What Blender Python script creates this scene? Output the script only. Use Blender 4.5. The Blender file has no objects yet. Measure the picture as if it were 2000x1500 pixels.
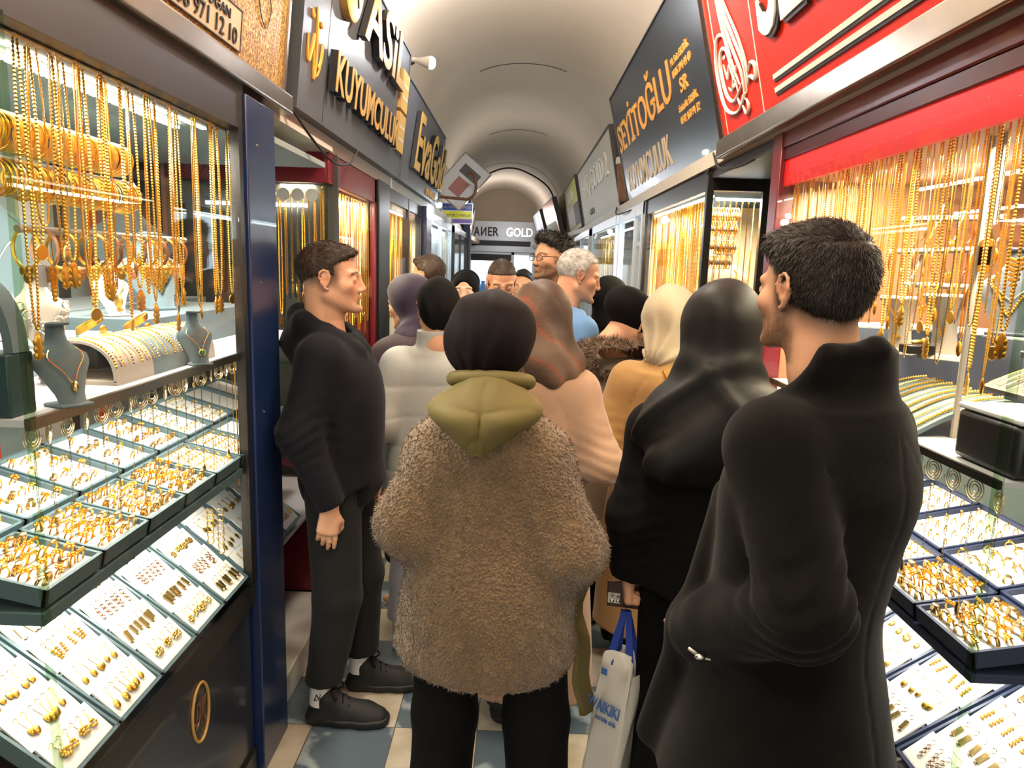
import bpy, math, random
import numpy as np
from mathutils import Vector, Matrix
random.seed(7); RNG = np.random.default_rng(7)
PI = math.pi
C = bpy.context.scene.collection
SC = bpy.context.scene

# ---------------------------------------------------------------- camera, world, exposure
FPX = 1400.0
ROLL = math.radians(1.8)
cam_data = bpy.data.cameras.new('camera'); cam = bpy.data.objects.new('camera', cam_data); C.objects.link(cam)
cam_data.sensor_width = 36.0; cam_data.lens = 36.0 * FPX / 2000.0
cam_data.clip_start = 0.05; cam_data.clip_end = 100
def _cam_axes():
    Y = np.array([15 / FPX, 234 / FPX, 1.0]); Y /= np.linalg.norm(Y)
    X = np.array([math.cos(ROLL), -math.sin(ROLL), 0.0]); X -= X.dot(Y) * Y; X /= np.linalg.norm(X)
    Z = np.cross(X, Y)
    if Z[1] < 0: Z = -Z
    return np.stack([X, Y, Z])
_M = _cam_axes()
r_, u_, f_ = _M[:, 0], _M[:, 1], _M[:, 2]
cam.matrix_world = Matrix(((r_[0], u_[0], -f_[0], 0.0), (r_[1], u_[1], -f_[1], 0.0), (r_[2], u_[2], -f_[2], 1.68), (0, 0, 0, 1)))
SC.camera = cam
world = bpy.data.worlds.new('world'); SC.world = world; world.use_nodes = True
world.node_tree.nodes['Background'].inputs[0].default_value = (1.0, 0.95, 0.87, 1)
world.node_tree.nodes['Background'].inputs[1].default_value = 2.0
vs = SC.view_settings
vs.view_transform = 'Standard'; vs.look = 'None'; vs.gamma = 1.0; vs.use_curve_mapping = False; vs.exposure = 0.0
cy = SC.cycles
cy.use_denoising = True
cy.max_bounces = 7; cy.diffuse_bounces = 3; cy.glossy_bounces = 4; cy.transmission_bounces = 4; cy.transparent_max_bounces = 12
cy.caustics_reflective = False; cy.caustics_refractive = False; cy.sample_clamp_indirect = 4.0; cy.sample_clamp_direct = 0

def area(name, loc, sx, sy, power, col, rot=(0, 0, 0)):
    l = bpy.data.lights.new(name, 'AREA'); l.shape = 'RECTANGLE'; l.size = sx; l.size_y = sy; l.energy = power; l.color = col
    o = bpy.data.objects.new(name, l); C.objects.link(o); o.location = loc; o.rotation_euler = rot
    return o
def point(name, loc, power, col, rad=0.05):
    l = bpy.data.lights.new(name, 'POINT'); l.energy = power; l.color = col; l.shadow_soft_size = rad
    o = bpy.data.objects.new(name, l); C.objects.link(o); o.location = loc
    return o
WARM = (1.0, 0.80, 0.55); NEUT = (1.0, 0.92, 0.80); COOL = (0.72, 0.90, 1.0)
# lights of the lit shop windows (some without a visible strip), then passage bulb and fills
area('light_window_left_top', (-1.0, 1.75, 2.025), 0.035, 1.0, 44, NEUT, (0, 0.15, 0))
area('light_window_left_tray', (-0.86, 1.75, 1.37), 0.03, 1.2, 13, NEUT, (0, 0.5, 0))
area('light_window_left_low', (-0.9, 1.62, 1.015), 0.03, 0.95, 7, NEUT, (0, 0.35, 0))
area('light_window_right_top', (1.05, 1.85, 1.965), 0.035, 1.1, 46, (1.0, 0.84, 0.6), (0, -0.15, 0))
area('light_window_right_tray', (0.93, 1.85, 1.30), 0.03, 1.2, 13, NEUT, (0, -0.5, 0))
area('light_window_right_low', (0.96, 1.85, 0.91), 0.03, 1.2, 8, NEUT, (0, -0.35, 0))
area('light_shop_burgundy', (-1.0, 3.7, 2.0), 0.15, 0.9, 60, (1.0, 0.85, 0.6), (0, 0, 0))
area('light_shop_slate', (1.02, 4.2, 2.0), 0.15, 1.4, 78.7, (1.0, 0.82, 0.55), (0, 0, 0))
area('light_shop_grey_post', (-1.0, 5.4, 2.0), 0.15, 1.2, 36.3, (1.0, 0.85, 0.62), (0, 0, 0))
area('light_shop_white', (1.05, 6.9, 2.0), 0.15, 2.4, 30, (0.9, 0.97, 1.0), (0, 0, 0))
area('light_shop_far_left', (-1.05, 9.2, 2.0), 0.2, 3.6, 30, COOL, (0, 0, 0))
area('light_shop_far_right', (1.05, 11.2, 2.0), 0.2, 4.0, 30, COOL, (0, 0, 0))
area('light_shop_end', (-0.5, 20.6, 1.95), 1.5, 0.3, 35, COOL, (0, 0, 0))
BULB_AND_FILLS = [(-0.62, 4.9, 2.93), (-0.3, 10.3, 2.35), (-0.4, 17.3, 2.5), (0.0, -0.5, 3.1), (0.0, 1.1, 3.2), (0.0, 2.9, 3.15)]  # first belongs to the visible bulb; the rest are added fill lamps without fixtures
for i, b in enumerate(BULB_AND_FILLS):
    point('passage_light', b if i else (-0.3, 4.86, 3.02), (32, 15, 55, 48, 70, 105)[i], (0.95, 0.95, 1.0) if i < 3 else (1.0, 0.9, 0.76), (0.05, 0.05, 0.05, 0.2, 0.2, 0.15)[i])

# ---------------------------------------------------------------- materials
def srgb(c):
    if isinstance(c, str): c = [int(c[i:i + 2], 16) / 255 for i in (0, 2, 4)]
    return tuple(x / 12.92 if x <= 0.04045 else ((x + 0.055) / 1.055) ** 2.4 for x in c)
MATS = {}
def mat(name, col='808080', rough=0.5, metal=0.0, spec=0.5, bump=None, var=None, attr=None, emit=None, coat=0.0, sss=0.0, sheen=0.0):
    """bump=(kind, scale, strength, distance), var=(scale, amount), emit=(colour, strength)"""
    m = bpy.data.materials.new(name); m.use_nodes = True; MATS[name] = m
    nt = m.node_tree; p = nt.nodes['Principled BSDF']; L = nt.links.new
    c = srgb(col) + (1,)
    p.inputs['Base Color'].default_value = c; p.inputs['Roughness'].default_value = rough; p.inputs['Metallic'].default_value = metal
    p.inputs['Specular IOR Level'].default_value = spec; p.inputs['Coat Weight'].default_value = coat
    if sheen: p.inputs['Sheen Weight'].default_value = sheen; p.inputs['Sheen Roughness'].default_value = 0.5
    if sss:
        p.inputs['Subsurface Weight'].default_value = sss; p.inputs['Subsurface Radius'].default_value = (0.012, 0.004, 0.002); p.inputs['Subsurface Scale'].default_value = 1.0
    tc = nt.nodes.new('ShaderNodeTexCoord')
    src = None
    if attr:
        a = nt.nodes.new('ShaderNodeVertexColor'); a.layer_name = attr; src = a.outputs['Color']
    if var:
        n = nt.nodes.new('ShaderNodeTexNoise'); n.inputs['Scale'].default_value = var[0]; n.inputs['Detail'].default_value = 4; L(tc.outputs['Object'], n.inputs['Vector'])
        mr = nt.nodes.new('ShaderNodeMapRange'); mr.inputs['From Min'].default_value = 0.3; mr.inputs['From Max'].default_value = 0.7
        mr.inputs['To Min'].default_value = 1 - var[1]; mr.inputs['To Max'].default_value = 1 + var[1]; L(n.outputs['Fac'], mr.inputs['Value'])
        mx = nt.nodes.new('ShaderNodeVectorMath'); mx.operation = 'SCALE'
        if src: L(src, mx.inputs[0])
        else: mx.inputs[0].default_value = c[:3]
        L(mr.outputs['Result'], mx.inputs['Scale']); src = mx.outputs[0]
    if src: L(src, p.inputs['Base Color'])
    if bump:
        kind, sc, st, dist = bump
        if kind == 'voronoi':
            n = nt.nodes.new('ShaderNodeTexVoronoi'); n.inputs['Scale'].default_value = sc; out = n.outputs['Distance']
        else:
            n = nt.nodes.new('ShaderNodeTexNoise'); n.inputs['Scale'].default_value = sc; n.inputs['Detail'].default_value = 5; out = n.outputs['Fac']
        L(tc.outputs['Object'], n.inputs['Vector'])
        b = nt.nodes.new('ShaderNodeBump'); b.inputs['Strength'].default_value = st; b.inputs['Distance'].default_value = dist
        L(out, b.inputs['Height']); L(b.outputs['Normal'], p.inputs['Normal'])
    if emit:
        p.inputs['Emission Color'].default_value = srgb(emit[0]) + (1,); p.inputs['Emission Strength'].default_value = emit[1]
    return m
def glass_mat(name, tint=(0.97, 0.99, 0.98), refl=1.0):
    m = bpy.data.materials.new(name); m.use_nodes = True; nt = m.node_tree; nt.nodes.clear(); L = nt.links.new
    o = nt.nodes.new('ShaderNodeOutputMaterial'); t = nt.nodes.new('ShaderNodeBsdfTransparent'); g = nt.nodes.new('ShaderNodeBsdfGlossy')
    t.inputs[0].default_value = tint + (1,); g.inputs['Roughness'].default_value = 0.01
    lw = nt.nodes.new('ShaderNodeLayerWeight'); ge = nt.nodes.new('ShaderNodeNewGeometry'); dt = nt.nodes.new('ShaderNodeVectorMath'); dt.operation = 'DOT_PRODUCT'; L(ge.outputs['Incoming'], dt.inputs[0]); L(ge.outputs['Normal'], dt.inputs[1])
    def M_(op, a, b=None):
        q = nt.nodes.new('ShaderNodeMath'); q.operation = op
        for i, v in enumerate((a, b)):
            if v is None: continue
            if isinstance(v, (int, float)): q.inputs[i].default_value = v
            else: L(v, q.inputs[i])
        return q
    nt.nodes.remove(lw); mu = M_('MULTIPLY', M_('ADD', M_('MULTIPLY', M_('POWER', M_('SUBTRACT', 1.0, M_('ABSOLUTE', dt.outputs['Value']).outputs[0]).outputs[0], 5.0).outputs[0], 0.9).outputs[0], 0.022).outputs[0], refl)
    mx = nt.nodes.new('ShaderNodeMixShader'); L(mu.outputs[0], mx.inputs[0]); L(t.outputs[0], mx.inputs[1]); L(g.outputs[0], mx.inputs[2]); L(mx.outputs[0], o.inputs[0])
    MATS[name] = m; return m
mat('gold', 'FFCB5C', 0.3, 1.0); mat('gold_deep', 'F8B445', 0.32, 1.0); mat('gold_pale', 'F2D08A', 0.25, 1.0); mat('rose_gold', 'D9A07A', 0.3, 1.0); mat('silver', 'D8D6D0', 0.25, 1.0)
mat('black_metal', '1B1A19', 0.35, 0.0, 0.5); mat('brown_frame', '211A15', 0.45, 0.0); mat('blue_post', '14264C', 0.3, 0.0, coat=0.3, var=(3, 0.12))
mat('steel', 'A49A8C', 0.28, 1.0, var=(4, 0.15)); mat('alu_white', 'C9CDD2', 0.4, 0.2); mat('slate_panel', '56585C', 0.42, 0.3, var=(1.2, 0.06))
mat('burgundy', '6E1420', 0.3, 0.0, coat=0.3); mat('burgundy_dark', '4A0C14', 0.3, coat=0.3); mat('red_sign', 'D62A10', 0.5, spec=0.15, bump=('noise', 700, 0.15, 0.001))
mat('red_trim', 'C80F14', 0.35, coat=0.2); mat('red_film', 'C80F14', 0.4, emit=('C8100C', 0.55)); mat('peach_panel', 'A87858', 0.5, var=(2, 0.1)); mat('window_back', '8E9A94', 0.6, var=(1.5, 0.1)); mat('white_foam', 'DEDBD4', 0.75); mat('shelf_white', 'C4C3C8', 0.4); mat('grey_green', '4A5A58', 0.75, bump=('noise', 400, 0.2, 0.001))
mat('display_grey', '55666B', 0.8, sheen=0.3, bump=('noise', 500, 0.15, 0.001)); mat('display_cream', 'B3A698', 0.8, sheen=0.2); mat('display_navy', '3A4254', 0.75, sheen=0.2)
mat('green_box', '1E3B3A', 0.5, bump=('noise', 300, 0.2, 0.001)); mat('black_box', '0E1012', 0.4); mat('purple_velvet', '7A1F8A', 0.7, sheen=0.5)
mat('tray_rim', '4E6368', 0.45); mat('tray_rim_blue', '2C3550', 0.45); mat('letter_gold', 'BC954E', 0.5, 0.0); mat('letter_side', '15161A', 0.4); mat('letter_orange', 'E6A040', 0.5)
mat('letter_white', 'E8E2D4', 0.5); mat('letter_black', '141210', 0.5); mat('blue_sign', '1A2634', 0.3, coat=0.12, bump=('noise', 60, 0.08, 0.002)); mat('plaque', 'C9B28C', 0.5)
mat('led', 'FFFFFF', emit=('FFF2DC', 14)); mat('led_cool', 'FFFFFF', emit=('DDF2FF', 14)); mat('bulb_glow', 'FFFFFF', emit=('D6ECFF', 6)); mat('bulb_body', 'B8B4AC', 0.5)
mat('wire', '120E0C', 0.6); mat('wood', '6A4428', 0.6, var=(8, 0.3)); mat('pvc', 'E8DCC4', 0.35); mat('white_marble', 'D8D2C6', 0.35, var=(5, 0.06)); mat('amber', 'C8781E', 0.3, 0.6)
mat('tag_white', 'DCDCE0', 0.6); mat('cream_panel', 'C9BFAE', 0.6); mat('panel_dark', '3A3733', 0.6); mat('orange_panel', 'D8401A', 0.5); mat('black_sole', '161616', 0.6)
mat('emerald', '1E7A5A', 0.1, coat=1.0); mat('navy_panel', '20242E', 0.28, coat=0.3); mat('clear_plastic', 'C8B890', 0.2, 0.4)
glass_mat('pane', refl=0.6); glass_mat('pane_edge', (0.75, 0.85, 0.72), 1.4); glass_mat('spectacle', refl=0.6)
mat('mirror', 'C0C4C4', 0.04, 1.0)

# ---------------------------------------------------------------- mesh builder
def rotz(a): c, s = math.cos(a), math.sin(a); return np.array([[c, -s, 0], [s, c, 0], [0, 0, 1.0]])
def rotx(a): c, s = math.cos(a), math.sin(a); return np.array([[1.0, 0, 0], [0, c, -s], [0, s, c]])
def roty(a): c, s = math.cos(a), math.sin(a); return np.array([[c, 0, s], [0, 1.0, 0], [-s, 0, c]])
I3 = np.eye(3)
def A(*v): return np.array(v, float)
class MB:
    def __init__(s): s.v = []; s.f = []; s.m = []; s.n = 0
    def add(s, v, f, mi=0):
        v = np.asarray(v, float); s.v.append(v)
        n = s.n; s.f += [tuple(i + n for i in q) for q in f]; s.m += [mi] * len(f); s.n += len(v); return s
    def box(s, lo, hi, R=None, o=None, mi=0, taper=0):
        (x0, y0, z0), (x1, y1, z1) = lo, hi; t = taper
        v = np.array([(x0, y0, z0), (x1, y0, z0), (x1, y1, z0), (x0, y1, z0), (x0 + t, y0 + t, z1), (x1 - t, y0 + t, z1), (x1 - t, y1 - t, z1), (x0 + t, y1 - t, z1)], float)
        if R is not None: v = v @ np.asarray(R).T
        if o is not None: v = v + np.asarray(o)
        return s.add(v, [(0, 3, 2, 1), (4, 5, 6, 7), (0, 1, 5, 4), (1, 2, 6, 5), (2, 3, 7, 6), (3, 0, 4, 7)], mi)
    def hexa(s, a, b, mi=0):
        """a, b: two quads (4 points each) joined to a solid"""
        return s.add(list(a) + list(b), [(0, 3, 2, 1), (4, 5, 6, 7), (0, 1, 5, 4), (1, 2, 6, 5), (2, 3, 7, 6), (3, 0, 4, 7)], mi)
    def tube(s, path, r, n=8, closed=False, cap=True, ry=None, mi=0, up=None):
        P = np.array(path, float); k = len(P); r = np.broadcast_to(np.asarray(r, float), (k,)); ry = r if ry is None else np.broadcast_to(np.asarray(ry, float), (k,))
        T = np.roll(P, -1, 0) - np.roll(P, 1, 0)
        if not closed: T[0] = P[1] - P[0]; T[-1] = P[-1] - P[-2]
        T /= np.linalg.norm(T, axis=1)[:, None] + 1e-12
        U = np.zeros_like(P); u = np.array(up, float) if up is not None else (A(0, 0, 1) if abs(T[0][2]) < 0.9 else A(1, 0, 0))
        for i in range(k):
            if up is not None: u = np.array(up, float)
            u = u - u.dot(T[i]) * T[i]; u /= np.linalg.norm(u) + 1e-12; U[i] = u
        V = np.cross(T, U); a = np.arange(n) * 2 * PI / n
        v = P[:, None, :] + np.cos(a)[None, :, None] * U[:, None, :] * r[:, None, None] + np.sin(a)[None, :, None] * V[:, None, :] * ry[:, None, None]
        f = []
        for i in range(k if closed else k - 1):
            j = (i + 1) % k
            for q in range(n):
                w = (q + 1) % n; f.append((i * n + q, i * n + w, j * n + w, j * n + q))
        if cap and not closed: f.append(tuple(range(n))[::-1]); f.append(tuple((k - 1) * n + q for q in range(n)))
        return s.add(v.reshape(-1, 3), f, mi)
    def lathe(s, prof, c=(0, 0, 0), n=16, R=None, mi=0, sx=1, sy=1):
        a = np.arange(n) * 2 * PI / n; k = len(prof)
        v = np.array([[(r * math.cos(t) * sx, r * math.sin(t) * sy, z) for t in a] for r, z in prof]).reshape(-1, 3)
        if R is not None: v = v @ np.asarray(R).T
        f = [(i * n + q, i * n + (q + 1) % n, (i + 1) * n + (q + 1) % n, (i + 1) * n + q) for i in range(k - 1) for q in range(n)]
        f.append(tuple(range(n))[::-1]); f.append(tuple((k - 1) * n + q for q in range(n)))
        return s.add(v + np.asarray(c, float), f, mi)
    def ball(s, c, r, n=8, R=None, mi=0):
        r = (r, r, r) if np.isscalar(r) else r; k = max(4, n // 2 + 1)
        prof = [(max(math.sin(PI * i / k), 1e-3), -math.cos(PI * i / k)) for i in range(k + 1)]
        a = np.arange(n) * 2 * PI / n
        v = np.array([[(q * math.cos(t) * r[0], q * math.sin(t) * r[1], z * r[2]) for t in a] for q, z in prof]).reshape(-1, 3)
        if R is not None: v = v @ np.asarray(R).T
        f = [(i * n + q, i * n + (q + 1) % n, (i + 1) * n + (q + 1) % n, (i + 1) * n + q) for i in range(k) for q in range(n)]
        return s.add(v + np.asarray(c, float), f, mi)
    def torus(s, c, R0, r, R=None, n=16, m=6, mi=0, a0=0, a1=2 * PI, sy=1):
        cl = a1 - a0 > 6.28; k = n if cl else n + 1
        a = a0 + np.arange(k) * (a1 - a0) / n
        P = np.stack([R0 * np.cos(a), R0 * sy * np.sin(a), 0 * a], 1)
        if R is not None: P = P @ np.asarray(R).T
        up = A(0, 0, 1) if R is None else np.asarray(R) @ A(0, 0, 1)
        return s.tube(P + np.asarray(c, float), r, m, closed=cl, mi=mi, up=up)
    def grid(s, P, mi=0, wrap=False):
        """P: (a,b,3) array of points"""
        P = np.asarray(P, float); a, b = P.shape[:2]
        f = [(i * b + j, i * b + (j + 1) % b, (i + 1) * b + (j + 1) % b, (i + 1) * b + j) for i in range(a - 1) for j in range(b if wrap else b - 1)]
        return s.add(P.reshape(-1, 3), f, mi)
    def slab(s, P, t, mi=0):
        """a sheet (a,b,3) given thickness t along its normals"""
        P = np.asarray(P, float); N = np.cross(np.gradient(P, axis=0), np.gradient(P, axis=1)); N /= np.linalg.norm(N, axis=2)[..., None] + 1e-12
        a, b = P.shape[:2]; Q = P - N * t
        s.grid(P, mi); s.grid(Q[:, ::-1], mi)
        rim = lambda X: [X[i, 0] for i in range(a)] + [X[-1, j] for j in range(1, b)] + [X[i, -1] for i in range(a - 2, -1, -1)] + [X[0, j] for j in range(b - 2, 0, -1)]
        p, q = rim(P), rim(Q); n = len(p)
        s.add(p + q, [(i, (i + 1) % n, n + (i + 1) % n, n + i) for i in range(n)], mi); return s
    def mesh(s, name, mats, smooth=True, angle=40):
        me = bpy.data.meshes.new(name); V = np.concatenate(s.v) if s.v else np.zeros((0, 3))
        me.from_pydata(V.tolist(), [], s.f)
        for m in (mats if isinstance(mats, (list, tuple)) else [mats]): me.materials.append(MATS[m] if isinstance(m, str) else m)
        if any(s.m): me.polygons.foreach_set('material_index', s.m)
        if smooth:
            me.polygons.foreach_set('use_smooth', [True] * len(me.polygons)); me.set_sharp_from_angle(angle=math.radians(angle))
        me.update(); return me
    def build(s, name, mats, parent=None, smooth=True, angle=40, loc=None, bevel=0):
        me = s.mesh(name, mats, smooth, angle); o = bpy.data.objects.new(name, me); C.objects.link(o)
        if parent is not None: o.parent = parent; 
        if loc is not None: o.location = loc
        if bevel:
            b = o.modifiers.new('bevel', 'BEVEL'); b.width = bevel; b.segments = 2; b.limit_method = 'ANGLE'
        return o
def tag(o, label=None, cat=None, group=None, kind=None):
    if label: o['label'] = label
    if cat: o['category'] = cat
    if group: o['group'] = group
    if kind: o['kind'] = kind
    return o
def empty(name, loc=(0, 0, 0), rz=0, label=None, cat=None, group=None):
    o = bpy.data.objects.new(name, None); C.objects.link(o); o.location = loc; o.rotation_euler = (0, 0, rz); o.empty_display_size = 0.05
    return tag(o, label, cat, group)
def dup(o, loc=None, rot=None, label=None, group=None, parent=None, scale=None):
    c = o.copy(); C.objects.link(c); c.parent = parent
    if loc is not None: c.location = loc
    if rot is not None: c.rotation_euler = rot
    if scale is not None: c.scale = (scale,) * 3 if np.isscalar(scale) else scale
    if label: c['label'] = label
    if group: c['group'] = group
    for ch in o.children: dup(ch, parent=c)
    return c
def struct(o): o['kind'] = 'structure'; return o
def mobj(name, me, loc=(0, 0, 0), rot=(0, 0, 0), scale=1, parent=None):
    o = bpy.data.objects.new(name, me); C.objects.link(o); o.location = loc; o.rotation_euler = rot
    o.scale = (scale,) * 3 if np.isscalar(scale) else scale
    if parent is not None: o.parent = parent
    return o
def text_verts(s, w=None, h=None, ext=0.0, bold=0.0, shear=0.0, space=1.0):
    """the built-in font as a mesh: fitted to a w x h box, origin lower left, in x/y, thickness ext in z"""
    cu = bpy.data.curves.new('lettering', 'FONT'); cu.body = s; cu.extrude = 0.5; cu.offset = bold; cu.shear = shear; cu.space_character = space; cu.resolution_u = 3
    o = bpy.data.objects.new('lettering', cu); C.objects.link(o); dg = bpy.context.evaluated_depsgraph_get()
    me = bpy.data.meshes.new_from_object(o.evaluated_get(dg)); bpy.data.objects.remove(o); bpy.data.curves.remove(cu)
    V = np.array([tuple(v.co) for v in me.vertices]); F = [tuple(p.vertices) for p in me.polygons]; bpy.data.meshes.remove(me)
    lo, hi = V.min(0), V.max(0); V = V - lo; sx = (w / (hi - lo)[0]) if w else 1; sy = (h / (hi - lo)[1]) if h else sx
    if not w: sx = sy
    V[:, 0] *= sx; V[:, 1] *= sy; V[:, 2] *= ext / max((hi - lo)[2], 1e-6)
    return V, F
class Frame:
    """a flat face in space: origin o, reading direction u, up v, outward n"""
    def __init__(s, o, u, v): s.o = np.asarray(o, float); s.u = np.asarray(u, float); s.u /= np.linalg.norm(s.u); v = np.asarray(v, float); v = v - v.dot(s.u) * s.u; s.v = v / np.linalg.norm(v); s.n = np.cross(s.u, s.v)
    def p(s, a, b, c=0): return s.o + a * s.u + b * s.v + c * s.n
    def map(s, V, a=0, b=0, c=0): V = np.asarray(V, float); return s.p(a, b, c) + V[:, :1] * s.u + V[:, 1:2] * s.v + V[:, 2:3] * s.n
    def R(s): return np.stack([s.u, s.v, s.n], 1)
    def box(s, mb, a0, a1, b0, b1, c0, c1, mi=0): V = MB().box((a0, b0, c0), (a1, b1, c1)); return mb.add(s.map(V.v[0]), V.f, mi)
    def text(s, mb, t, a, b, w, h, ext=0.004, c=0.0, mi=0, **k): V, F = text_verts(t, w, h, ext, **k); return mb.add(s.map(V, a, b, c), F, mi)
    def stroke(s, mb, pts, r=0.004, c=0.0, mi=0, n=6, ext=None):
        pts = spline(pts, 6) if len(pts) > 2 else np.array(pts, float); r = r if np.isscalar(r) else np.interp(np.linspace(0, 1, len(pts)), np.linspace(0, 1, len(r)), r)
        return mb.tube([s.p(x, y, c) for x, y in pts], r, n, ry=ext, mi=mi, up=None if ext is None else None)
def spline(P, k=6):
    P = np.asarray(P, float); n = len(P); out = []
    for i in range(n - 1):
        a, b, c, d = P[max(i - 1, 0)], P[i], P[i + 1], P[min(i + 2, n - 1)]
        for t in np.arange(k) / k:
            out.append(0.5 * (2 * b + (c - a) * t + (2 * a - 5 * b + 4 * c - d) * t * t + (3 * b - a - 3 * c + d) * t ** 3))
    return np.array(out + [P[-1]])

# ---------------------------------------------------------------- smooth bodies: distance field on a grid, meshed by surface nets
class Field:
    def __init__(s, xs, ys, zs):
        s.ax = [np.asarray(a, np.float32) for a in (xs, ys, zs)]; s.D = np.full([len(a) for a in s.ax], 1.0, np.float32)
    def _sub(s, lo, hi):
        sl = []
        for a, l, h in zip(s.ax, lo, hi):
            i, j = np.searchsorted(a, l), np.searchsorted(a, h)
            i = max(i - 1, 0); j = min(j + 1, len(a))
            if j - i < 2: return None, None
            sl.append(slice(i, j))
        sl = tuple(sl)
        return sl, np.meshgrid(*[a[q] for a, q in zip(s.ax, sl)], indexing='ij', sparse=True)
    def put(s, sl, d, k, op='u'):
        a = s.D[sl]
        if op == 'u':
            h = np.maximum(k - np.abs(a - d), 0) / k; s.D[sl] = np.minimum(a, d) - h * h * k * 0.25
        elif op == 's':
            d = -d; h = np.maximum(k - np.abs(a - d), 0) / k; s.D[sl] = np.maximum(a, d) + h * h * k * 0.25
        elif op == 'i':
            h = np.maximum(k - np.abs(a - d), 0) / k; s.D[sl] = np.maximum(a, d) + h * h * k * 0.25
    def cap(s, a, b, ra, rb=None, k=0.02, op='u', sq=1.0, sqd=None):
        """round cone from a to b; sq<1 flattens it along the unit direction sqd"""
        a = np.asarray(a, float); b = np.asarray(b, float); rb = ra if rb is None else rb; m = max(ra, rb) + k + 0.02
        sl, g = s._sub(np.minimum(a, b) - m, np.maximum(a, b) + m)
        if sl is None: return s
        ba = b - a; q = [gi - ai for gi, ai in zip(g, a)]
        t = np.clip((q[0] * ba[0] + q[1] * ba[1] + q[2] * ba[2]) / max(ba.dot(ba), 1e-9), 0, 1)
        w = [qi - t * bi for qi, bi in zip(q, ba)]
        d2 = w[0] ** 2 + w[1] ** 2 + w[2] ** 2
        if sqd is not None:
            pr = w[0] * sqd[0] + w[1] * sqd[1] + w[2] * sqd[2]; d2 = d2 + pr * pr * (1 / (sq * sq) - 1)
        d = np.sqrt(d2) - (ra + t * (rb - ra))
        s.put(sl, d.astype(np.float32), k, op); return s
    def chain(s, pts, rs, k=0.02, **kw):
        for i in range(len(pts) - 1): s.cap(pts[i], pts[i + 1], rs[i], rs[i + 1], k, **kw)
        return s
    def ell(s, c, r, R=I3, k=0.02, op='u'):
        c = np.asarray(c, float); m = max(r) + k + 0.02; sl, g = s._sub(c - m, c + m)
        if sl is None: return s
        q = [gi - ci for gi, ci in zip(g, c)]; R = np.asarray(R)
        l = [(q[0] * R[0, i] + q[1] * R[1, i] + q[2] * R[2, i]) for i in range(3)]
        k0 = np.sqrt(sum((a / b) ** 2 for a, b in zip(l, r))); k1 = np.sqrt(sum((a / (b * b)) ** 2 for a, b in zip(l, r)))
        s.put(sl, (k0 * (k0 - 1) / np.maximum(k1, 1e-6)).astype(np.float32), k, op); return s
    def loft(s, st, k=0.03, op='u', yaw=0.0):
        """upright elliptical body: stations (z, cx, cy, rx, ry), x across and y forward, turned by yaw (may be per station as 6th)"""
        st = sorted(st); z = np.array([a[0] for a in st]); col = [np.array([a[i] for a in st]) for i in (1, 2, 3, 4)]
        yw = np.array([a[5] if len(a) > 5 else yaw for a in st]); R = max(col[2].max(), col[3].max()) + k + 0.03
        lo = (col[0].min() - R, col[1].min() - R, z[0] - k - 0.03); hi = (col[0].max() + R, col[1].max() + R, z[-1] + k + 0.03)
        sl, g = s._sub(lo, hi)
        if sl is None: return s
        Z = g[2]; zz = np.clip(Z, z[0], z[-1])
        # smooth (cubic-ish) interpolation through the stations
        def ip(v):
            m = np.gradient(v, z); i = np.clip(np.searchsorted(z, zz) - 1, 0, len(z) - 2); h = z[i + 1] - z[i]; t = (zz - z[i]) / h
            return (2 * t ** 3 - 3 * t ** 2 + 1) * v[i] + (t ** 3 - 2 * t ** 2 + t) * h * m[i] + (-2 * t ** 3 + 3 * t ** 2) * v[i + 1] + (t ** 3 - t ** 2) * h * m[i + 1]
        cx, cy_, rx, ry, yy = ip(col[0]), ip(col[1]), ip(col[2]), ip(col[3]), ip(yw)
        px, py = g[0] - cx, g[1] - cy_; c, n = np.cos(yy), np.sin(yy)
        lx, ly = px * c + py * n, -px * n + py * c
        k0 = np.sqrt((lx / rx) ** 2 + (ly / ry) ** 2); k1 = np.sqrt((lx / rx ** 2) ** 2 + (ly / ry ** 2) ** 2)
        d = k0 * (k0 - 1) / np.maximum(k1, 1e-6); d = np.maximum(d, -np.minimum(rx, ry))
        dz = np.maximum(z[0] - Z, Z - z[-1]); d = np.maximum(d, dz)
        s.put(sl, d.astype(np.float32), k, op); return s
    def fn(s, f, k=0.01, op='i', lo=None, hi=None):
        lo = [a[0] for a in s.ax] if lo is None else lo; hi = [a[-1] for a in s.ax] if hi is None else hi
        sl, g = s._sub(lo, hi)
        if sl is not None: s.put(sl, (f(*g) + 0 * s.D[sl]).astype(np.float32), k, op)
        return s
    def disp(s, f, lo=None, hi=None, lim=0.06):
        lo = [a[0] for a in s.ax] if lo is None else lo; hi = [a[-1] for a in s.ax] if hi is None else hi
        sl, g = s._sub(lo, hi)
        if sl is None: return s
        D = s.D[sl]; s.D[sl] = np.where(np.abs(D) < lim, D + f(*g), D).astype(np.float32); return s
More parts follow.
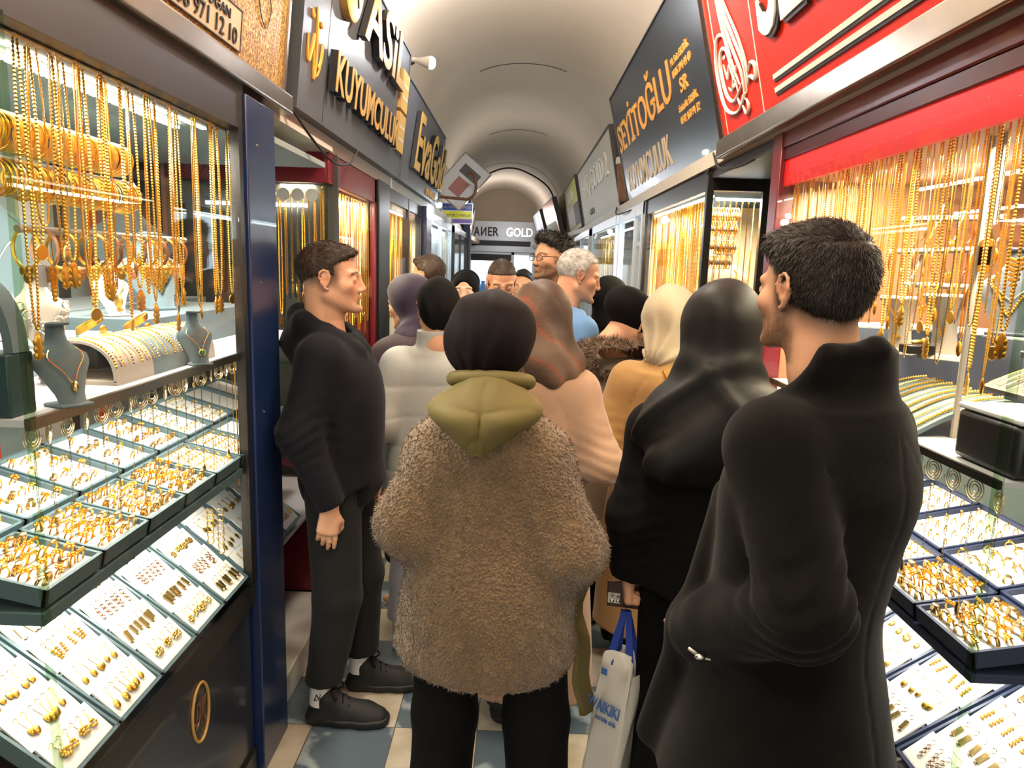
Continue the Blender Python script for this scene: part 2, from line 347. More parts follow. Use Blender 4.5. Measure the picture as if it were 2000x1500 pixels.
    def mesh(s):
        D = s.D; S = D < 0; nx, ny, nz = D.shape
        cnt = np.zeros((nx - 1, ny - 1, nz - 1), np.int8)
        sh = lambda M, i, j, k: M[i:nx - 1 + i, j:ny - 1 + j, k:nz - 1 + k]
        for i in (0, 1):
            for j in (0, 1):
                for k in (0, 1): cnt += sh(S, i, j, k)
        m = (cnt > 0) & (cnt < 8); I = np.argwhere(m); n = len(I); idx = np.full(m.shape, -1, np.int64); idx[m] = np.arange(n)
        acc = np.zeros((n, 3)); num = np.zeros(n); i0, j0, k0 = I.T
        for ax in range(3):
            o = [q for q in range(3) if q != ax]
            for a in (0, 1):
                for b in (0, 1):
                    off = [0, 0, 0]; off[o[0]] = a; off[o[1]] = b; of2 = off[:]; of2[ax] = 1
                    va = D[i0 + off[0], j0 + off[1], k0 + off[2]]; vb = D[i0 + of2[0], j0 + of2[1], k0 + of2[2]]
                    cr = (va < 0) != (vb < 0); t = np.where(cr, va / np.where(cr, va - vb, 1), 0); p = np.array(off, float)[None].repeat(n, 0); p[:, ax] = t
                    acc += p * cr[:, None]; num += cr
        loc = acc / num[:, None]; V = np.empty((n, 3))
        for q in range(3):
            a = s.ax[q].astype(float); c = I[:, q]; V[:, q] = a[c] + loc[:, q] * (a[c + 1] - a[c])
        F = []
        for ax in range(3):
            sl0 = [slice(1, -1)] * 3; sl1 = [slice(1, -1)] * 3; sl0[ax] = slice(0, -1); sl1[ax] = slice(1, None)
            a, b = S[tuple(sl0)], S[tuple(sl1)]; E = np.argwhere(a != b); E0 = E.copy()
            o = [q for q in range(3) if q != ax]
            for q in o: E[:, q] += 1
            def cell(d0, d1):
                c = E.copy(); c[:, o[0]] -= d0; c[:, o[1]] -= d1; return idx[c[:, 0], c[:, 1], c[:, 2]]
            Q = np.stack([cell(1, 1), cell(0, 1), cell(0, 0), cell(1, 0)], 1)
            neg = a[E0[:, 0], E0[:, 1], E0[:, 2]]
            flip = neg if ax == 1 else ~neg
            Q[flip] = Q[flip][:, ::-1]; F.append(Q)
        F = np.concatenate(F); F = F[(F >= 0).all(1)]
        return V, F
def np_mesh(name, V, F, mats, col=None, smooth=True):
    me = bpy.data.meshes.new(name); n, k = len(V), F.shape[1]
    me.vertices.add(n); me.vertices.foreach_set('co', np.ascontiguousarray(V, np.float32).ravel())
    me.loops.add(len(F) * k); me.loops.foreach_set('vertex_index', np.ascontiguousarray(F, np.int32).ravel())
    me.polygons.add(len(F)); me.polygons.foreach_set('loop_start', np.arange(0, len(F) * k, k, dtype=np.int32)); me.polygons.foreach_set('loop_total', np.full(len(F), k, np.int32))
    me.polygons.foreach_set('use_smooth', np.full(len(F), smooth)); me.update(calc_edges=True)
    for m in (mats if isinstance(mats, (list, tuple)) else [mats]): me.materials.append(MATS[m])
    if col is not None:
        ca = me.color_attributes.new('col', 'FLOAT_COLOR', 'POINT'); c = np.ones((n, 4), np.float32); c[:, :3] = col; ca.data.foreach_set('color', c.ravel())
    return me
def part(name, V, F, mats, parent, col=None, smooth=True):
    o = bpy.data.objects.new(name, np_mesh(name, V, F, mats, col, smooth)); C.objects.link(o); o.parent = parent; return o
def axis(lo, hi, h, dense=()):
    """grid coordinates with step h, finer in the given (lo, hi, step) bands"""
    out = [lo]
    while out[-1] < hi:
        st = h
        for a, b, q in dense:
            if a <= out[-1] < b: st = q
        out.append(out[-1] + st)
    return np.array(out)
_W = np.random.default_rng(3).normal(size=(24, 3)); _W /= np.linalg.norm(_W, axis=1)[:, None]; _PH = np.random.default_rng(4).uniform(0, 6.28, 24)
def lump(x, y, z, f=20.0, st=(1, 1, 1), seed=0, n=6):
    v = 0
    for i in range(n):
        w = _W[(i + seed * 5) % 24] * f * (0.7 + 0.25 * i); v = v + np.sin(w[0] * x * st[0] + w[1] * y * st[1] + w[2] * z * st[2] + _PH[(i * 3 + seed) % 24]) / (1 + 0.3 * i)
    return v / 3.0
def sstep(a, b, x): t = np.clip((x - a) / (b - a), 0, 1); return t * t * (3 - 2 * t)

SKIN = {'light': srgb('D9A684'), 'tan': srgb('CC9A78'), 'ruddy': srgb('CF9878'), 'fair': srgb('E6B89A')}
mat('skin', attr='col', rough=0.5, spec=0.35, sss=0.12, bump=('noise', 260, 0.12, 0.001))
mat('eye_white', 'E8E2DA', 0.2); mat('iris', '2A1A10', 0.15)
for n_, c_ in dict(hair_brown='36261A', hair_black='16110E', hair_dark='1E1510', hair_grey='BCB8B2').items(): mat(n_, c_, 0.55, spec=0.4, var=(60, 0.35), bump=('noise', 240, 0.5, 0.003))

def head_sdf(Fd, T, R, full=True, k=0.012, nose=1.0):
    """T: eye-level centre of the head; R: its axes (x across, y to the face, z up)"""
    W = lambda x, y, z: T + R @ A(x, y, z)
    Fd.ell(W(0, -0.014, 0.036), (0.077, 0.098, 0.086), R, 0.03)
    Fd.ell(W(0, 0.026, -0.036), (0.062, 0.066, 0.08), R, 0.03)
    Fd.cap(W(0, -0.03, -0.05), W(0, -0.045, -0.15), 0.056, 0.06, 0.03)
    for sx in (-1, 1):
        Fd.cap(W(sx * 0.055, -0.006, -0.055), W(sx * 0.02, 0.072, -0.098), 0.019, 0.016, 0.022)
        Fd.ell(W(sx * 0.047, 0.055, -0.022), (0.02, 0.022, 0.02), R, 0.02)
        Fd.cap(W(sx * 0.048, 0.07, 0.02), W(sx * 0.014, 0.086, 0.016), 0.009, 0.009, 0.014)
    Fd.ell(W(0, 0.086, -0.101), (0.02, 0.014, 0.016), R, 0.016)
    if full:
        for sx in (-1, 1):
            Fd.ell(W(sx * 0.033, 0.101, -0.002), (0.017, 0.014, 0.011), R, 0.012, 's')
            Fd.ell(W(sx * 0.033, 0.077, -0.001), (0.0145, 0.0135, 0.0125), R, 0.004)
        Fd.cap(W(0, 0.088, 0.008), W(0, 0.102 * nose, -0.032), 0.0095, 0.0115, 0.014)
        Fd.ell(W(0, 0.106 * nose, -0.035), (0.0105, 0.009, 0.009), R, 0.008)
        for sx in (-1, 1): Fd.ell(W(sx * 0.013, 0.096, -0.04), (0.008, 0.011, 0.0075), R, 0.007); Fd.ell(W(sx * 0.007, 0.102, -0.0495), (0.004, 0.006, 0.003), R, 0.004, 's')
        Fd.ell(W(0, 0.079, -0.066), (0.024, 0.014, 0.016), R, 0.012)
        Fd.cap(W(-0.02, 0.082, -0.064), W(0, 0.091, -0.061), 0.004, 0.005, 0.006).cap(W(0.02, 0.082, -0.064), W(0, 0.091, -0.061), 0.004, 0.005, 0.006)
        Fd.cap(W(-0.016, 0.081, -0.073), W(0.016, 0.081, -0.073), 0.0055, 0.0055, 0.006).ell(W(0, 0.0865, -0.073), (0.012, 0.0055, 0.006), R, 0.005)
        Fd.cap(W(-0.022, 0.086, -0.0675), W(0.022, 0.086, -0.0675), 0.0017, 0.0017, 0.003, op='s'); Fd.cap(W(-0.008, 0.096, -0.0675), W(0.008, 0.096, -0.0675), 0.002, 0.002, 0.003, op='s')
        Fd.ell(W(0, 0.092, -0.085), (0.02, 0.007, 0.005), R, 0.01, 's')
    for sx in (-1, 1):
        E = lambda y, z, o=0.0: W(sx * (0.0745 + o), y, z)
        ring = [(0.006, -0.004), (0.008, 0.012), (0.002, 0.027), (-0.012, 0.033), (-0.024, 0.024), (-0.026, 0.006), (-0.02, -0.012), (-0.012, -0.026), (-0.003, -0.032)]
        ex = [0.004, 0.005, 0.007, 0.01, 0.014, 0.014, 0.011, 0.007, 0.003]
        Fd.ell(E(-0.009, 0.002, 0.002), (0.006, 0.017, 0.028), R, 0.006)
        for a in range(8): Fd.cap(E(*ring[a], ex[a]), E(*ring[a + 1], ex[a + 1]), 0.0036, 0.0036 if a < 7 else 0.006, 0.003)
        Fd.cap(E(-0.016, 0.014, 0.009), E(-0.013, -0.014, 0.008), 0.0028, 0.003, 0.003)
        Fd.ell(E(-0.005, -0.003, 0.011), (0.008, 0.006, 0.01), R, 0.004, 's')
def head_colour(P, T, R, skin, stubble=0.0, hair=None, fade=None, lips=True, beard=None):
    L = (P - T) @ R; x, y, z = L.T; c = np.tile(np.array(skin), (len(P), 1)); hd = (np.abs(x) < 0.12) & (np.abs(y) < 0.15) & (z > -0.14) & (z < 0.16)
    def mix(m, col): m = (m * hd)[:, None]; c[:] = c * (1 - m) + np.array(col) * m
    red = np.array(skin) * A(1.02, 0.72, 0.66)
    mix(0.3 * np.exp(-(((np.abs(x) - 0.045) / 0.025) ** 2 + ((z + 0.03) / 0.028) ** 2)) * (y > 0.02), red)
    mix(0.55 * np.exp(-((x / 0.016) ** 2 + ((z + 0.034) / 0.014) ** 2)) * (y > 0.085), red); mix(0.6 * (np.abs(x) > 0.072) * sstep(0.03, -0.005, np.abs(z)) * (y < 0.02) * (y > -0.05), red)
    if lips: mix(0.5 * np.exp(-(np.clip(np.abs(x) - 0.012, 0, 1) / 0.01) ** 2) * sstep(0.0125, 0.008, np.abs(z + 0.0675)) * (y > 0.078), np.array(skin) * A(0.85, 0.5, 0.48))
    br = sstep(0.0055, 0.002, np.abs(z - 0.0225 - 0.2 * (np.abs(x) - 0.03) * (np.abs(x) > 0.03) * -1)) * (np.abs(x) > 0.012) * (np.abs(x) < 0.055) * (y > 0.04)
    if hair: mix(0.85 * br, hair)
    if stubble or beard:
        g = sstep(-0.02, -0.055, z - 0.0 - 0.25 * np.clip(0.03 - y, 0, 0.1)) * sstep(-0.035, -0.01, y) * (1 - np.exp(-((x / 0.018) ** 2 + ((z + 0.06) / 0.012) ** 2)))
        mu = np.exp(-((x / 0.032) ** 4 + ((z + 0.052) / 0.0065) ** 2)) * (y > 0.075)
        sb = sstep(0.02, -0.03, z) * np.exp(-((y - 0.012) / 0.012) ** 2) * (np.abs(x) > 0.05)
        n = 0.8 + 0.2 * np.sin(x * 1900) * np.sin(y * 2100 + z * 1500)
        mix((stubble or 0.85) * np.clip(np.maximum(np.maximum(g, mu), sb), 0, 1) * n, beard or np.array(skin) * 0.32)
    if fade: mix(fade[0] * np.clip(fade[1](x, y, z), 0, 1), hair)
    return c
def hand_sdf(Fd, w, d, n, side, curl=0.35, s=1.0, spread=0.1, k=0.006, grip=False):
    """hand at wrist w pointing along d, palm facing n; side: direction of the thumb edge"""
    d = d / np.linalg.norm(d); n = n - n.dot(d) * d; n /= np.linalg.norm(n); t = np.cross(d, n); t = t * (1 if t.dot(side) > 0 else -1)
    p = lambda a, b, c: w + s * (a * d + b * t + c * n)
    Fd.cap(p(-0.03, 0, 0), p(0.012, 0, 0), 0.024 * s, 0.023 * s, 0.02, sq=0.75, sqd=n)
    for b in (-0.026, -0.009, 0.009, 0.026): Fd.cap(p(0.01, b * 0.7, 0), p(0.078 - abs(b - 0.008) * 0.25, b, 0), 0.0145 * s, 0.0125 * s, 0.014)
    Fd.ell(p(0.035, 0.024, 0.01), (0.022 * s,) * 3, I3, 0.012)
    tips = []
    for b, L, c in ((0.027, 0.07, 0.0), (0.009, 0.078, 0.12), (-0.009, 0.072, 0.22), (-0.026, 0.057, 0.32)):
        base = p(0.076 - abs(b - 0.008) * 0.25, b, 0); a = curl + c * 0.6; ang = a * 0.9; q = base; r0 = 0.0088
        for j, fr in enumerate((0.45, 0.3, 0.25)):
            dd = math.cos(ang) * d + math.sin(ang) * n + spread * (b / 0.026) * 0.3 * t * (1 if j == 0 else 0.3); dd /= np.linalg.norm(dd)
            q2 = q + s * L * fr * dd; Fd.cap(q, q2, (r0 - 0.0006 * j) * s, (r0 - 0.0006 * (j + 1)) * s, 0.0035); q = q2; ang += a * (1.15 if j == 0 else 0.8)
        tips.append(q)
    th = [p(0.018, 0.02, 0.008), p(0.045, 0.042, 0.02), p(0.068, 0.046, 0.028 + 0.01 * curl), p(0.09, 0.04, 0.034 + 0.016 * curl)] if not grip else [p(0.018, 0.02, 0.008), p(0.048, 0.036, 0.026), p(0.075, 0.024, 0.042), p(0.095, 0.006, 0.045)]
    Fd.chain(th, [0.015 * s, 0.0115 * s, 0.0105 * s, 0.0088 * s], 0.006); return tips
def blades(P, N, Dr, length, width, jit=0.3, seg=2, seed=0):
    """short tapering strands rooted at P, pointing along Dr"""
    r = np.random.default_rng(seed); n = len(P); Dr = Dr + r.normal(size=Dr.shape) * jit; Dr /= np.linalg.norm(Dr, axis=1)[:, None]
    S = np.cross(Dr, N + r.normal(size=N.shape) * 0.4); S /= np.linalg.norm(S, axis=1)[:, None] + 1e-9; L = (length * r.uniform(0.6, 1.15, n))[:, None]; w = width * r.uniform(0.7, 1.3, n)[:, None]
    a, b = P - S * w, P + S * w; c, d = P + Dr * L * 0.55 + N * L * 0.08 + S * w * 0.7, P + Dr * L * 0.55 + N * L * 0.08 - S * w * 0.7; e = P + Dr * L - N * L * 0.05
    V = np.stack([a, b, c, d, e], 1).reshape(-1, 3); i = np.arange(n) * 5
    F = np.concatenate([np.stack([i, i + 1, i + 2, i + 3], 1), np.stack([i + 3, i + 2, i + 4, i + 4], 1)])
    return V, F
def sample(V, F, n, seed=0, cond=None):
    r = np.random.default_rng(seed); c = V[F].mean(1); nr = np.cross(V[F[:, 2]] - V[F[:, 0]], V[F[:, 3]] - V[F[:, 1]]); ar = np.linalg.norm(nr, axis=1); w = ar.copy()
    if cond is not None: w = w * cond(c)
    i = r.choice(len(F), n, p=w / w.sum()); u, v = r.random((2, n, 1)); q = V[F[i]]
    P = (q[:, 0] * (1 - u) + q[:, 1] * u) * (1 - v) + (q[:, 3] * (1 - u) + q[:, 2] * u) * v
    return P, nr[i] / (ar[i][:, None] + 1e-12)
def blade_part(name, V5, F, m, parent):
    # quads and triangles: the last column repeats the vertex of a triangle
    k = len(F) // 2; me = bpy.data.meshes.new(name); me.from_pydata(V5.tolist(), [], [tuple(q) for q in F[:k].tolist()] + [tuple(q[:3]) for q in F[k:].tolist()])
    me.materials.append(MATS[m]); me.polygons.foreach_set('use_smooth', [True] * len(me.polygons)); me.update()
    o = bpy.data.objects.new(name, me); C.objects.link(o); o.parent = parent; return o

# ---------------------------------------------------------------- people
mat('hoodie', '121318', 0.9, spec=0.15, sheen=0.04, bump=('noise', 350, 0.15, 0.001)); mat('sweatpants_black', '222322', 0.95, spec=0.12, sheen=0.05, bump=('noise', 300, 0.2, 0.001))
mat('fleece', '7C664C', 0.95, spec=0.1, sheen=0.4, var=(14, 0.1), bump=('voronoi', 130, 1.0, 0.006)); mat('olive', '6E6339', 0.6, spec=0.3, var=(6, 0.06), bump=('noise', 20, 0.15, 0.005))
mat('aubergine', '0E080D', 0.7, spec=0.15, bump=('noise', 25, 0.15, 0.005)); mat('black_cloth', '0C0C0D', 0.85, spec=0.15, sheen=0.0, bump=('noise', 300, 0.15, 0.001)); mat('black_satin', '0A0A0B', 0.55, spec=0.28, bump=('noise', 30, 0.15, 0.004))
mat('wool_black', '0E0D0C', 0.95, spec=0.12, sheen=0.06, var=(18, 0.2), bump=('noise', 260, 0.3, 0.0015)); mat('wool_beige', 'A08068', 0.9, spec=0.15, sheen=0.3, var=(9, 0.05), bump=('noise', 200, 0.2, 0.001))
mat('camel', 'A88250', 0.8, spec=0.2, sheen=0.2, var=(7, 0.05), bump=('noise', 150, 0.1, 0.001)); mat('cream_scarf', 'B8A88D', 0.85, spec=0.15, sheen=0.2, var=(10, 0.06), bump=('noise', 18, 0.25, 0.006))
mat('purple_scarf', '2C2137', 0.7, spec=0.3, sheen=0.2, bump=('noise', 16, 0.2, 0.006)); mat('dark_plum', '33242C', 0.8, bump=('noise', 16, 0.2, 0.006)); mat('jacket_grey', 'B4B8B4', 0.6, spec=0.3, bump=('noise', 22, 0.25, 0.006)); mat('grey_jersey', '8C8C96', 0.95, sheen=0.3, bump=('noise', 60, 0.2, 0.003))
mat('white_shoe', 'D8D6D8', 0.6); mat('white_sock', 'DEDCD8', 0.8); mat('black_shoe', '131312', 0.7, bump=('noise', 400, 0.3, 0.001)); mat('blue_shirt', '5B86B8', 0.7, bump=('noise', 30, 0.2, 0.004)); mat('white_shirt', 'DADADC', 0.7)
mat('dark_leather', '1C1A19', 0.4, bump=('noise', 90, 0.2, 0.002)); mat('coat_taupe', '8F7B68', 0.9, sheen=0.2, bump=('noise', 40, 0.2, 0.003)); mat('fur', '7A6450', 0.8, sheen=0.2, var=(20, 0.35)); mat('fur_dark', '3A2A20', 0.8, var=(20, 0.3))
mat('bag_white', 'D6D4CA', 0.55, var=(7, 0.03), bump=('noise', 14, 0.3, 0.01)); mat('bag_blue', '2C46A4', 0.5); mat('print_blue', '4C74B4', 0.5); mat('phone_case', '3A201C', 0.4); mat('dark_green_cloth', '2C362E', 0.8)
def scarf_mat():
    m = mat('patterned_scarf', '6B4E38', 0.55, spec=0.4, bump=('noise', 22, 0.2, 0.005)); nt = m.node_tree; p = nt.nodes['Principled BSDF']
    tc = nt.nodes.new('ShaderNodeTexCoord'); w = nt.nodes.new('ShaderNodeTexWave'); w.inputs['Scale'].default_value = 1.6; w.inputs['Distortion'].default_value = 7; w.inputs['Detail'].default_value = 3; w.bands_direction = 'DIAGONAL'
    n = nt.nodes.new('ShaderNodeTexNoise'); n.inputs['Scale'].default_value = 120; r = nt.nodes.new('ShaderNodeValToRGB'); e = r.color_ramp.elements; e[0].color = srgb('46352A') + (1,); e[0].position = 0.35; e[1].color = srgb('6A5444') + (1,)
    x = e.new(0.78); x.color = srgb('5E4636') + (1,); y = e.new(0.9); y.color = srgb('84482F') + (1,); e[-1].position = 1.0
    a = nt.nodes.new('ShaderNodeMath'); a.operation = 'MULTIPLY_ADD'; a.inputs[1].default_value = 0.5; L = nt.links.new
    L(tc.outputs['Object'], w.inputs['Vector']); L(tc.outputs['Object'], n.inputs['Vector']); L(n.outputs['Fac'], a.inputs[0]); L(w.outputs['Fac'], a.inputs[2]); L(a.outputs[0], r.inputs[0]); L(r.outputs[0], p.inputs['Base Color'])
scarf_mat()

def groove(F, s, xs, z0=.7, z1=1.36, am=.0045, wd=.0045, y0=0.0):
    """sewn seams down the back: lines at local x = a + b * (z - 1.2)"""
    B = s.B; k = s.s
    def f(x, y, z):
        X = (x * B[0, 0] + y * B[1, 0]) / k; Y = (x * B[0, 1] + y * B[1, 1]) / k; Z = z / k; o = 0
        for a, b, c in xs: o = o + am * np.exp(-((X - a - b * (Z - 1.2) - c * (Z - 1.2) ** 2) / wd) ** 2)
        return o * (Y < y0) * sstep(z0 - .02, z0, Z) * sstep(z1 + .02, z1, Z)
    F.disp(f, lim=.03)
class Person:
    def __init__(s, label, x, y, H, yaw=0, hyaw=None, hpitch=0, hroll=0, lean=0, head_fwd=0.0, skin='light', root_name='person'):
        s.yaw = math.radians(yaw); s.B = rotz(s.yaw); s.s = H / 1.76; s.lean = math.radians(lean)
        s.root = empty(root_name, (x, y, 0), 0, label, 'person'); s.skin = SKIN[skin]; s.o = A(x, y, 0)
        J = dict(pelvis=(0, 0, .95), chest=(0, 0, 1.28), neck=(0, -.025, 1.45), head=(0, .02 + head_fwd, 1.632))
        for n, sx in (('l', -1), ('r', 1)):
            J.update({'sh' + n: (sx * .175, -.01, 1.405), 'el' + n: (sx * .225, -.04, 1.13), 'wr' + n: (sx * .225, .04, .89), 'hip' + n: (sx * .085, 0, .92), 'kn' + n: (sx * .095, .02, .5), 'an' + n: (sx * .1, -.02, .09), 'toe' + n: (sx * .115, .15, .035)})
        s.L = {k: A(*v) for k, v in J.items()}
        s.HR = rotz(math.radians(hyaw if hyaw is not None else yaw)) @ rotx(math.radians(hpitch)) @ roty(math.radians(hroll))
    def w(s, p, lean=True):
        """local body point -> root space"""
        p = np.asarray(p, float); q = p.copy()
        if lean and p[2] > .95 and s.lean: c, n = math.cos(s.lean), math.sin(s.lean); y, z = p[1], p[2] - .95; q[1] = y * c + z * n; q[2] = .95 + z * c - y * n
        return s.B @ (q * s.s)
    def j(s, n): return s.w(s.L[n])
    def stations(s, st):
        out = []
        for z, cy_, rx, ry in st:
            c = s.w((0, cy_, z)) if z > .95 else s.w((0, cy_, z), False); out.append((c[2], c[0], c[1], rx * s.s, ry * s.s * (1 + 0.25 * abs(math.sin(s.lean)) * (z > .95)), s.yaw))
        return out
    def body(s, h=0.009, dense=(), hands=('l', 'r'), hand_kw={}, full=True, stubble=0, hair=None, fade=None, beard=None, legs=True, nose=1.0, xy=None):
        T = s.j('head'); s.T = T; k = s.s; pts = np.array([s.j(n) for n in s.L]); lo, hi = pts.min(0) - .13, pts.max(0) + .13
        zb = [(T[2] - .13, T[2] + .14, 0.0042 if full else 0.006)] + list(dense)
        hx = xy or (0.0048 if full else 0.007)
        F = Field(axis(lo[0], hi[0], hx), axis(lo[1], hi[1], hx), axis(-0.03, T[2] + .16, h if h > hx else hx, zb))
        F.loft(s.stations([(.84, 0, .12, .09), (.95, 0, .145, .1), (1.08, 0, .125, .085), (1.25, 0, .145, .1), (1.34, -.01, .12, .08), (1.42, -.02, .06, .055)]), 0.04)
        for n in 'lr':
            nk = s.j('neck') + s.B @ A(0, -.01, -.075); sh = s.j('sh' + n); sh = sh * .8 + A(nk[0], nk[1], sh[2]) * .2 - A(0, 0, .045)
            F.chain([sh, s.j('el' + n), s.j('wr' + n)], [.045 * k, .035 * k, .024 * k], 0.03); F.cap(nk, sh, .045 * k, .04 * k, .04)
            if legs:
                kn, an = s.w(s.L['kn' + n]), s.w(s.L['an' + n]); F.chain([s.w(s.L['hip' + n]), kn, an], [.075 * k, .05 * k, .034 * k], 0.03); F.chain([an - A(0, 0, .02), s.w(s.L['toe' + n])], [.034 * k, .022 * k], 0.02)
        F.cap(s.j('neck') - A(0, 0, .02), T + s.HR @ A(0, -.035, -.06), .058 * k, .054 * k, .03)
        head_sdf(F, T, s.HR, full, nose=nose)
        for n in hands:
            kw = dict(hand_kw.get(n, {})); d = kw.pop('d', None); d = s.j('wr' + n) - s.j('el' + n) if d is None else s.B @ np.asarray(d, float)
            pn = s.B @ np.asarray(kw.pop('n', (1 if n == 'l' else -1, 0, 0)), float); sd = s.B @ np.asarray(kw.pop('side', (0, 1, 0)), float)
            s.tips = hand_sdf(F, s.j('wr' + n) + d / np.linalg.norm(d) * 0.02, d, pn, sd, s=k * 1.0, **kw)
        V, Q = F.mesh(); col = head_colour(V, T, s.HR, s.skin, stubble, hair, fade, beard=beard)
        o = part('body', V, Q, 'skin', s.root, col); s.bodyVQ = (V, Q)
        if full:
            for sx in (-1, 1):
                e = MB().ball((0, 0, 0), 0.0122, 12); e.ball((0, 0.0052, 0), (0.0062, 0.0075, 0.0062), 10, mi=1)
                q = e.build('eye', ['eye_white', 'iris'], s.root); q.matrix_local = Matrix(np.block([[s.HR, (T + s.HR @ A(sx * .033, .0782, -.0015))[:, None]], [np.zeros((1, 3)), np.ones((1, 1))]]).tolist())
        return o
    def garment(s, name, m, st, arms=None, k=0.045, h=0.009, fold=0.0, foldf=16, extra=None, cut=None, vert=0.35, lims=None, seed=0, top=None, n_arm='lr', wrinkle=0.0, kk=0.03):
        S = s.stations(st) if st else []; pts = [A(a[1] + dx * max(a[3], a[4]), a[2] + dy * max(a[3], a[4]), a[0]) for a in S for dx in (-1, 1) for dy in (-1, 1)]
        arm_pts = []
        if arms:
            for n in n_arm:
                P_ = [s.j('sh' + n), s.j('el' + n), s.j('wr' + n)]; arm_pts.append(P_); pts += P_
        if lims is not None: pts = [A(*p) for p in lims]
        pts = np.array(pts); m_ = (max(arms) * s.s if arms else 0) + 0.05; lo, hi = pts.min(0) - m_, pts.max(0) + m_
        if S and lims is None: lo[2] = min(lo[2], S[0][0] - 0.03)
        F = Field(axis(lo[0], hi[0], h), axis(lo[1], hi[1], h), axis(max(lo[2], -0.02), hi[2], h))
        if S: F.loft(S, 0.02)
        for P_ in arm_pts:
            nk = s.j('neck') + s.B @ A(0, -.01, -.075); sh = P_[0] * .86 + A(nk[0], nk[1], P_[0][2]) * .14 - A(0, 0, .035); F.chain([sh] + P_[1:], [a * s.s for a in arms], k); F.cap(nk, sh, .085 * s.s, arms[0] * .82 * s.s, .06)
        if extra: extra(F, s)
        if fold: F.disp(lambda x, y, z: fold * lump(x, y, z, foldf, (1, 1, vert), seed), lim=0.05)
        if wrinkle:
            for P_ in arm_pts:
                e = P_[1]; F.disp(lambda x, y, z: wrinkle * np.sin(150 * z + 12 * np.sin(9 * x + 7 * y + seed)) * np.exp(-((x - e[0]) ** 2 + (y - e[1]) ** 2 + (z - e[2]) ** 2) / 0.012), lim=0.05)
        if cut: cut(F, s)
        V, Q = F.mesh(); return part(name, V, Q, m, s.root), V, Q
    def wrap(s, name, m, prims, h=0.006, fold=0.004, foldf=26, st=(1, 1, .6), seed=0, cut=None, T=None, pleat=None):
        """cloth over the head; prims: list of (centre, radii, k) in head space, or ('c', a, b, ra, rb, k)"""
        T = s.j('head') if T is None else T; R = s.HR; lo = hi = None; L = []
        for p in prims:
            ends = (p[1], p[2]) if p[0] == 'c' else (p[0],); rr = max(p[3], p[4]) if p[0] == 'c' else max(p[1])
            for e in ends: q = T + R @ A(*e); L += [q - rr, q + rr]
        L = np.array(L); lo, hi = L.min(0) - .03, L.max(0) + .03; F = Field(axis(lo[0], hi[0], h), axis(lo[1], hi[1], h), axis(lo[2], hi[2], h))
        for p in prims:
            if p[0] == 'c': F.cap(T + R @ A(*p[1]), T + R @ A(*p[2]), p[3], p[4], p[5])
            else: F.ell(T + R @ A(*p[0]), p[1], R, p[2])
        if fold: F.disp(lambda x, y, z: fold * lump(x, y, z, foldf, st, seed), lim=0.04)
        loc = lambda x, y, z: [(x - T[0]) * R[0, i] + (y - T[1]) * R[1, i] + (z - T[2]) * R[2, i] for i in range(3)]
        if pleat:
            for am, n_, cx, cz, z0, z1, sw in pleat:
                def pf(x, y, z):
                    X, Y, Z = loc(x, y, z); a = np.arctan2(X - cx, (Z - cz)) if sw == 'f' else (np.arctan2(Y - cx, Z - cz) if sw == 's' else (X * cx + Z * cz) * 10 + Y * 6)
                    r = np.sin(n_ * a + 1.6 * np.sin(2.3 * a + seed) + 9 * Z); r = (.5 + .5 * r) ** 1.7 * 2 - .8
                    return -am * r * sstep(z0, z1, Z)
                F.disp(pf, lim=0.045)
        if cut: F.fn(lambda x, y, z: cut(*loc(x, y, z)), 0.008)
        V, Q = F.mesh(); return part(name, V, Q, m, s.root), V, Q
    def hair_cap(s, m, prims, line, h=0.005, n=2500, length=0.02, width=0.0012, flow=None, fold=0.003, seed=0, name='hair', jit=0.16, cond=None, lift=0.16):
        """hair: a cap trimmed by line(x,y,z) < 0 in head space, with strands"""
        o, V, Q = s.wrap(name, m, prims, h, fold, 70, (1, 1, 1), seed, line)
        T = s.j('head'); P, N = sample(V, Q, n, seed, None if cond is None else (lambda c: cond(*((c - T) @ s.HR).T).astype(float)))
        L = (P - T) @ s.HR; keep = np.abs(N).sum(1) > 0; out = P - (T + s.HR @ A(0, -.01, .02)); out /= np.linalg.norm(out, axis=1)[:, None]
        sg = np.sign((N * out).sum(1)); sg[sg == 0] = 1; N = N * sg[:, None]
        Dr = (flow(L) if flow is not None else np.stack([.4 * L[:, 0] / .07, np.where(L[:, 2] > .09, .8, .1), np.where(L[:, 2] > .09, -.1, -1.0)], 1)) @ s.HR.T; Dr -= (Dr * N).sum(1)[:, None] * N; Dr /= np.linalg.norm(Dr, axis=1)[:, None] + 1e-9; Dr += N * lift
        Vb, Fb = blades(P - N * 0.001, N, Dr, length, width, jit, seed=seed); b = blade_part('hair_strands', Vb, Fb, m, o); return o
    def fuzz(s, parent, V, Q, m, n, length, width, seed=0, down=0.5, jit=0.7, name='pile'):
        P, N = sample(V, Q, n, seed); c = V.mean(0); sg = np.sign(((P - A(c[0], c[1], 0) * A(1, 1, 0)) * N * A(1, 1, 0)).sum(1)); sg[sg == 0] = 1; N = N * sg[:, None]
        Vb, Fb = blades(P - N * 0.002, N, N - A(0, 0, down), length, width, jit, seed=seed); o = blade_part(name, Vb, Fb, m, parent); o['kind'] = 'stuff'; return o
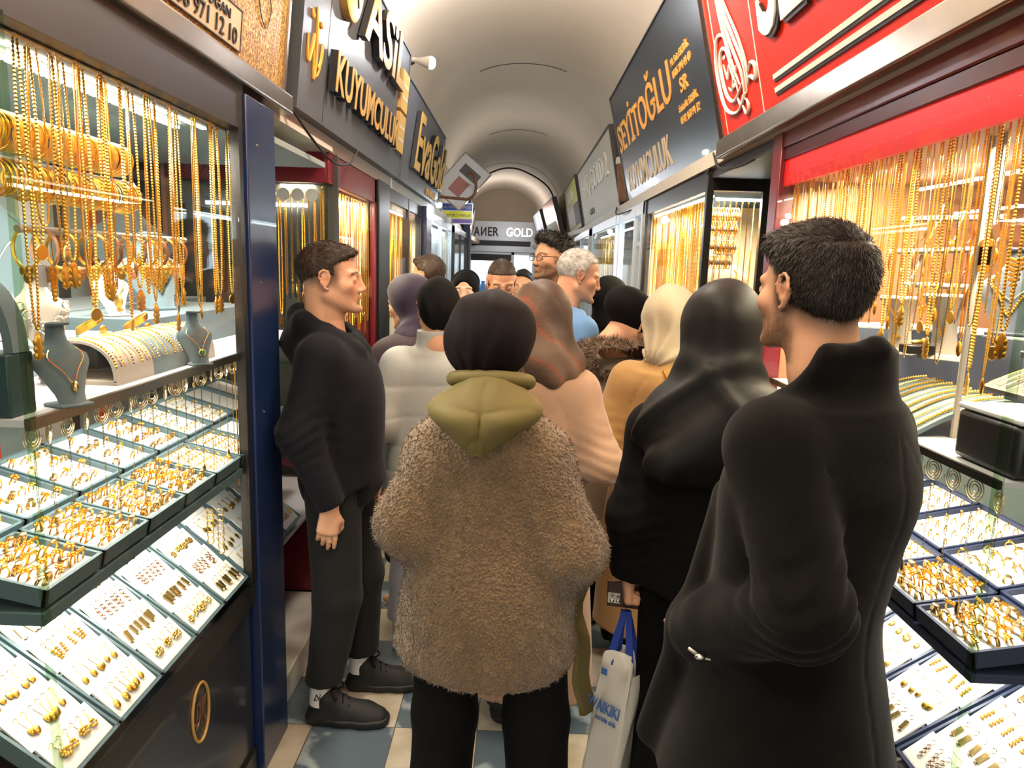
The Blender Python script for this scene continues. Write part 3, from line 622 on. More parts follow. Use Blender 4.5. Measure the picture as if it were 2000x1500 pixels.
    def legs(s, name, m, r=(.095, .075, .06), h=0.009, z0=0.06, fold=0.004, hem=0.0, seed=0, crotch=True, cuff=None):
        pts = np.array([s.w(s.L[k + n]) for k in ('hip', 'kn', 'an') for n in 'lr']); lo, hi = pts.min(0) - max(r) - .05, pts.max(0) + max(r) + .05; zt = 1.02 * s.s
        F = Field(axis(lo[0], hi[0], h), axis(lo[1], hi[1], h), axis(max(z0 * s.s - .03, 0), zt + .05, h)); k = s.s
        F.loft(s.stations([(.82, 0, .14, .115), (.95, 0, .155, .12), (1.02, 0, .14, .105)]), 0.03)
        for n in 'lr':
            an = s.w(s.L['an' + n]); kn = s.w(s.L['kn' + n]); d = an - kn; an = kn + d * (kn[2] - z0 * k) / (kn[2] - an[2])
            F.chain([s.w(s.L['hip' + n]), kn, an], [a * k for a in r], 0.02)
            if cuff: F.cap(an + A(0, 0, .015), an + A(0, 0, .03), cuff, cuff + .003, 0.01)
        if fold: F.disp(lambda x, y, z: fold * lump(x, y, z, 18, (1, 1, 1.6), seed) * sstep(.75, .35, z) + fold * .4 * lump(x, y, z, 14, (1, 1, .4), seed + 1), lim=0.05)
        F.fn(lambda x, y, z: z0 * k - z + 0 * x, 0.006); V, Q = F.mesh(); return part(name, V, Q, m, s.root)
    def shoe(s, n, m, sole, size=0.29, height=0.075, h=0.006, laces=False, chunky=0.028):
        an = s.w(s.L['an' + n]); toe = s.w(s.L['toe' + n]); d = (toe - an) * A(1, 1, 0); d /= np.linalg.norm(d); sd = A(-d[1], d[0], 0); b = an * A(1, 1, 0) - d * 0.055
        P = lambda a, c, z: b + d * a * size + sd * c * size + A(0, 0, z)
        out = None
        for nm, mt, z0, z1, g in ((('shoe'), m, 0.012, height, 0.0), ('sole', sole, 0.0, chunky, 0.006)):
            lo, hi = b - size - .05, b + size + .05; L = [P(0, 0, 0), P(1, 0, 0)]; lo, hi = np.min(L, 0) - .09, np.max(L, 0) + .09
            F = Field(axis(lo[0], hi[0], h), axis(lo[1], hi[1], h), axis(-0.012, 0.17, h))
            F.chain([P(.13, 0, .03), P(.45, 0.0, .03), P(.72, .02, .028), P(.87, .01, .024)], [.038 + g, .04 + g, .048 + g, .04 + g], .02)
            if nm == 'shoe': F.cap(P(.2, 0, .04), P(.24, 0, .105), .04, .042, .03); F.cap(P(.3, 0, .09), P(.6, 0, .055), .035, .03, .03)
            F.fn(lambda x, y, z: z0 - z + 0 * x, 0.008)
            if nm == 'sole': F.fn(lambda x, y, z: z - z1 + 0 * x, 0.006)
            V, Q = F.mesh(); o = part(nm, V, Q, mt, s.root if out is None else out); out = out or o
        if laces:
            l = MB()
            for i in range(5):
                a = .36 + .07 * i; z = .118 - .012 * i; l.tube([P(a, -.09, z - .012), P(a + .02, 0, z + .004), P(a + .04, .09, z - .012)], .003, 6); l.tube([P(a, .09, z - .012), P(a + .02, 0, z + .006), P(a + .04, -.09, z - .012)], .003, 6)
            l.tube(spline([P(.34, 0, .125), P(.36, .1, .15), P(.42, .14, .12), P(.37, .03, .125), P(.33, -.1, .145), P(.4, -.14, .11)]), .003, 6); l.build('shoelace', 'black_cloth', out)
        return out

# ---------------------------------------------------------------- the passage: floor, vault, walls
def floor_mat():
    m = mat('floor_marble', 'C8C0B0', 0.28, coat=0.15); nt = m.node_tree; p = nt.nodes['Principled BSDF']; L = nt.links.new; N = nt.nodes.new
    tc = N('ShaderNodeTexCoord'); mp = N('ShaderNodeMapping'); mp.inputs['Location'].default_value = (0.10 + 3.0, -2.368 + 3.3, 0); L(tc.outputs['Object'], mp.inputs[0])
    ck = N('ShaderNodeTexChecker'); ck.inputs['Scale'].default_value = 1 / .3; L(mp.outputs[0], ck.inputs['Vector'])
    w = N('ShaderNodeTexWave'); w.inputs['Scale'].default_value = 2.2; w.inputs['Distortion'].default_value = 9; w.inputs['Detail'].default_value = 4; w.inputs['Detail Scale'].default_value = 1.4; w.bands_direction = 'DIAGONAL'; L(tc.outputs['Object'], w.inputs['Vector'])
    n = N('ShaderNodeTexNoise'); n.inputs['Scale'].default_value = 7; n.inputs['Detail'].default_value = 6; L(tc.outputs['Object'], n.inputs['Vector'])
    def ramp(src, a, b, p0, p1):
        r = N('ShaderNodeValToRGB'); r.color_ramp.elements[0].color = srgb(a) + (1,); r.color_ramp.elements[1].color = srgb(b) + (1,); r.color_ramp.elements[0].position = p0; r.color_ramp.elements[1].position = p1; L(src, r.inputs[0]); return r.outputs[0]
    dark = ramp(w.outputs['Fac'], '56646F', '98A4AA', .75, 1.0); lite = ramp(n.outputs['Fac'], 'A89C86', 'C6BCAA', .35, .62)
    mx = N('ShaderNodeMix'); mx.data_type = 'RGBA'; L(ck.outputs['Fac'], mx.inputs[0]); L(dark, mx.inputs[6]); L(lite, mx.inputs[7])
    br = N('ShaderNodeTexBrick'); br.offset = 0; br.inputs['Scale'].default_value = 1; br.inputs['Mortar Size'].default_value = .0022; br.inputs['Brick Width'].default_value = .3; br.inputs['Row Height'].default_value = .3; L(mp.outputs[0], br.inputs['Vector'])
    m2 = N('ShaderNodeMix'); m2.data_type = 'RGBA'; L(br.outputs['Fac'], m2.inputs[0]); L(mx.outputs[2], m2.inputs[6]); m2.inputs[7].default_value = srgb('5A544C') + (1,); L(m2.outputs[2], p.inputs['Base Color'])
floor_mat()
def bx(x0, x1, y0, y1, z0, z1, name, m, parent=None, bevel=0): return MB().box((x0, y0, z0), (x1, y1, z1)).build(name, m, parent, bevel=bevel)
struct(bx(-2.1, 2.1, -6, 22, -.1, 0, 'floor', 'floor_marble'))
mat('vault_plaster', 'E0CEB6', 0.85, var=(1.1, 0.05), bump=('noise', 9, 0.25, 0.01)); mat('wall_plaster', 'B9AA92', 0.85, var=(2, 0.07)); mat('wall_inner', '4A4640', 0.7)
def drift(y): return -.05 * max(0, y - 10)
ys = [-2.6, -1.0, 0, 1.5, 3, 3.05, 4.5, 6.2, 6.25, 8, 10, 12, 12.05, 14, 17, 20.2]; P = []
for y in ys:
    k = .985 if y in (3.05, 6.25, 12.05) else 1.0; row = [(drift(y) + 1.0, y, 2.35)]
    for i in range(33): a = PI * i / 32; row.append((drift(y) + 1.0 * math.cos(a) * (1 if 0 < i < 32 else 1), y, 2.85 + .82 * k * math.sin(a)))
    row.append((drift(y) - 1.0, y, 2.35)); P.append(row)
e = empty('steel_strip', (.84, 1.6, 2.17), 0, 'scratched steel strip under the red sign above the right window', 'strip'); MB().box((-.035, -1.5, -.03), (.02, 1.53, .042)).build('strip_body', 'steel', e, bevel=.005)
struct(MB().slab(np.array(P), -.12).build('ceiling', 'vault_plaster', angle=50))
for nm, sx in (('wall_left', -1), ('wall_right', 1)):
    # upper wall carrying the signs and the back of the shops
    struct(bx(*sorted((sx * .98, sx * 1.12)), -2.6, 10, 2.2, 2.9, nm + '_upper', 'wall_plaster'))
    q_ = lambda y, a, b, z0, z1: [(a + drift(y), y, z0), (b + drift(y), y, z0), (b + drift(y), y, z1), (a + drift(y), y, z1)]
    struct(MB().hexa(q_(10, sx * .98, sx * 1.12, 2.2, 2.9), q_(20.2, sx * .98, sx * 1.12, 2.2, 2.9)).build(nm + '_upper_far', 'wall_plaster', smooth=False))
    struct(MB().hexa(q_(10, sx * .84, sx * 1.05, 2.135, 2.2), q_(20.2, sx * .84, sx * 1.05, 2.135, 2.2)).build('trim_' + ('3' if sx < 0 else '4'), 'cream_panel', smooth=False))
    struct(bx(*sorted((sx * 1.95, sx * 2.05)), -2.6, 20, 0, 2.3, nm, 'wall_inner'))
    struct(bx(*sorted((sx * 1.12, sx * 1.95)), -2.6, 20, 2.2, 2.3, 'ceiling_shops_' + nm[5:], 'wall_plaster'))
    struct(bx(*sorted((sx * .84, sx * 1.05)), -2.6, 10, 2.135, 2.2, 'trim_' + ('1' if sx < 0 else '2'), 'cream_panel'))
struct(bx(-2.1, 2.1, 21.2, 21.3, 0, 3.8, 'wall_front', 'wall_plaster'))
struct(bx(-1.6, .8, 20.2, 20.32, 2.8, 3.75, 'wall_lunette', 'wall_plaster'))
for y, n_ in ((7.6, 'nearer'), (11.2, 'farther')):
    q = MB().tube([(drift(y) + .996 * math.cos(a), y + .01 * math.sin(9 * a), 2.85 + .812 * math.sin(a)) for a in np.linspace(1.15, 2.05, 20)], .0035, 5).build('plaster_crack', 'panel_dark'); tag(q, 'hairline crack across the crown of the vault, the %s one' % n_, 'crack')
# bulbs
def bulb(loc, dirv, label, s=1.0):
    e = empty('passage_light', loc, 0, label, 'bulb'); d = np.array(dirv, float); d /= np.linalg.norm(d); R = np.array(Vector(d).to_track_quat('Z', 'Y').to_matrix())
    MB().lathe([(.012, -.09), (.013, -.06), (.016, -.055), (.03, -.005), (.031, 0)], n=20, R=R * s).build('bulb_body', 'bulb_body', e); MB().lathe([(.031, 0), (.0315, .01), (.028, .022), (.018, .031), (.004, .034)], n=20, R=R * s).build('bulb_glow', 'bulb_glow', e); return e
e = bulb((-.625, 4.9, 2.945), (1, .15, -.1), 'white LED bulb sticking out at the top end of the grey gold-lettered sign', 1.25)
MB().tube([(-.1, 0, 0), (-.155, .02, -.02), (-.19, .05, -.05)], .012, 8).build('bulb_holder', 'wire', e)
for q in ((-.78, 6.9, 2.21), (-.66, 8.6, 2.42), (-.72, 9.6, 2.32)):
    bulb(q, (.5, -.3, -.8), 'glowing white bulb ' + {6.9: 'under the lower edge of the script sign', 8.6: 'in front of the tilted white panel', 9.6: 'below the tilted white panel'}[q[1]])
    MB().tube([(0, .0, .0), (-.06, .04, .12), (-.98 - q[0], .04, .16)], .007, 8).build('bulb_holder', 'wire', [o for o in bpy.data.objects if o.name.startswith('passage_light') and o.type == 'EMPTY'][-1])
    point('passage_light', (q[0] + .05, q[1] - .04, q[2] - .07), 4, (.85, .94, 1), .03)
# ---------------------------------------------------------------- signs
def sign(name, label, o, u, w, v, h, m, frame='steel', depth=.08, fr=.018):
    """a box sign whose face starts at o, runs w along u and h along v"""
    F = Frame(o, u, v); e = empty(name, tuple(o), 0, label, 'sign'); F.o = np.zeros(3)
    mb = MB(); F.box(mb, 0, w, 0, h, -depth, 0); fc = mb.build('sign_face', m, e)
    if frame:
        mb = MB(); t = fr
        for a in ((-t, w + t, -t, 0), (-t, w + t, h, h + t), (-t, 0, 0, h), (w, w + t, 0, h)): F.box(mb, *a, -depth, .008)
        mb.build('sign_frame', frame, e)
    return e, F
def put(F, e, name, m, texts, ext=.004, c=.0, **k):
    for t in texts: mb = MB(); F.text(mb, *t, ext=ext, c=c, **k); q = mb.build('lettering', m, e)
    return q
LV = A(.1, 0, 1); RV = A(-.245, 0, 1)
# gold glitter sign (left, nearest)
m = mat('gold_glitter', 'B8842E', 0.45, 0.35); nt = m.node_tree; pb = nt.nodes['Principled BSDF']; tc = nt.nodes.new('ShaderNodeTexCoord'); no = nt.nodes.new('ShaderNodeTexNoise'); no.inputs['Scale'].default_value = 130; no.inputs['Detail'].default_value = 3
rp = nt.nodes.new('ShaderNodeValToRGB'); el = rp.color_ramp.elements; el[0].color = srgb('6E4A12') + (1,); el[0].position = .38; el[1].color = srgb('F4D47C') + (1,); el[1].position = .68; q = el.new(.52); q.color = srgb('B8862C') + (1,)
nt.links.new(tc.outputs['Object'], no.inputs[0]); nt.links.new(no.outputs['Fac'], rp.inputs[0]); nt.links.new(rp.outputs[0], pb.inputs['Base Color'])
e, F = sign('glitter_sign', 'gold glitter shop sign with a phone number panel above the left window', A(-.8, .3, 2.215), A(0, 1, 0), 2.17, LV, .72, 'gold_glitter', 'steel', .1)
mb = MB(); F.box(mb, 1.2, 1.8, .02, .125, 0, .004); F.box(mb, 1.0, 1.76, .15, .28, 0, .004); q = mb.build('phone_panel', 'plaque', e)
mb = MB(); [F.stroke(mb, p_, .003, .006) for p_ in ([(.3, .14), (.3, .42), (1.83, .42), (1.83, .14), (.3, .14)],)] if 0 else [F.box(mb, *b, .002, .006) for b in ((1.2, 1.802, .018, .021), (1.2, 1.802, .124, .127), (1.799, 1.802, .02, .125))]; mb.build('panel_border', 'letter_black', q)
put(F, q, 'lettering', 'letter_black', [('0538 971 12 10', 1.36, .03, .41, .042), ('DOĞAN', 1.55, .082, .17, .034)], .003, .005)
mb = MB()
for s_ in ([(2.0, .62), (1.96, .45), (1.9, .3), (1.93, .18), (1.99, .14), (2.02, .2), (1.99, .25)], [(2.06, .55), (2.0, .4), (1.97, .32), (2.0, .28)], [(1.93, .5), (1.9, .44), (1.93, .4), (1.97, .43), (1.95, .48)], [(1.9, .22), (1.92, .3), (1.96, .33)]): F.stroke(mb, s_, .0016, .003)
for q in ((1.93, .46), (1.96, .4), (1.9, .41)): mb.ball(F.p(*q, .002), (.004, .012, .012), 8)
mb.build('flourish', 'letter_black', e)
# steel strip and fascia under it
e = empty('window_fascia', (-.86, 1.7, 2.1), 0, 'dark brown fascia and steel strip over the left jewellery window', 'fascia')
MB().box((-.04, -1.4, -.07), (.065, .42, .05)).build('fascia_board', 'brown_frame', e); MB().box((.0, -1.4, .05), (.085, .82, .112)).build('steel_strip', 'steel', e, bevel=.008)
# grey sign with relief gold letters
e, F = sign('relief_sign', 'grey panel sign with raised gold letters and round medallion on the left wall', A(-.795, 2.6, 2.2), A(0, 1, 0), 2.12, LV, .74, 'slate_panel', 'slate_panel', .1, .008)
for nm, t_ in (('ASiL', (.75, .45, 1.05, .27)), ('KUYUMCULUK', (.35, .13, 1.43, .155))):
    V_, F_ = text_verts(nm, t_[2], t_[3], .03, bold=.02); mb = MB(); mb.add(F.map(V_, t_[0] - .0, t_[1], .008), F_, 0); q = mb.build('raised_letters', 'letter_side', e)
    mb = MB(); V_[:, 2] *= .08; mb.add(F.map(V_, t_[0], t_[1], .0385), F_, 0); mb.build('letter_face', 'letter_gold', q)
mb = MB().lathe([(.15, 0), (.15, .03), (.14, .034)], F.p(.55, .6, 0), 32, F.R()); q = mb.build('medallion', 'letter_gold', e); mb = MB()
for s_ in ([(.47, .58), (.53, .66), (.59, .56), (.63, .64)], [(.49, .53), (.56, .58), (.61, .52)]): F.stroke(mb, s_, .005, .035)
mb.build('medallion_script', 'letter_black', q)
mb = MB(); k_ = lambda pts, r=.007: F.stroke(mb, [(.07 + x * .2, .13 + y * .23) for x, y in pts], [r * .6, r, r, r * .4], .004)
k_([(.0, .55), (.05, .25), (.15, .2), (.3, .5), (.35, .62), (.38, .4)]); k_([(.38, .4), (.45, .1), (.5, .0), (.55, .3), (.5, .7), (.45, .95), (.43, 1.05)]); k_([(.55, .3), (.7, .2), (.85, .35), (.9, .6), (.8, .2), (.65, .05)]); k_([(.15, .95), (.2, .85), (.28, .9)]); k_([(.7, .9), (.75, .83), (.8, .88)])
mb.build('script_ornament', 'letter_orange', e)
for i, b0 in enumerate((.36, .12)):
    mb = MB(); F.box(mb, 1.86, 2.09, b0 + .02, b0 + .24, 0, .02); q = mb.build('plaque', 'letter_gold', e)
    for b1 in (.15, .08): mb = MB(); F.box(mb, 1.89, 2.06, b0 + b1, b0 + b1 + .022, .02, .0215); mb.build('worn_text_line', 'plaque', q)
mb = MB(); F.box(mb, .335, .34, 0, .74, 0, .001); mb.build('panel_joint', 'letter_black', e)
# script sign
e, F = sign('script_sign', 'grey sign with black and gold script lettering farther along the left wall', A(-.795, 4.78, 2.2), A(0, 1, 0), 2.2, LV, .62, 'slate_panel', 'slate_panel', .1, .008)
for t, a, b, w, h in (('Eva', .32, .11, .78, .4), ('Gold', 1.16, .11, 1.0, .4)):
    V_, F_ = text_verts(t, w, h, .03, shear=.25, bold=.01); mb = MB(); mb.add(F.map(V_, a, b, .005), F_); q = mb.build('raised_letters', 'letter_side', e); V_[:, 2] *= .1; mb = MB(); mb.add(F.map(V_, a, b, .036), F_); mb.build('letter_face', 'letter_gold', q)
put(F, e, 'small_lettering', 'letter_gold', [('KUYUMCULUK', 1.3, .02, .6, .06)], .01)
# projecting signs on the left
mat('faded_red', 'A8706C', .6)
e, F = sign('tilted_panel', 'tilted white panel with a faded red print hanging off the left wall', A(-.72, 8.5, 2.28), A(.75, .25, .9), .55, A(-.6, .1, .75), .38, 'alu_white', 'steel', .03, .01)
mb = MB(); F.box(mb, .1, .3, .1, .26, 0, .002); mb.build('red_print', 'faded_red', e); mb = MB(); F.box(mb, .34, .46, .06, .3, 0, .002); mb.build('grey_print', 'slate_panel', e)
e, F = sign('repair_sign', 'blue, yellow and purple sign offering gold and silver repair, projecting from the left wall', A(-.97, 9.0, 2.15), A(1, 0, 0), .37, A(0, 0, 1), .24, 'tag_white', 'alu_white', .02, .006)
for b0, b1, c_, nm in ((.155, .235, '1F3E8C', 'blue_band'), (.06, .15, 'D8CE3A', 'yellow_band'), (.005, .055, '6A4A8A', 'purple_band')):
    mat(nm, c_, 0.5); mb = MB(); F.box(mb, .005, .365, b0, b1, 0, .002); q = mb.build(nm, nm, e)
    if nm == 'blue_band': put(F, q, 'lettering', 'yellow_band' if 'yellow_band' in MATS else 'letter_gold', [('ALTIN & GÜMÜŞ', .02, .17, .33, .045)], .002, .003)
    elif nm == 'yellow_band': put(F, q, 'lettering', 'letter_black', [('TAMİRİ YAPILIR', .02, .08, .33, .045)], .002, .003)
# red sign (right, nearest)
e, F = sign('red_sign', 'red shop sign with white letters, twin stripes and a white calligraphy emblem', A(.865, 3.20, 2.215), A(0, -1, 0), 2.95, RV, .74, 'red_sign', 'steel', .1, .022)
V_, F_ = text_verts('SELÇUK', 1.42, .46, .012, bold=.02, shear=.1); mb = MB(); mb.add(F.map(V_, .625, .145, .002), F_); mb.build('letter_shadow', 'letter_black', e); mb = MB(); mb.add(F.map(V_, .61, .16, .008), F_); mb.build('white_letters', 'letter_white', e)
for b in (.065, .108):
    mb = MB(); F.box(mb, .64, 2.8, b, b + .016, 0, .006); q = mb.build('stripe', 'letter_white', e); mb = MB(); F.box(mb, .645, 2.8, b - .01, b, 0, .004); mb.build('stripe_shadow', 'letter_black', q)
for a_ in (.05, .5): mb = MB(); F.box(mb, a_, a_ + .006, .03, .72, 0, .002); mb.build('border_line', 'letter_white', e)
mb = MB(); X = lambda x, y: (.04 + x * .42, .07 + y * .52); S = lambda pts, r=.008: F.stroke(mb, [X(*q) for q in pts], [r * .35, r * .7, r * .8, r * .7, r * .35], .006)
S([(.75, .12), (.45, .03), (.12, .12), (.03, .4), (.15, .62), (.38, .6), (.5, .42)], .011); S([(.7, .2), (.42, .12), (.22, .2), (.16, .4), (.24, .52), (.38, .5), (.45, .36)], .011)
S([(.38, 1.05), (.45, .8), (.62, .55), (.8, .3), (.78, .12)], .009); S([(.34, 1.05), (.42, .74), (.56, .48), (.72, .25), (.7, .08)], .009); S([(.3, .98), (.36, .7), (.48, .42), (.62, .2)], .009); S([(.42, .95), (.55, .76), (.76, .5), (.86, .3), (.84, .16)], .008)
S([(.25, .42), (.32, .3), (.42, .38), (.5, .26), (.6, .34)], .008); S([(.3, .24), (.4, .2), (.5, .28), (.55, .16)], .008); S([(.84, .16), (.92, .2), (1.04, .16), (1.08, .24), (.98, .28), (.88, .24)], .011); S([(.62, .05), (.7, -.02), (.78, .02), (.74, .08)], .009); S([(.5, .14), (.58, .06), (.66, .12)], .007)
for q in ((.36, .34), (.47, .22), (.3, .46)): mb.ball(F.p(*X(*q), .006), (.006, .01, .01), 8)
mb.build('calligraphy_emblem', 'letter_white', e)
# blue-grey sign
e, F = sign('slate_blue_sign', 'glossy blue-grey sign with orange lettering leaning out from the right wall', A(.855, 5.9, 2.2), A(0, -1, 0), 2.68, RV, .79, 'blue_sign', 'brown_frame', .1, .008)
put(F, e, 'orange_lettering', 'letter_orange', [('SEYİTOĞLU', .06, .36, 1.92, .27), ('M. Sait ERTÜK', 2.05, .5, .38, .042), ('0505 394 44 40', 2.05, .44, .38, .038), ('SR', 2.16, .345, .16, .07), ('Eminebir ERTÜK', 2.07, .27, .38, .042), ('0542 168 91 12', 2.07, .21, .38, .038)], .004, bold=.01)
put(F, e, 'pale_lettering', 'plaque', [('KUYUMCULUK', .18, .06, 1.57, .17)], .004, bold=.01)
e, F = sign('beige_sign', 'faded beige sign with pale lettering next along the right wall', A(.86, 9.85, 2.22), A(0, -1, 0), 3.4, A(-.2, 0, 1), .66, 'cream_panel', 'brown_frame', .1, .02)
put(F, e, 'pale_lettering', 'letter_white', [('HAQ GOLD 2', .5, .27, 2.5, .26)], .012); put(F, e, 'small_lettering', 'panel_dark', [('GOLD', .9, .07, .5, .07)], .005)
mat('yellow_print', 'B8B050', .6); mat('green_print', '6A7A5A', .6)
e, F = sign('picture_sign', 'yellow-green printed sign with a dark picture, farther along the right wall', A(.84, 12.4, 2.24), A(0, -1, 0), 2.3, A(-.2, 0, 1), .66, 'yellow_print', 'brown_frame', .1)
mb = MB(); F.box(mb, 1.4, 2.2, .04, .34, 0, .004); mb.build('picture', 'panel_dark', e); put(F, e, 'lettering', 'letter_white', [('ALTIN', .5, .42, 1.1, .16)], .005); mb = MB(); F.box(mb, .1, 1.3, .05, .3, 0, .003); mb.build('pale_print', 'cream_panel', e)
for i, (y, nm, mt) in enumerate(((15.3, 'pink and yellow printed sign far along the right wall', 'rose_gold'), (18.2, 'grey printed sign at the far end of the right wall', 'alu_white'))):
    e, F = sign('printed_sign', nm, A(.84 + drift(y - 1), y, 2.2), A(.05, -1, 0), 2.2, A(-.3, 0, 1), .68, mt, 'brown_frame', .08); mb = MB(); F.box(mb, .1, 1.9, .06, .3, 0, .004); mb.build('print_band', 'yellow_print' if i == 0 else 'slate_panel', e)
for y, nm, mt in ((12.2, 'grey printed sign beyond the repair sign on the left wall', 'alu_white'), (15.5, 'brown printed sign far along the left wall', 'wood')):
    e, F = sign('printed_sign', nm, A(-.84 + drift(y), y, 2.2), A(-.05, 1, 0), 2.4, A(.2, 0, 1), .6, mt, 'brown_frame', .08); mb = MB(); F.box(mb, .2, 2.0, .1, .3, 0, .004); mb.build('print_band', 'slate_panel', e)
# end of the passage
e = empty('end_shop_sign', (-.52, 20.1, 2.0), 0, 'grey fascia reading in black and silver letters over the shop closing the passage', 'sign')
MB().box((-.95, 0, .0), (.95, .1, .82)).build('sign_face', 'alu_white', e); F = Frame((0, 0, 0), (1, 0, 0), (0, 0, 1)); F = Frame(A(-.95, 0, 0), (1, 0, 0), (0, 0, 1))
mb = MB(); F.text(mb, 'TA', .05, .42, .3, .24, .02, bold=.02); V_, F_ = text_verts('N', .15, .24, .02, bold=.02); V_[:, 0] = .15 - V_[:, 0]; mb.add(F.map(V_, .38, .42), F_); F.text(mb, 'ER', .57, .42, .3, .24, .02, bold=.02); mb.build('black_letters', 'letter_black', e)
mb = MB(); F.text(mb, 'GOLD', 1.08, .42, .72, .24, .02, bold=.02); mb.build('silver_letters', 'silver', e); mb = MB(); F.box(mb, .03, 1.75, .16, .3, 0, .01); mb.build('dark_band', 'letter_black', e)
e = empty('end_shop_window', (-.52, 20.2, 0), 0, 'cyan-lit shop window with pale frame at the end of the passage', 'shop window'); mb = MB()
for b in ((-.97, -.88), (.28, .36), (.88, .97)): mb.box((b[0], 0, 0), (b[1], .08, 2.0))
mb.box((-.97, 0, 1.93), (.97, .08, 2.0)).box((-.88, 0, 0), (.28, .08, .8)); mb.build('window_frame', 'alu_white', e); MB().box((-.88, .7, .8), (.88, .75, 1.95)).build('back_panel', 'tag_white', e); MB().box((-.88, .05, .78), (.28, .7, .82)).build('counter', 'shelf_white', e)
MB().box((-.88, .04, 1.75), (.28, .06, 1.93)).build('blind', 'letter_black', e); MB().box((-.8, .3, 1.88), (.2, .34, 1.9)).build('led_strip', 'led_cool', e)
MB().lathe([(.12, 0), (.17, .12), (.05, .3), (.06, .36)], (-.5, .35, .82), 20, sy=.6).build('blue_bust', 'blue_shirt', e)
mb = MB()
for i in range(22): mb.tube([(-.4 + .03 * i, .3, 1.86), (-.4 + .03 * i, .3, 1.35 - .05 * (i % 3))], .006, 5)
mb.build('chain_rows', 'gold_pale', e)
# cables and pipe
def cable(name, label, pts, r=.006, m='wire'): q = MB().tube(spline(pts, 10), r, 6).build(name, m); return tag(q, label, 'cable')
cable('cable', 'dark cable following the arch of the vault at the far end', [(-1.25 + drift(15) + .12, 15, 2.5)] + [(drift(15) + .93 * math.cos(a), 15, 2.82 + .78 * math.sin(a) * (.96 + .03 * math.sin(5 * a))) for a in np.linspace(PI, 0, 12)], .016)
cable('cable', 'black cable drooping from the beam beside the blue post', [(-.80, 2.55, 2.19), (-.77, 2.75, 2.1), (-.76, 3.0, 2.06), (-.77, 3.3, 2.1), (-.79, 3.55, 2.19)], .005)
cable('cable', 'short cable looping below the blue-grey sign on the right', [(.84, 3.3, 2.19), (.82, 3.1, 2.1), (.84, 2.85, 2.08), (.9, 2.7, 2.12)], .005)
cable('cable', 'thin cable sagging under the beige sign on the right', [(.84, 6.5, 2.2), (.8, 6.2, 2.12), (.82, 5.8, 2.11), (.88, 5.4, 2.13)], .006)
tag(MB().tube(spline([(-.6, 8.0, 2.62), (-.54, 7.98, 2.63), (-.5, 7.97, 2.54), (-.51, 7.98, 2.42), (-.58, 8.0, 2.36), (-.66, 8.0, 2.36), (-.98, 8.0, 2.38)], 8), .016, 10).build('bent_pipe', 'wood'), 'brown bent pipe curling off the left wall above the tilted white panel', 'pipe')
def can(loc, label):
    e = empty('plastic_pot', loc, 0, label, 'pot'); MB().lathe([(.055, -.3), (.085, 0)], n=20).build('pot_body', 'wood', e); MB().lathe([(.088, 0), (.094, .01), (.094, .05), (.085, .055)], n=20).build('pot_rim', 'cream_panel', e)
can((.86, 6.15, 2.52), 'brown pot with a cream rim wedged behind the blue-grey sign')
# ---------------------------------------------------------------- shop shells
# left: blue post and the window box
e = empty('blue_post', (-.85, 2.22, 0), 0, 'glossy dark blue metal post at the far end of the left window', 'post')
MB().box((.012, -.105, 0), (.065, .13, 2.13)).build('post_body', 'blue_post', e, bevel=.004); MB().box((-.03, .1, 0), (.05, .15, 2.12)).build('dark_return', 'black_metal', e, bevel=.003)
mb = MB(); [mb.ball((.066, -.03, z), .004, 6) for z in (1.6, 1.2, 2.0)]; mb.build('screw', 'steel', e)
e = empty('window_plinth', (-1.2, 1.65, 0), 0, 'black lacquered base of the left window with a gold oval monogram', 'base')
MB().box((-.6, -.5, 0), (.385, .45, .6)).build('base_panel', 'navy_panel', e); MB().box((-.6, -.51, .6), (.4, .46, .672)).build('base_top', 'black_metal', e); MB().box((.385, -.5, 0), (.395, .45, .1)).build('kick_board', 'black_metal', e)
F = Frame((.386, -.5, 0), (0, 1, 0), (0, 0, 1)); mb = MB(); mb.torus(F.p(.585, .475, .002), .082, .004, F.R() @ np.diag([.6, 1, 1]), 40, 8); q = mb.build('gold_oval', 'letter_gold', e); mb = MB(); F.text(mb, 'DK', .55, .44, .07, .07, .002, c=.001, shear=.4); mb.build('monogram', 'rose_gold', q)
e = empty('entrance_step', (-1.3, 2.85, 0), 0, 'white marble step at the recessed shop door behind the blue post', 'step'); MB().box((-.5, -.42, 0), (.47, .33, .12)).build('step_block', 'white_marble', e, bevel=.006)

# ---------------------------------------------------------------- jewellery: one mesh of each kind
def pix(px, py, x=None, y=None, z=None):
    """the point of the plane x=, y= or z= that the camera sees at a picture position"""
    d = _M @ A((px - 1000) / FPX, -(py - 750) / FPX, 1.0); o = A(0, 0, 1.68)
    t = (x - o[0]) / d[0] if x is not None else ((y - o[1]) / d[1] if y is not None else (z - o[2]) / d[2]); return o + t * d
def ring_mesh(v):
    m = MB(); m.torus((0, 0, .0095), .0092, .0014, rotx(PI / 2), 14, 5)
    if v == 0: m.ball((0, 0, .0205), (.0045, .0035, .0028), 8)
    elif v == 1: [m.ball((.0055 * math.cos(a), .0055 * math.sin(a), .0205), (.0032, .0032, .002), 6) for a in np.linspace(0, 2 * PI, 5, endpoint=False)]; m.ball((0, 0, .0215), .0025, 6)
    elif v == 2: m.box((-.009, -.003, .018), (.009, .003, .0205)); [m.ball((q, 0, .0215), .0022, 6) for q in (-.006, 0, .006)]
    else: [m.torus((0, s_, .0095), .0098, .0011, rotx(PI / 2), 14, 4) for s_ in (-.0022, .0022)]; m.ball((0, 0, .0205), (.007, .005, .0022), 8)
    return m.mesh('ring', ('gold', 'gold_deep', 'gold', 'gold_pale')[v])
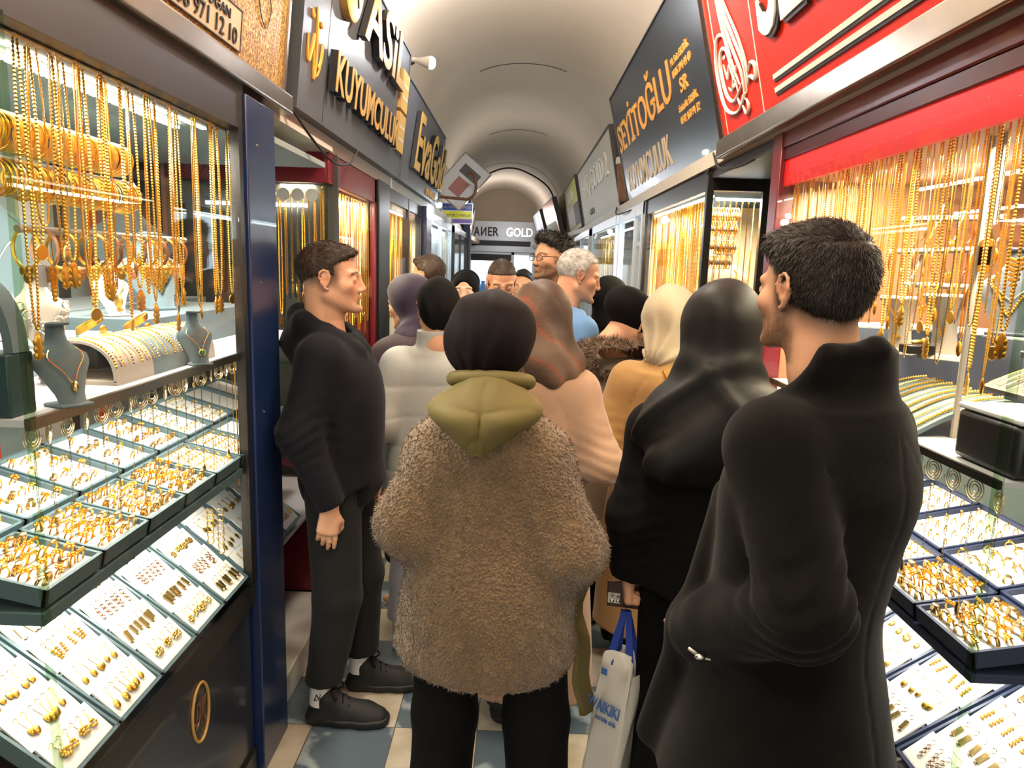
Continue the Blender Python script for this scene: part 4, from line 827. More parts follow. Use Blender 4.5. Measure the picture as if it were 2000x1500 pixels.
RINGS = [ring_mesh(v) for v in range(4)]
def earring_mesh(v):
    """hangs down -y from a hook at the origin, lying on z=0"""
    m = MB(); m.torus((0, .0, .002), .0042, .0006, None, 10, 4, a0=-PI / 2, a1=PI)
    y = -.008
    if v == 0: m.tube([(0, -.004, .002), (0, -.02, .002)], .0007, 4).ball((0, -.027, .003), (.0055, .008, .0025), 8)
    elif v == 1: [m.torus((0, -.011 - .009 * k, .002), .0042, .0011, None, 10, 4) for k in range(3)]
    elif v == 2: m.tube([(0, -.004, .002), (0, -.012, .002)], .0007, 4); [m.ball((.005 * math.cos(a), -.02 + .005 * math.sin(a), .003), (.003, .003, .0016), 6) for a in np.linspace(0, 2 * PI, 6, endpoint=False)]
    elif v == 3: m.tube([(0, -.004, .002), (0, -.014, .002)], .0007, 4); [m.ball((0, -.016 - .0055 * k, .003), .003, 6) for k in range(4)]
    else: m.tube([(0, -.004, .002), (0, -.01, .002)], .0007, 4).box((-.0045, -.03, .001), (.0045, -.01, .003)).torus((0, -.03, .002), .004, .001, None, 8, 4)
    return m.mesh('earring', ('gold', 'rose_gold', 'gold', 'gold_deep', 'gold_pale')[v])
EARS = [earring_mesh(v) for v in range(5)]
EAR_STUD = MB().ball((0, 0, .0025), .0032, 6).torus((0, -.004, .002), .003, .0008, None, 8, 4).mesh('earring', 'gold')
BANGLE = [MB().torus((0, 0, 0), .034, r, rotx(PI / 2), 28, 6).mesh('bangle', m_) for r, m_ in ((.0022, 'gold_deep'), (.0034, 'gold'), (.0017, 'gold_pale'))]
def rope(m, pts, r, step=.0065, n=5, mi=0):
    """a twisted chain along a path"""
    pts = np.asarray(pts, float); d = np.r_[0, np.cumsum(np.linalg.norm(np.diff(pts, axis=0), axis=1))]; k = max(3, int(d[-1] / step)); s = np.linspace(0, d[-1], k * 2 + 1)
    P = np.stack([np.interp(s, d, pts[:, i]) for i in range(3)], 1); rr = np.where(np.arange(len(P)) % 2, r, r * .45); m.tube(P, rr, n, mi=mi); return m
def chain_mesh(L, gap, r, m_, pend=None, n=5):
    """a hanging chain: two strands from the hook at the origin meeting at the bottom, across y"""
    m = MB(); a = [(0, -gap * .25, 0), (0, -gap * .45, -L * .3), (0, -gap * .5, -L * .7), (0, -gap * .3, -L * .95), (0, 0, -L)]; p = spline(a, 6); rope(m, p, r, n=n); q = p.copy(); q[:, 1] *= -1; rope(m, q, r, n=n); m.torus((0, 0, .003), .004, .0008, rotx(PI / 2), 8, 4)
    if pend == 'leaf': m.ball((0, 0, -L - .028), (.003, .011, .026), 10); [m.ball((0, s_ * .008, -L - .02 - .012 * k), (.003, .005, .006), 6) for k in range(3) for s_ in (-1, 1)]
    elif pend == 'coin': m.lathe([(.013, -.001), (.013, .001)], (0, 0, -L - .016), 14, roty(PI / 2)); m.torus((0, 0, -L - .016), .013, .0012, roty(PI / 2), 14, 4)
    elif pend == 'drop': m.ball((0, 0, -L - .018), (.004, .007, .017), 8)
    return m.mesh('gold_chain', m_)
GOLDS = ('gold', 'gold_deep', 'gold_pale')
def chain_row(pts, lens, sty, label, group, sx=1, name='gold_chain', r=.0026, gap=.024):
    """a row of hanging chains: points for the hooks, drop lengths, styles"""
    cache = {}
    for i, (p, L) in enumerate(zip(pts, lens)):
        st = sty[i % len(sty)]; L = round(L / .03) * .03; k = (L, st)
        if k not in cache: cache[k] = chain_mesh(L, st[1], st[0], st[2], st[3])
        o = mobj(name, cache[k], tuple(p), (0, 0, random.uniform(-.4, .4))); tag(o, label if isinstance(label, str) else label[i], 'chain', group)
def necklace(pts, r, m_, label, pend=None, name='necklace', cat='necklace', group=None):
    m = MB(); rope(m, spline(pts, 8), r, n=6)
    if pend: pend(m)
    o = m.build(name, m_); return tag(o, label, cat, group)
# display forms --------------------------------------------------------------
def bust(loc, h, rz, m_, label, lean=.35, w=.42):
    """necklace bust: an oval neck on a curved chest plate and a foot; returns a function giving points on its front"""
    e = empty('necklace_bust', loc, rz, label, 'bust')
    def S(u, t, off=0.0):
        # t 0 at the foot, 1 at the neck; u -1..1 across
        hw = h * w * np.interp(t, [0, .15, .35, .5, .6, .68, .76, .85, 1], [.38, .43, .64, .84, .85, .6, .36, .28, .26]) ; y = -h * (lean * (1 - t) ** 1.6 * .9) - h * .02; bow = h * .16 * (1 - u * u) * np.interp(t, [0, .6, .8, 1], [.5, 1, .9, .9])
        return A(hw * u, y - bow - off + h * .22, h * t)
    G = np.array([[S(u, t) for u in np.linspace(-1, 1, 11)] for t in np.linspace(.03, 1, 16)]); m = MB(); m.slab(G, -.012)
    m.build('chest', m_, e, angle=70); m = MB(); m.lathe([(.13 * h, 0), (.14 * h, .004), (.14 * h, .02 * h), (.1 * h, .035 * h)], (0, h * .12, h * .985), 20, sy=.75); m.build('neck_top', m_, e)
    m = MB(); m.box((-.2 * h, -.2 * h, 0), (.2 * h, .2 * h, .045 * h)); m.build('foot', m_, e, bevel=.003)
    R = rotz(rz); return e, (lambda u, t, off=.004: A(*loc) + R @ S(u, t, off))
def bust_chain(S, m_, label, drop=.35, r=.0016, pend='drop', spread=.8):
    pts = [S(-spread * .9, .7), S(-spread * .75, .6), S(-.3, (.6 + drop) / 2 + .0), S(0, drop), S(.3, (.6 + drop) / 2), S(spread * .75, .6), S(spread * .9, .7)]
    def pd(m):
        q = S(0, drop - .045, .006)
        if pend == 'drop': m.ball(q, (.007, .004, .011), 10)
        elif pend == 'big': m.ball(q, (.014, .005, .02), 12); [m.ball(q + A((k - 2) * .006, -.003, -.022), .004, 6) for k in range(5)]
    return necklace(pts, r, m_, label, pd)
# trays ------------------------------------------------------------------------
N_RING = [0]; N_EAR = [0]
def slant(x0, z0, x1, z1, y0, y1):
    """frame of a slanted tray: a runs along y, b runs from the glass up and inward"""
    return Frame((x0, y0, z0), (0, 1, 0) if x1 < x0 else (0, 1, 0), (x1 - x0, 0, z1 - z0)), y1 - y0, math.hypot(x1 - x0, z1 - z0)
def face(F): 
    if F.n[2] < 0: F.n = -F.n
    return F
def tray(name, x0, z0, x1, z1, y0, y1, rim, pad, label, cat='tray', hgt=.022):
    F, w, d = slant(x0, z0, x1, z1, y0, y1); face(F); c = F.p(w / 2, d / 2); e = empty(name, tuple(c), 0, label, cat); F2 = Frame(F.o - c, F.u, F.v); F2.n = F.n
    m = MB(); t = .007; g = .003
    for b in ((g, w - g, 0, t), (g, w - g, d - t, d), (g, g + t, 0, d), (w - g - t, w - g, 0, d)): F2.box(m, *b, -.012, hgt)
    m.build('tray_rim', rim, e, smooth=False); m = MB(); F2.box(m, g + t, w - g - t, t, d - t, -.01, hgt * .45); m.build('tray_pad', pad, e, smooth=False)
    return F, w, d, hgt * .45
def place_on(F, me, a, b, c, spin=0.0, name='ring', scale=1.0, tilt=0.0):
    R = np.stack([F.u, F.v, F.n], 1)
    if np.linalg.det(R) < 0: R = np.stack([-F.u, F.v, F.n], 1)
    R = R @ rotz(spin) @ rotx(tilt); o = bpy.data.objects.new(name, me); C.objects.link(o); o.matrix_world = Matrix(np.block([[R * scale, F.p(a, b, c)[:, None]], [np.zeros((1, 3)), np.ones((1, 1))]]).tolist()); return o
LOOSE = []
def fill_rings(F, w, d, c, nx, nz, label, group, dense, spin=0.0, kinds=(0, 1, 2, 3), miss=0.0, scale=1.15):
    for i in range(nx):
        for j in range(nz):
            if random.random() < miss: continue
            a = .016 + (w - .032) * (i + .5 + random.uniform(-.12, .12)) / nx; b = .012 + (d - .024) * (j + .5) / nz
            if not dense: LOOSE.append((F.p(a, b, c - .004), spin)); continue
            o = place_on(F, RINGS[random.choice(kinds)], a, b, c - .004, spin + random.uniform(-.25, .25), 'ring', scale * random.uniform(.9, 1.12), random.uniform(-.25, .15)); tag(o, label, 'ring', group); N_RING[0] += 1
def slots(F, w, d, c, nz, name='foam_roll', m_='white_foam', parent=None):
    m = MB()
    for j in range(nz): b = .012 + (d - .024) * (j + .5) / nz; V = MB().tube([(.014, b, 0), (w - .014, b, 0)], .006, 8).v[0]; m.add(np.array([F.p(*q[:2], c - .001 + q[2]) for q in V]), [(i * 8 + q, i * 8 + (q + 1) % 8, (i + 1) * 8 + (q + 1) % 8, (i + 1) * 8 + q) for i in range(1) for q in range(8)])
    return m
def card_tray(x0, z0, x1, z1, y0, y1, rim, where, n=5, ears=5, sx=-1, kinds=(0, 1, 2, 3, 4)):
    F, w, d, c = tray('earring_tray', x0, z0, x1, z1, y0, y1, rim, rim, 'slanted display tray of white earring cards, ' + where)
    for k in range(n):
        b0 = .01 + (d - .02) * k / n; b1 = .01 + (d - .02) * (k + 1) / n - .002; G = Frame(F.p(.014, b0, c + .004), F.u, F.v * 1.0 + F.n * .12); G.n = np.cross(G.u, G.v); face(G); ww, dd = w - .028, b1 - b0
        e = empty('earring_card', tuple(G.o), 0, 'white earring card, %s, %s' % (('lowest of its tray', 'second card up', 'middle card', 'fourth card up', 'topmost of its tray')[k], where), 'card', 'white earring cards ' + where)
        m = MB(); H = Frame((0, 0, 0), G.u, G.v); H.n = G.n; H.box(m, 0, ww, 0, dd, 0, .004); m.build('card_face', 'white_foam', e, smooth=False); m = MB(); H.box(m, 0, ww, -.001, .002, -.008, .004); m.build('card_lip', 'tag_white', e, smooth=False)
        kd = random.choice(kinds)
        for i in range(ears):
            o = place_on(G, EARS[kd] if k < n - 1 or random.random() < .4 else EAR_STUD, .014 + (ww - .028) * (i + .5) / ears, dd - .016, .0045, random.uniform(-.25, .25), 'earring', random.uniform(1.2, 1.5)); N_EAR[0] += 1
            tag(o, 'gold earring on the %s, %s' % (('lowest card', 'second card', 'middle card', 'fourth card', 'top card')[k], where), 'earring', 'earrings on the %s of the %s' % (('lowest card', 'second card', 'middle card', 'fourth card', 'top card')[k], where))

# ---------------------------------------------------------------- left window
def pane(name, label, lo, hi, m_='pane'): return tag(MB().box(lo, hi).build(name, m_, smooth=False), label, 'glass')
e = empty('window_glass', (-.8, 1.15, .675), 0, 'clear glass box of the left jewellery window with greenish polished corner edge', 'glass')
MB().box((-.003, .006, 0), (.003, .945, 1.36)).build('side_pane', 'pane', e, smooth=False); MB().box((-1.1, -.003, 0), (-.006, .003, 1.36)).build('front_pane', 'pane', e, smooth=False)
MB().box((-.006, -.005, 0), (.005, .006, 1.36)).build('polished_edge', 'pane_edge', e, smooth=False); MB().box((-.02, .925, 0), (.006, .955, 1.36)).build('metal_edge', 'black_metal', e, smooth=False)
for i, (x, y0, y1, m_) in enumerate(((-1.75, 1.2, 3.3, 'window_back'),)): tag(bx(x, x + .02, y0, y1, .6, 2.1, 'back_panel', m_), 'grey-green panel closing the back of the left jewellery window', 'panel')
for y, w_, m_, c_ in ((1.75, .07, 'orange_panel', 'orange-red'), (1.95, .12, 'cream_panel', 'cream'), (2.25, .06, 'orange_panel', 'second orange-red'), (2.5, .14, 'cream_panel', 'broad cream'), (2.9, .06, 'orange_panel', 'farthest orange-red'), (2.7, .05, 'panel_dark', 'dark')):  # reflections of the opposite shops, painted in as coloured strips
    tag(bx(-1.73, -1.715, y, y + w_, .7, 2.05, 'reflection_strip', m_), c_ + ' vertical reflection strip painted on the back panel of the left window', 'strip')
tag(bx(-1.9, -.82, 3.28, 3.3, 0, 2.13, 'partition', 'panel_dark'), 'dark panel ending the left shop beyond the window', 'panel')
tag(bx(-1.9, -.8, 1.16, 3.0, 2.04, 2.06, 'window_ceiling', 'window_back'), 'grey ceiling board inside the left window', 'board')
e = empty('led_light', (-.9, 1.65, 2.03), 0, 'double row of bright LED strips along the top of the left window', 'light')
for dx in (0, -.075):
    m = MB(); [m.box((dx - .007, -.47 + .03 * k, -.004), (dx + .007, -.452 + .03 * k, .004)) for k in range(31)]; m.build('led_strip', 'led', e, smooth=False)
XR_ = .862
ORD = ('nearest', 'second', 'third', 'fourth', 'fifth', 'sixth', 'seventh', 'eighth', 'ninth', 'tenth')
for k in range(8):
    y0 = 1.175 + .18 * k; card_tray(-.815, .69, -1.15, .945, y0, y0 + .178, 'tray_rim', ORD[k] + ' earring tray of the left window', ears=6 if k < 5 else 4)
NF, NB = 4, 5
for k in range(7):
    y0 = 1.165 + .179 * k; wh = ORD[k] + ' front ring tray of the left window'; F, w, d, c = tray('ring_tray', -.812, 1.07, -.985, 1.108, y0, y0 + .177, 'tray_rim', 'white_foam', 'velvet tray crowded with gold rings, ' + wh)
    if k < 6: fill_rings(F, w, d, c, 6, 5, 'gold ring crowded among others in the ' + wh, 'rings in the ' + wh, k < NF, kinds=(0, 1, 1, 2, 3, 3) if k < 4 else (0, 0, 3), scale=1.25)
for k in range(9):
    y0 = 1.2 + .182 * k; wh = ORD[k] + ' rear ring tray of the left window'; F, w, d, c = tray('ring_tray', -.992, 1.115, -1.2, 1.175, y0, y0 + .18, 'tray_rim', 'white_foam', 'white foam tray, ' + wh)
    if k < 7: fill_rings(F, w, d, c, 4, 4, 'gold ring standing in spaced rows in the ' + wh, 'rings in the ' + wh, k < NB, miss=.08 if k != 3 else .4, kinds=(0, 1, 3))
tag(bx(-1.22, -.812, 1.16, 3.0, 1.028, 1.05, 'ring_shelf', 'tray_rim'), 'grey-green shelf carrying the ring trays of the left window', 'shelf')
m = MB().box((-1.9, 1.16, .66), (-.812, 3.2, .672)); tag(m.build('window_floor', 'shelf_white', smooth=False), 'white floor board inside the left window', 'board')
e = empty('glass_shelf', (-1.05, 1.9, 1.385), 0, 'white shelf with a steel edge across the middle of the left window', 'shelf'); MB().box((-.28, -.74, 0), (.232, .9, .012)).build('shelf_board', 'shelf_white', e, smooth=False); MB().box((.232, -.74, -.006), (.242, .9, .014)).build('shelf_edge', 'steel', e, smooth=False)
tag(bx(-1.2, -1.0, 1.18, 2.86, 1.05, 1.1, 'tray_support', 'tray_rim'), 'grey-green step under the rear ring trays of the left window', 'step'); tag(bx(XR_ + .2, XR_ + .44, 1.25, 2.3, .945, .985, 'tray_support', 'tray_rim_blue'), 'navy step under the rear ring trays of the right window', 'step')
# spiral hangers with thin chains below the shelf edge
def spiral():
    m = MB(); a = np.linspace(0, 6 * PI, 60); m.tube(np.stack([0 * a, (.006 + .017 * a / (6 * PI)) * np.cos(a), (.006 + .017 * a / (6 * PI)) * np.sin(a)], 1), .0012, 5); return m.mesh('spiral_hanger', 'clear_plastic')
SP = spiral(); TH = [chain_mesh(L, .004, .0008, 'gold_pale', 'drop' if L > .2 else None, 4) for L in (.16, .22, .27)]
for i in range(19):
    y = 1.2 + .052 * i + random.uniform(-.008, .008); o = mobj('spiral_hanger', SP, (-.835, y, 1.357), (0, 0, random.uniform(-.4, .4))); tag(o, 'clear spiral hanger clipped below the shelf edge of the left window', 'hanger', 'spiral hangers under the left shelf')
    o = mobj('thin_chain', TH[i % 3], (-.84, y + .01, 1.34)); tag(o, 'hair-thin gold chain hanging below the shelf edge of the left window', 'chain', 'thin chains under the left shelf')
for i, (px, py) in enumerate(((430, 1000), (410, 1000))):
    m = MB(); q = pix(px, py, x=-.83); [m.torus((q[0], q[1], q[2] - .0165 * k), .009, .0016, roty(PI / 2 * (k % 2)) @ rotx(PI / 2), 12, 5) for k in range(8 - 2 * i)]
    tag(m.build('link_chain', ('gold_pale', 'gold')[i]), ('large-link pale chain hanging by the blue post in the left window', 'large-link chain hanging left of the pale one in the left window')[i], 'chain')
m = MB()
for k in range(3): rope(m, [(-.822 - .004 * k, 2.065 + .006 * k, 1.37), (-.822, 2.068 + .004 * k, 1.0 + .03 * k)], .0016)
tag(m.build('chain_bundle', 'gold_deep'), 'bundle of thin gold chains hanging from the shelf end beside the post', 'chain')
# hanging chains along the glass
hx = [46, 88, 90, 116, 122, 150, 158, 178, 186, 205, 212, 232, 240, 262, 278, 290, 300, 322, 335, 342, 362, 380, 390, 396, 412, 428, 436, 445, 455]
hl = [.47, .30, .34, .34, .36, .36, .40, .44, .42, .36, .40, .42, .48, .36, .42, .44, .42, .40, .44, .47, .42, .47, .42, .48, .44, .45, .40, .44, .36]
P_ = []
for px in hx: q = pix(px, 300, x=-.835); P_.append((-.835 - .01 * (len(P_) % 3), q[1], 2.02))
chain_row(P_, hl, [(.0028, .02, 'gold', 'leaf'), (.0022, .03, 'gold_deep', None), (.0032, .016, 'gold', 'coin'), (.002, .026, 'gold_pale', 'drop'), (.003, .022, 'gold_deep', 'leaf')], 'long gold chain hanging from the top rod inside the left window', 'chains hanging in the left window')
tag(MB().tube([(-.84, 1.18, 2.026), (-.84, 2.1, 2.026)], .004, 8).build('chain_rod', 'steel'), 'thin steel rod holding the long chains in the left window', 'rod')
# bangles on bars
for (x, z, y0, y1, n, nm, kd) in ((-.93, 1.885, 1.19, 1.70, 62, 'upper', (0, 1)), (-.9, 1.80, 1.24, 1.68, 40, 'lower', (0, 2, 1))):
    tag(MB().tube([(x, y0 - .01, z + .03), (x, y1 + .02, z + .03)], .008, 10).build('bangle_bar', 'display_cream'), nm + ' cream bar threaded with gold bangles in the left window', 'bar')
    for i in range(n):
        y = y0 + (y1 - y0) * (i / (n - 1)) ** (1 if nm == 'upper' else .95); s_ = 1.0 if nm == 'upper' else .92
        o = mobj('bangle', BANGLE[kd[(i // 3) % len(kd)]], (x, y, z + (.0 if nm == 'upper' else random.uniform(-.004, .002))), (0, random.uniform(-.06, .06), random.uniform(-.12, .12)), s_); tag(o, 'thin gold bangle threaded on the %s bar of the left window' % nm, 'bangle', 'bangles on the %s bar' % nm)
tag(MB().tube([(-.9, 1.3, 1.715), (-.9, 1.95, 1.715)], .007, 10).build('cuff_bar', 'display_cream'), 'lowest cream bar holding openwork cuffs and tassels in the left window', 'bar')
def cuff_mesh(v):
    m = MB(); m.torus((0, 0, -.03), .03, .0035, rotx(PI / 2), 22, 5, sy=1.25)
    if v % 2: [m.ball((.0, .002, -.072 - .006 * k), (.012 - .002 * k, .004, .005), 8) for k in range(3)]
    else: [m.ball((.012 * (k - 1), 0, -.072), (.006, .004, .011), 8) for k in range(3)]
    m.lathe([(.011, -.001), (.011, .001)], (0, 0, -.085), 12, rotx(PI / 2)); return m.mesh('cuff', ('gold', 'rose_gold')[v % 2])
CU = [cuff_mesh(v) for v in range(2)]
for i in range(12): o = mobj('cuff_bracelet', CU[i % 2], (-.9, 1.32 + .052 * i, 1.708), (0, 0, random.uniform(-.5, .5)), .95); tag(o, 'openwork gold cuff with pendants hanging from the lowest cream bar', 'bracelet', 'cuffs on the lowest bar')
for i in range(4):
    m = MB(); q = A(-.86, 1.33 + .17 * i, 1.7); rope(m, [q, q + A(0, .004, -.05)], .0016); [m.ball(q + A(0, .007 * s_ * (1 - .12 * k), -.055 - .008 * k), (.003, .006, .005), 6) for k in range(8) for s_ in (-1, 1)]
    tag(m.build('leaf_pendant', 'gold'), 'long leaf-shaped gold pendant hanging in front of the cuffs', 'pendant', 'leaf pendants before the cuffs')
# risers and display forms
def riser(name, lo, hi, m_, label, cat='riser', bevel=.003): c = ((lo[0] + hi[0]) / 2, (lo[1] + hi[1]) / 2, lo[2]); return tag(MB().box(A(*lo) - A(*c), A(*hi) - A(*c)).build(name, m_, loc=c, bevel=bevel), label, cat)
riser('display_riser', (-1.32, 1.95, 1.397), (-1.02, 2.75, 1.5), 'display_grey', 'long grey-green riser at the back of the middle shelf')
riser('display_riser', (-1.32, 1.22, 1.397), (-1.08, 1.9, 1.47), 'display_grey', 'low grey riser behind the bracelet arch')
riser('display_box', (-1.1, 1.17, 1.397), (-.845, 1.235, 1.505), 'green_box', 'dark green box at the corner of the middle shelf')
e, S = bust(tuple(pix(135, 792, z=1.397)), .15, 1.1, 'display_grey', 'small grey curved bust nearest the glass corner on the middle shelf'); bust_chain(S, 'gold_pale', 'fine chain on the small grey bust nearest the corner', .3)
e, S = bust(tuple(pix(388, 712, z=1.397)), .135, .9, 'display_grey', 'grey bust with a green stone pendant at the far end of the middle shelf'); bust_chain(S, 'gold_pale', 'thin necklace with a green stone pendant', .3, pend=None)
q = S(0, .25, .006); m = MB().ball(q, (.006, .004, .008), 10).torus(q, .008, .0016, rotz(.9) @ rotx(PI / 2), 12, 5); o = m.build('stone_pendant', ['emerald', 'gold'], None); o.data.polygons.foreach_set('material_index', [0 if i < 50 else 1 for i in range(len(o.data.polygons))]); tag(o, 'green stone pendant with gold drops on the far grey bust', 'pendant')
e, S = bust(tuple(A(*pix(92, 690, x=-1.0))), .17, 1.0, 'display_cream', 'cream bust with a silver-toned floral necklace behind the corner joint'); m = MB()
for k in range(11): u = (k - 5) / 5; q = S(u * .75, .3 + .3 * u * u, .008); m.torus(q, .008 + .003 * (1 - abs(u)), .0022, rotz(1.0) @ rotx(PI / 2), 12, 5)
tag(m.build('flower_necklace', 'silver'), 'chunky silver-toned necklace on the cream bust', 'necklace')
e, S = bust((-1.16, 2.3, 1.5), .24, .95, 'display_grey', 'large grey bust wearing the gold bib necklace', w=.5); m = MB()
for k in range(19):
    u = (k - 9) / 9; n_ = int(9 - 6.5 * abs(u)); [m.ball(S(u * .62, .68 - .16 * (1 - u * u) - .034 * j, .008), .0052, 6) for j in range(n_)]
rope(m, [S(-.75, .74), S(-.62, .66), S(-.3, .56), S(0, .53), S(.3, .56), S(.62, .66), S(.75, .74)], .004); tag(m.build('bib_necklace', 'gold'), 'gold bib necklace of hanging beads on the large grey bust', 'necklace')
e, S = bust((-1.14, 2.02, 1.5), .15, 1.0, 'display_cream', 'small cream bust with a medallion before the large grey bust'); bust_chain(S, 'gold', 'chain with a gold medallion on the small cream bust', .32, pend='big')
e, S = bust((-1.2, 1.62, 1.47), .17, 1.0, 'display_cream', 'cream bust with layered fine chains in the middle of the left window'); bust_chain(S, 'gold_pale', 'upper fine chain on the middle cream bust', .4); bust_chain(S, 'gold_pale', 'lower fine chain on the middle cream bust', .25)
e, S = bust((-1.12, 1.42, 1.47), .19, 1.0, 'grey_green', 'olive grey bust with three gold pendants'); [bust_chain(S, 'gold', l_, d_, pend='big' if d_ == .45 else 'drop') for l_, d_ in (('short chain with round pendant on the olive bust', .45), ('bar necklace on the olive bust', .3), ('long chain low on the olive bust', .18))]
for i, (x, y, z, h, l_) in enumerate(((-1.5, 1.4, 1.5, .38, 'tall grey bust deep in the left window near the corner'), (-1.55, 2.1, 1.5, .4, 'tall grey bust behind the small cream bust'), (-1.45, 2.75, 1.5, .4, 'tall grey bust at the far end of the left window'), (-1.6, 1.75, 1.5, .42, 'pale grey bust behind the bangle bars'))):
    e, S = bust((x, y, z), h, 1.0, 'display_grey' if i < 3 else 'display_cream', l_, w=.5); bust_chain(S, 'gold_pale', ('fine chain on the tall bust near the corner', 'medallion chain on the tall middle bust', 'heavy chain on the tall far bust', 'chain on the pale bust behind the bangles')[i], .35, .002 + .0015 * (i == 2), 'big')
tag(bx(-1.8, -1.35, 1.2, 3.1, 1.3, 1.5, 'rear_riser', 'display_grey'), 'broad grey block carrying the tall busts at the back', 'riser')
m = MB(); rope(m, [(-.93, 1.2, 1.51), (-.93, 1.2, 1.6)], .006); G = []
for a in np.linspace(0, PI, 14): G.append([(-.91 + .05 * math.cos(a) * 1.0, y, 1.505 + .11 * math.sin(a)) for y in (1.185, 1.225)])
m = MB().slab(np.array(G), .016); tag(m.build('arch_stand', 'display_grey'), 'grey arch stand with a gold band on the dark green box', 'stand')
m = MB(); [m.ball((-.91 + .055 * math.cos(a), 1.195 + .01 * j, 1.505 + .115 * math.sin(a)), .004, 6) for a in np.linspace(.15, 1.9, 20) for j in range(3)]; tag(m.build('wide_bracelet', 'gold'), 'wide gold mesh bracelet over the grey arch stand', 'bracelet')
# bracelet arch
for y0, y1, m_, l_ in ((1.5, 1.66, 'display_cream', 'cream section of the bracelet arch nearest the corner'), (1.662, 1.84, 'display_grey', 'grey middle section of the bracelet arch'), (1.842, 2.0, 'display_cream', 'cream far section of the bracelet arch')):
    e = empty('bracelet_arch', (-.935, (y0 + y1) / 2, 1.4), 0, l_, 'stand'); w2 = (y1 - y0) / 2
    MB().slab(np.array([[(.078 * math.cos(a), y, .004 + .082 * math.sin(a) ** .8) for y in (-w2, w2)] for a in np.linspace(0, PI, 20)]), .006).build('arch', m_, e, angle=60); MB().box((-.08, -w2, -.003), (.084, w2, .006)).build('arch_base', m_, e, smooth=False)
    n_ = 9
    for k in range(n_):
        y = y0 + (y1 - y0) * (k + .5) / n_; r = (.002, .0034, .0016, .0044, .0026, .003)[(k + int(y0 * 10)) % 6]; m = MB(); rope(m, [(-.935 + .083 * math.cos(a), y + .003 * math.sin(6 * a + k) * (k % 3), 1.405 + .087 * math.sin(a) ** .8) for a in np.linspace(.25, 2.6, 24)], r)
        tag(m.build('bracelet', ('gold', 'gold_pale', 'gold_deep')[k % 3]), 'gold bracelet laid over the ' + l_, 'bracelet', 'bracelets on the ' + l_)
for px, py, l_, m_ in ((175, 640, 'gold band bracelet on a grey block in the left window', 'gold'), (265, 635, 'engraved gold cuff on a cream block in the left window', 'gold_deep')):
    q = pix(px, py, x=-1.02); c = (q[0], q[1], 1.397); tag(MB().box((-.04, -.04, 0), (.04, .04, q[2] - 1.397 - .02), taper=.008).build('display_block', 'display_grey' if px < 200 else 'display_cream', loc=c, bevel=.003), ('grey' if px < 200 else 'cream') + ' wedge block under a gold cuff', 'block')
    m = MB(); [m.torus(A(q[0], q[1], q[2] + .002 + .004 * k), .034, .0028, roty(-.5) @ rotx(.3), 24, 5, sy=.8) for k in range(4)]; m.ball(A(q[0] + .032, q[1], q[2] - .004), (.006, .014, .012), 8); tag(m.build('cuff_bracelet', m_), l_, 'bracelet')
q = pix(84, 540, x=-.9); e = empty('price_tag', tuple(q), 0, 'blank white tag hanging on a thread behind the corner joint', 'tag'); MB().box((-.001, -.013, -.02), (.001, .013, .022)).build('card', 'tag_white', e, smooth=False); MB().tube([(0, 0, .02), (0, 0, .09)], .0006, 4).build('thread', 'tag_white', e)
tag(MB().torus(A(-.93, 2.03, 1.42), .014, .003, rotx(1.2), 16, 6).build('gold_hoop', 'gold'), 'gold hoop earring leaning at the far end of the middle shelf', 'earring')

# ---------------------------------------------------------------- right red window
XR = .862
e = empty('window_glass', (XR, 1.235, .6), 0, 'clear glass box of the red-framed right window with a thick polished corner', 'glass')
MB().box((-.003, .006, 0), (.003, 1.25, 1.39)).build('side_pane', 'pane', e, smooth=False); MB().box((.006, -.003, 0), (1.05, .003, 1.39)).build('front_pane', 'pane', e, smooth=False); MB().box((-.007, -.006, 0), (.006, .006, 1.39)).build('polished_edge', 'pane_edge', e, smooth=False)
e = empty('window_frame', (XR, 1.85, 2.0), 0, 'burgundy frame and red header board over the right jewellery window', 'frame')
MB().box((-.005, -.9, .085), (.05, .7, .138)).build('header_rail', 'burgundy', e, bevel=.004); MB().box((.0, -.9, .045), (.05, .7, .085)).build('lower_rail', 'burgundy_dark', e, bevel=.003); MB().box((-.012, .62, -2.0), (.05, .7, .14)).build('jamb', 'burgundy', e, bevel=.004); MB().box((.06, -.62, -.02), (1.05, .62, .03)).build('header_board', 'peach_panel', e, smooth=False)
tag(bx(XR + .006, XR + .02, 1.2, 2.48, 1.962, 2.05, 'red_header', 'red_film'), 'bright red header strip with tiny dots behind the right glass', 'board')  # emission stands in for light shining through from inside the window
m = MB(); [m.ball((XR + .005, 1.3 + .06 * i + .03 * (j % 2), 1.98 + .018 * j), .0012, 5) for i in range(19) for j in range(3)]; tag(m.build('header_dots', 'rose_gold'), 'tiny pale dots on the bright red header strip', 'dots')
e = empty('window_plinth', (1.2, 1.85, 0), 0, 'dark base under the right jewellery window', 'base'); MB().box((-.33, -.6, 0), (.7, .65, .585)).build('base_panel', 'burgundy_dark', e, smooth=False); MB().box((-.34, -.61, .585), (.72, .65, .6)).build('base_top', 'black_metal', e, smooth=False)
tag(bx(1.9, 1.93, 1.2, 2.6, .6, 2.1, 'back_panel', 'cream_panel'), 'warm panel closing the back of the right red window', 'panel'); tag(bx(.9, 1.9, 2.5, 2.52, 0, 2.15, 'partition', 'peach_panel'), 'peach-brown end panel of the right red window', 'panel')
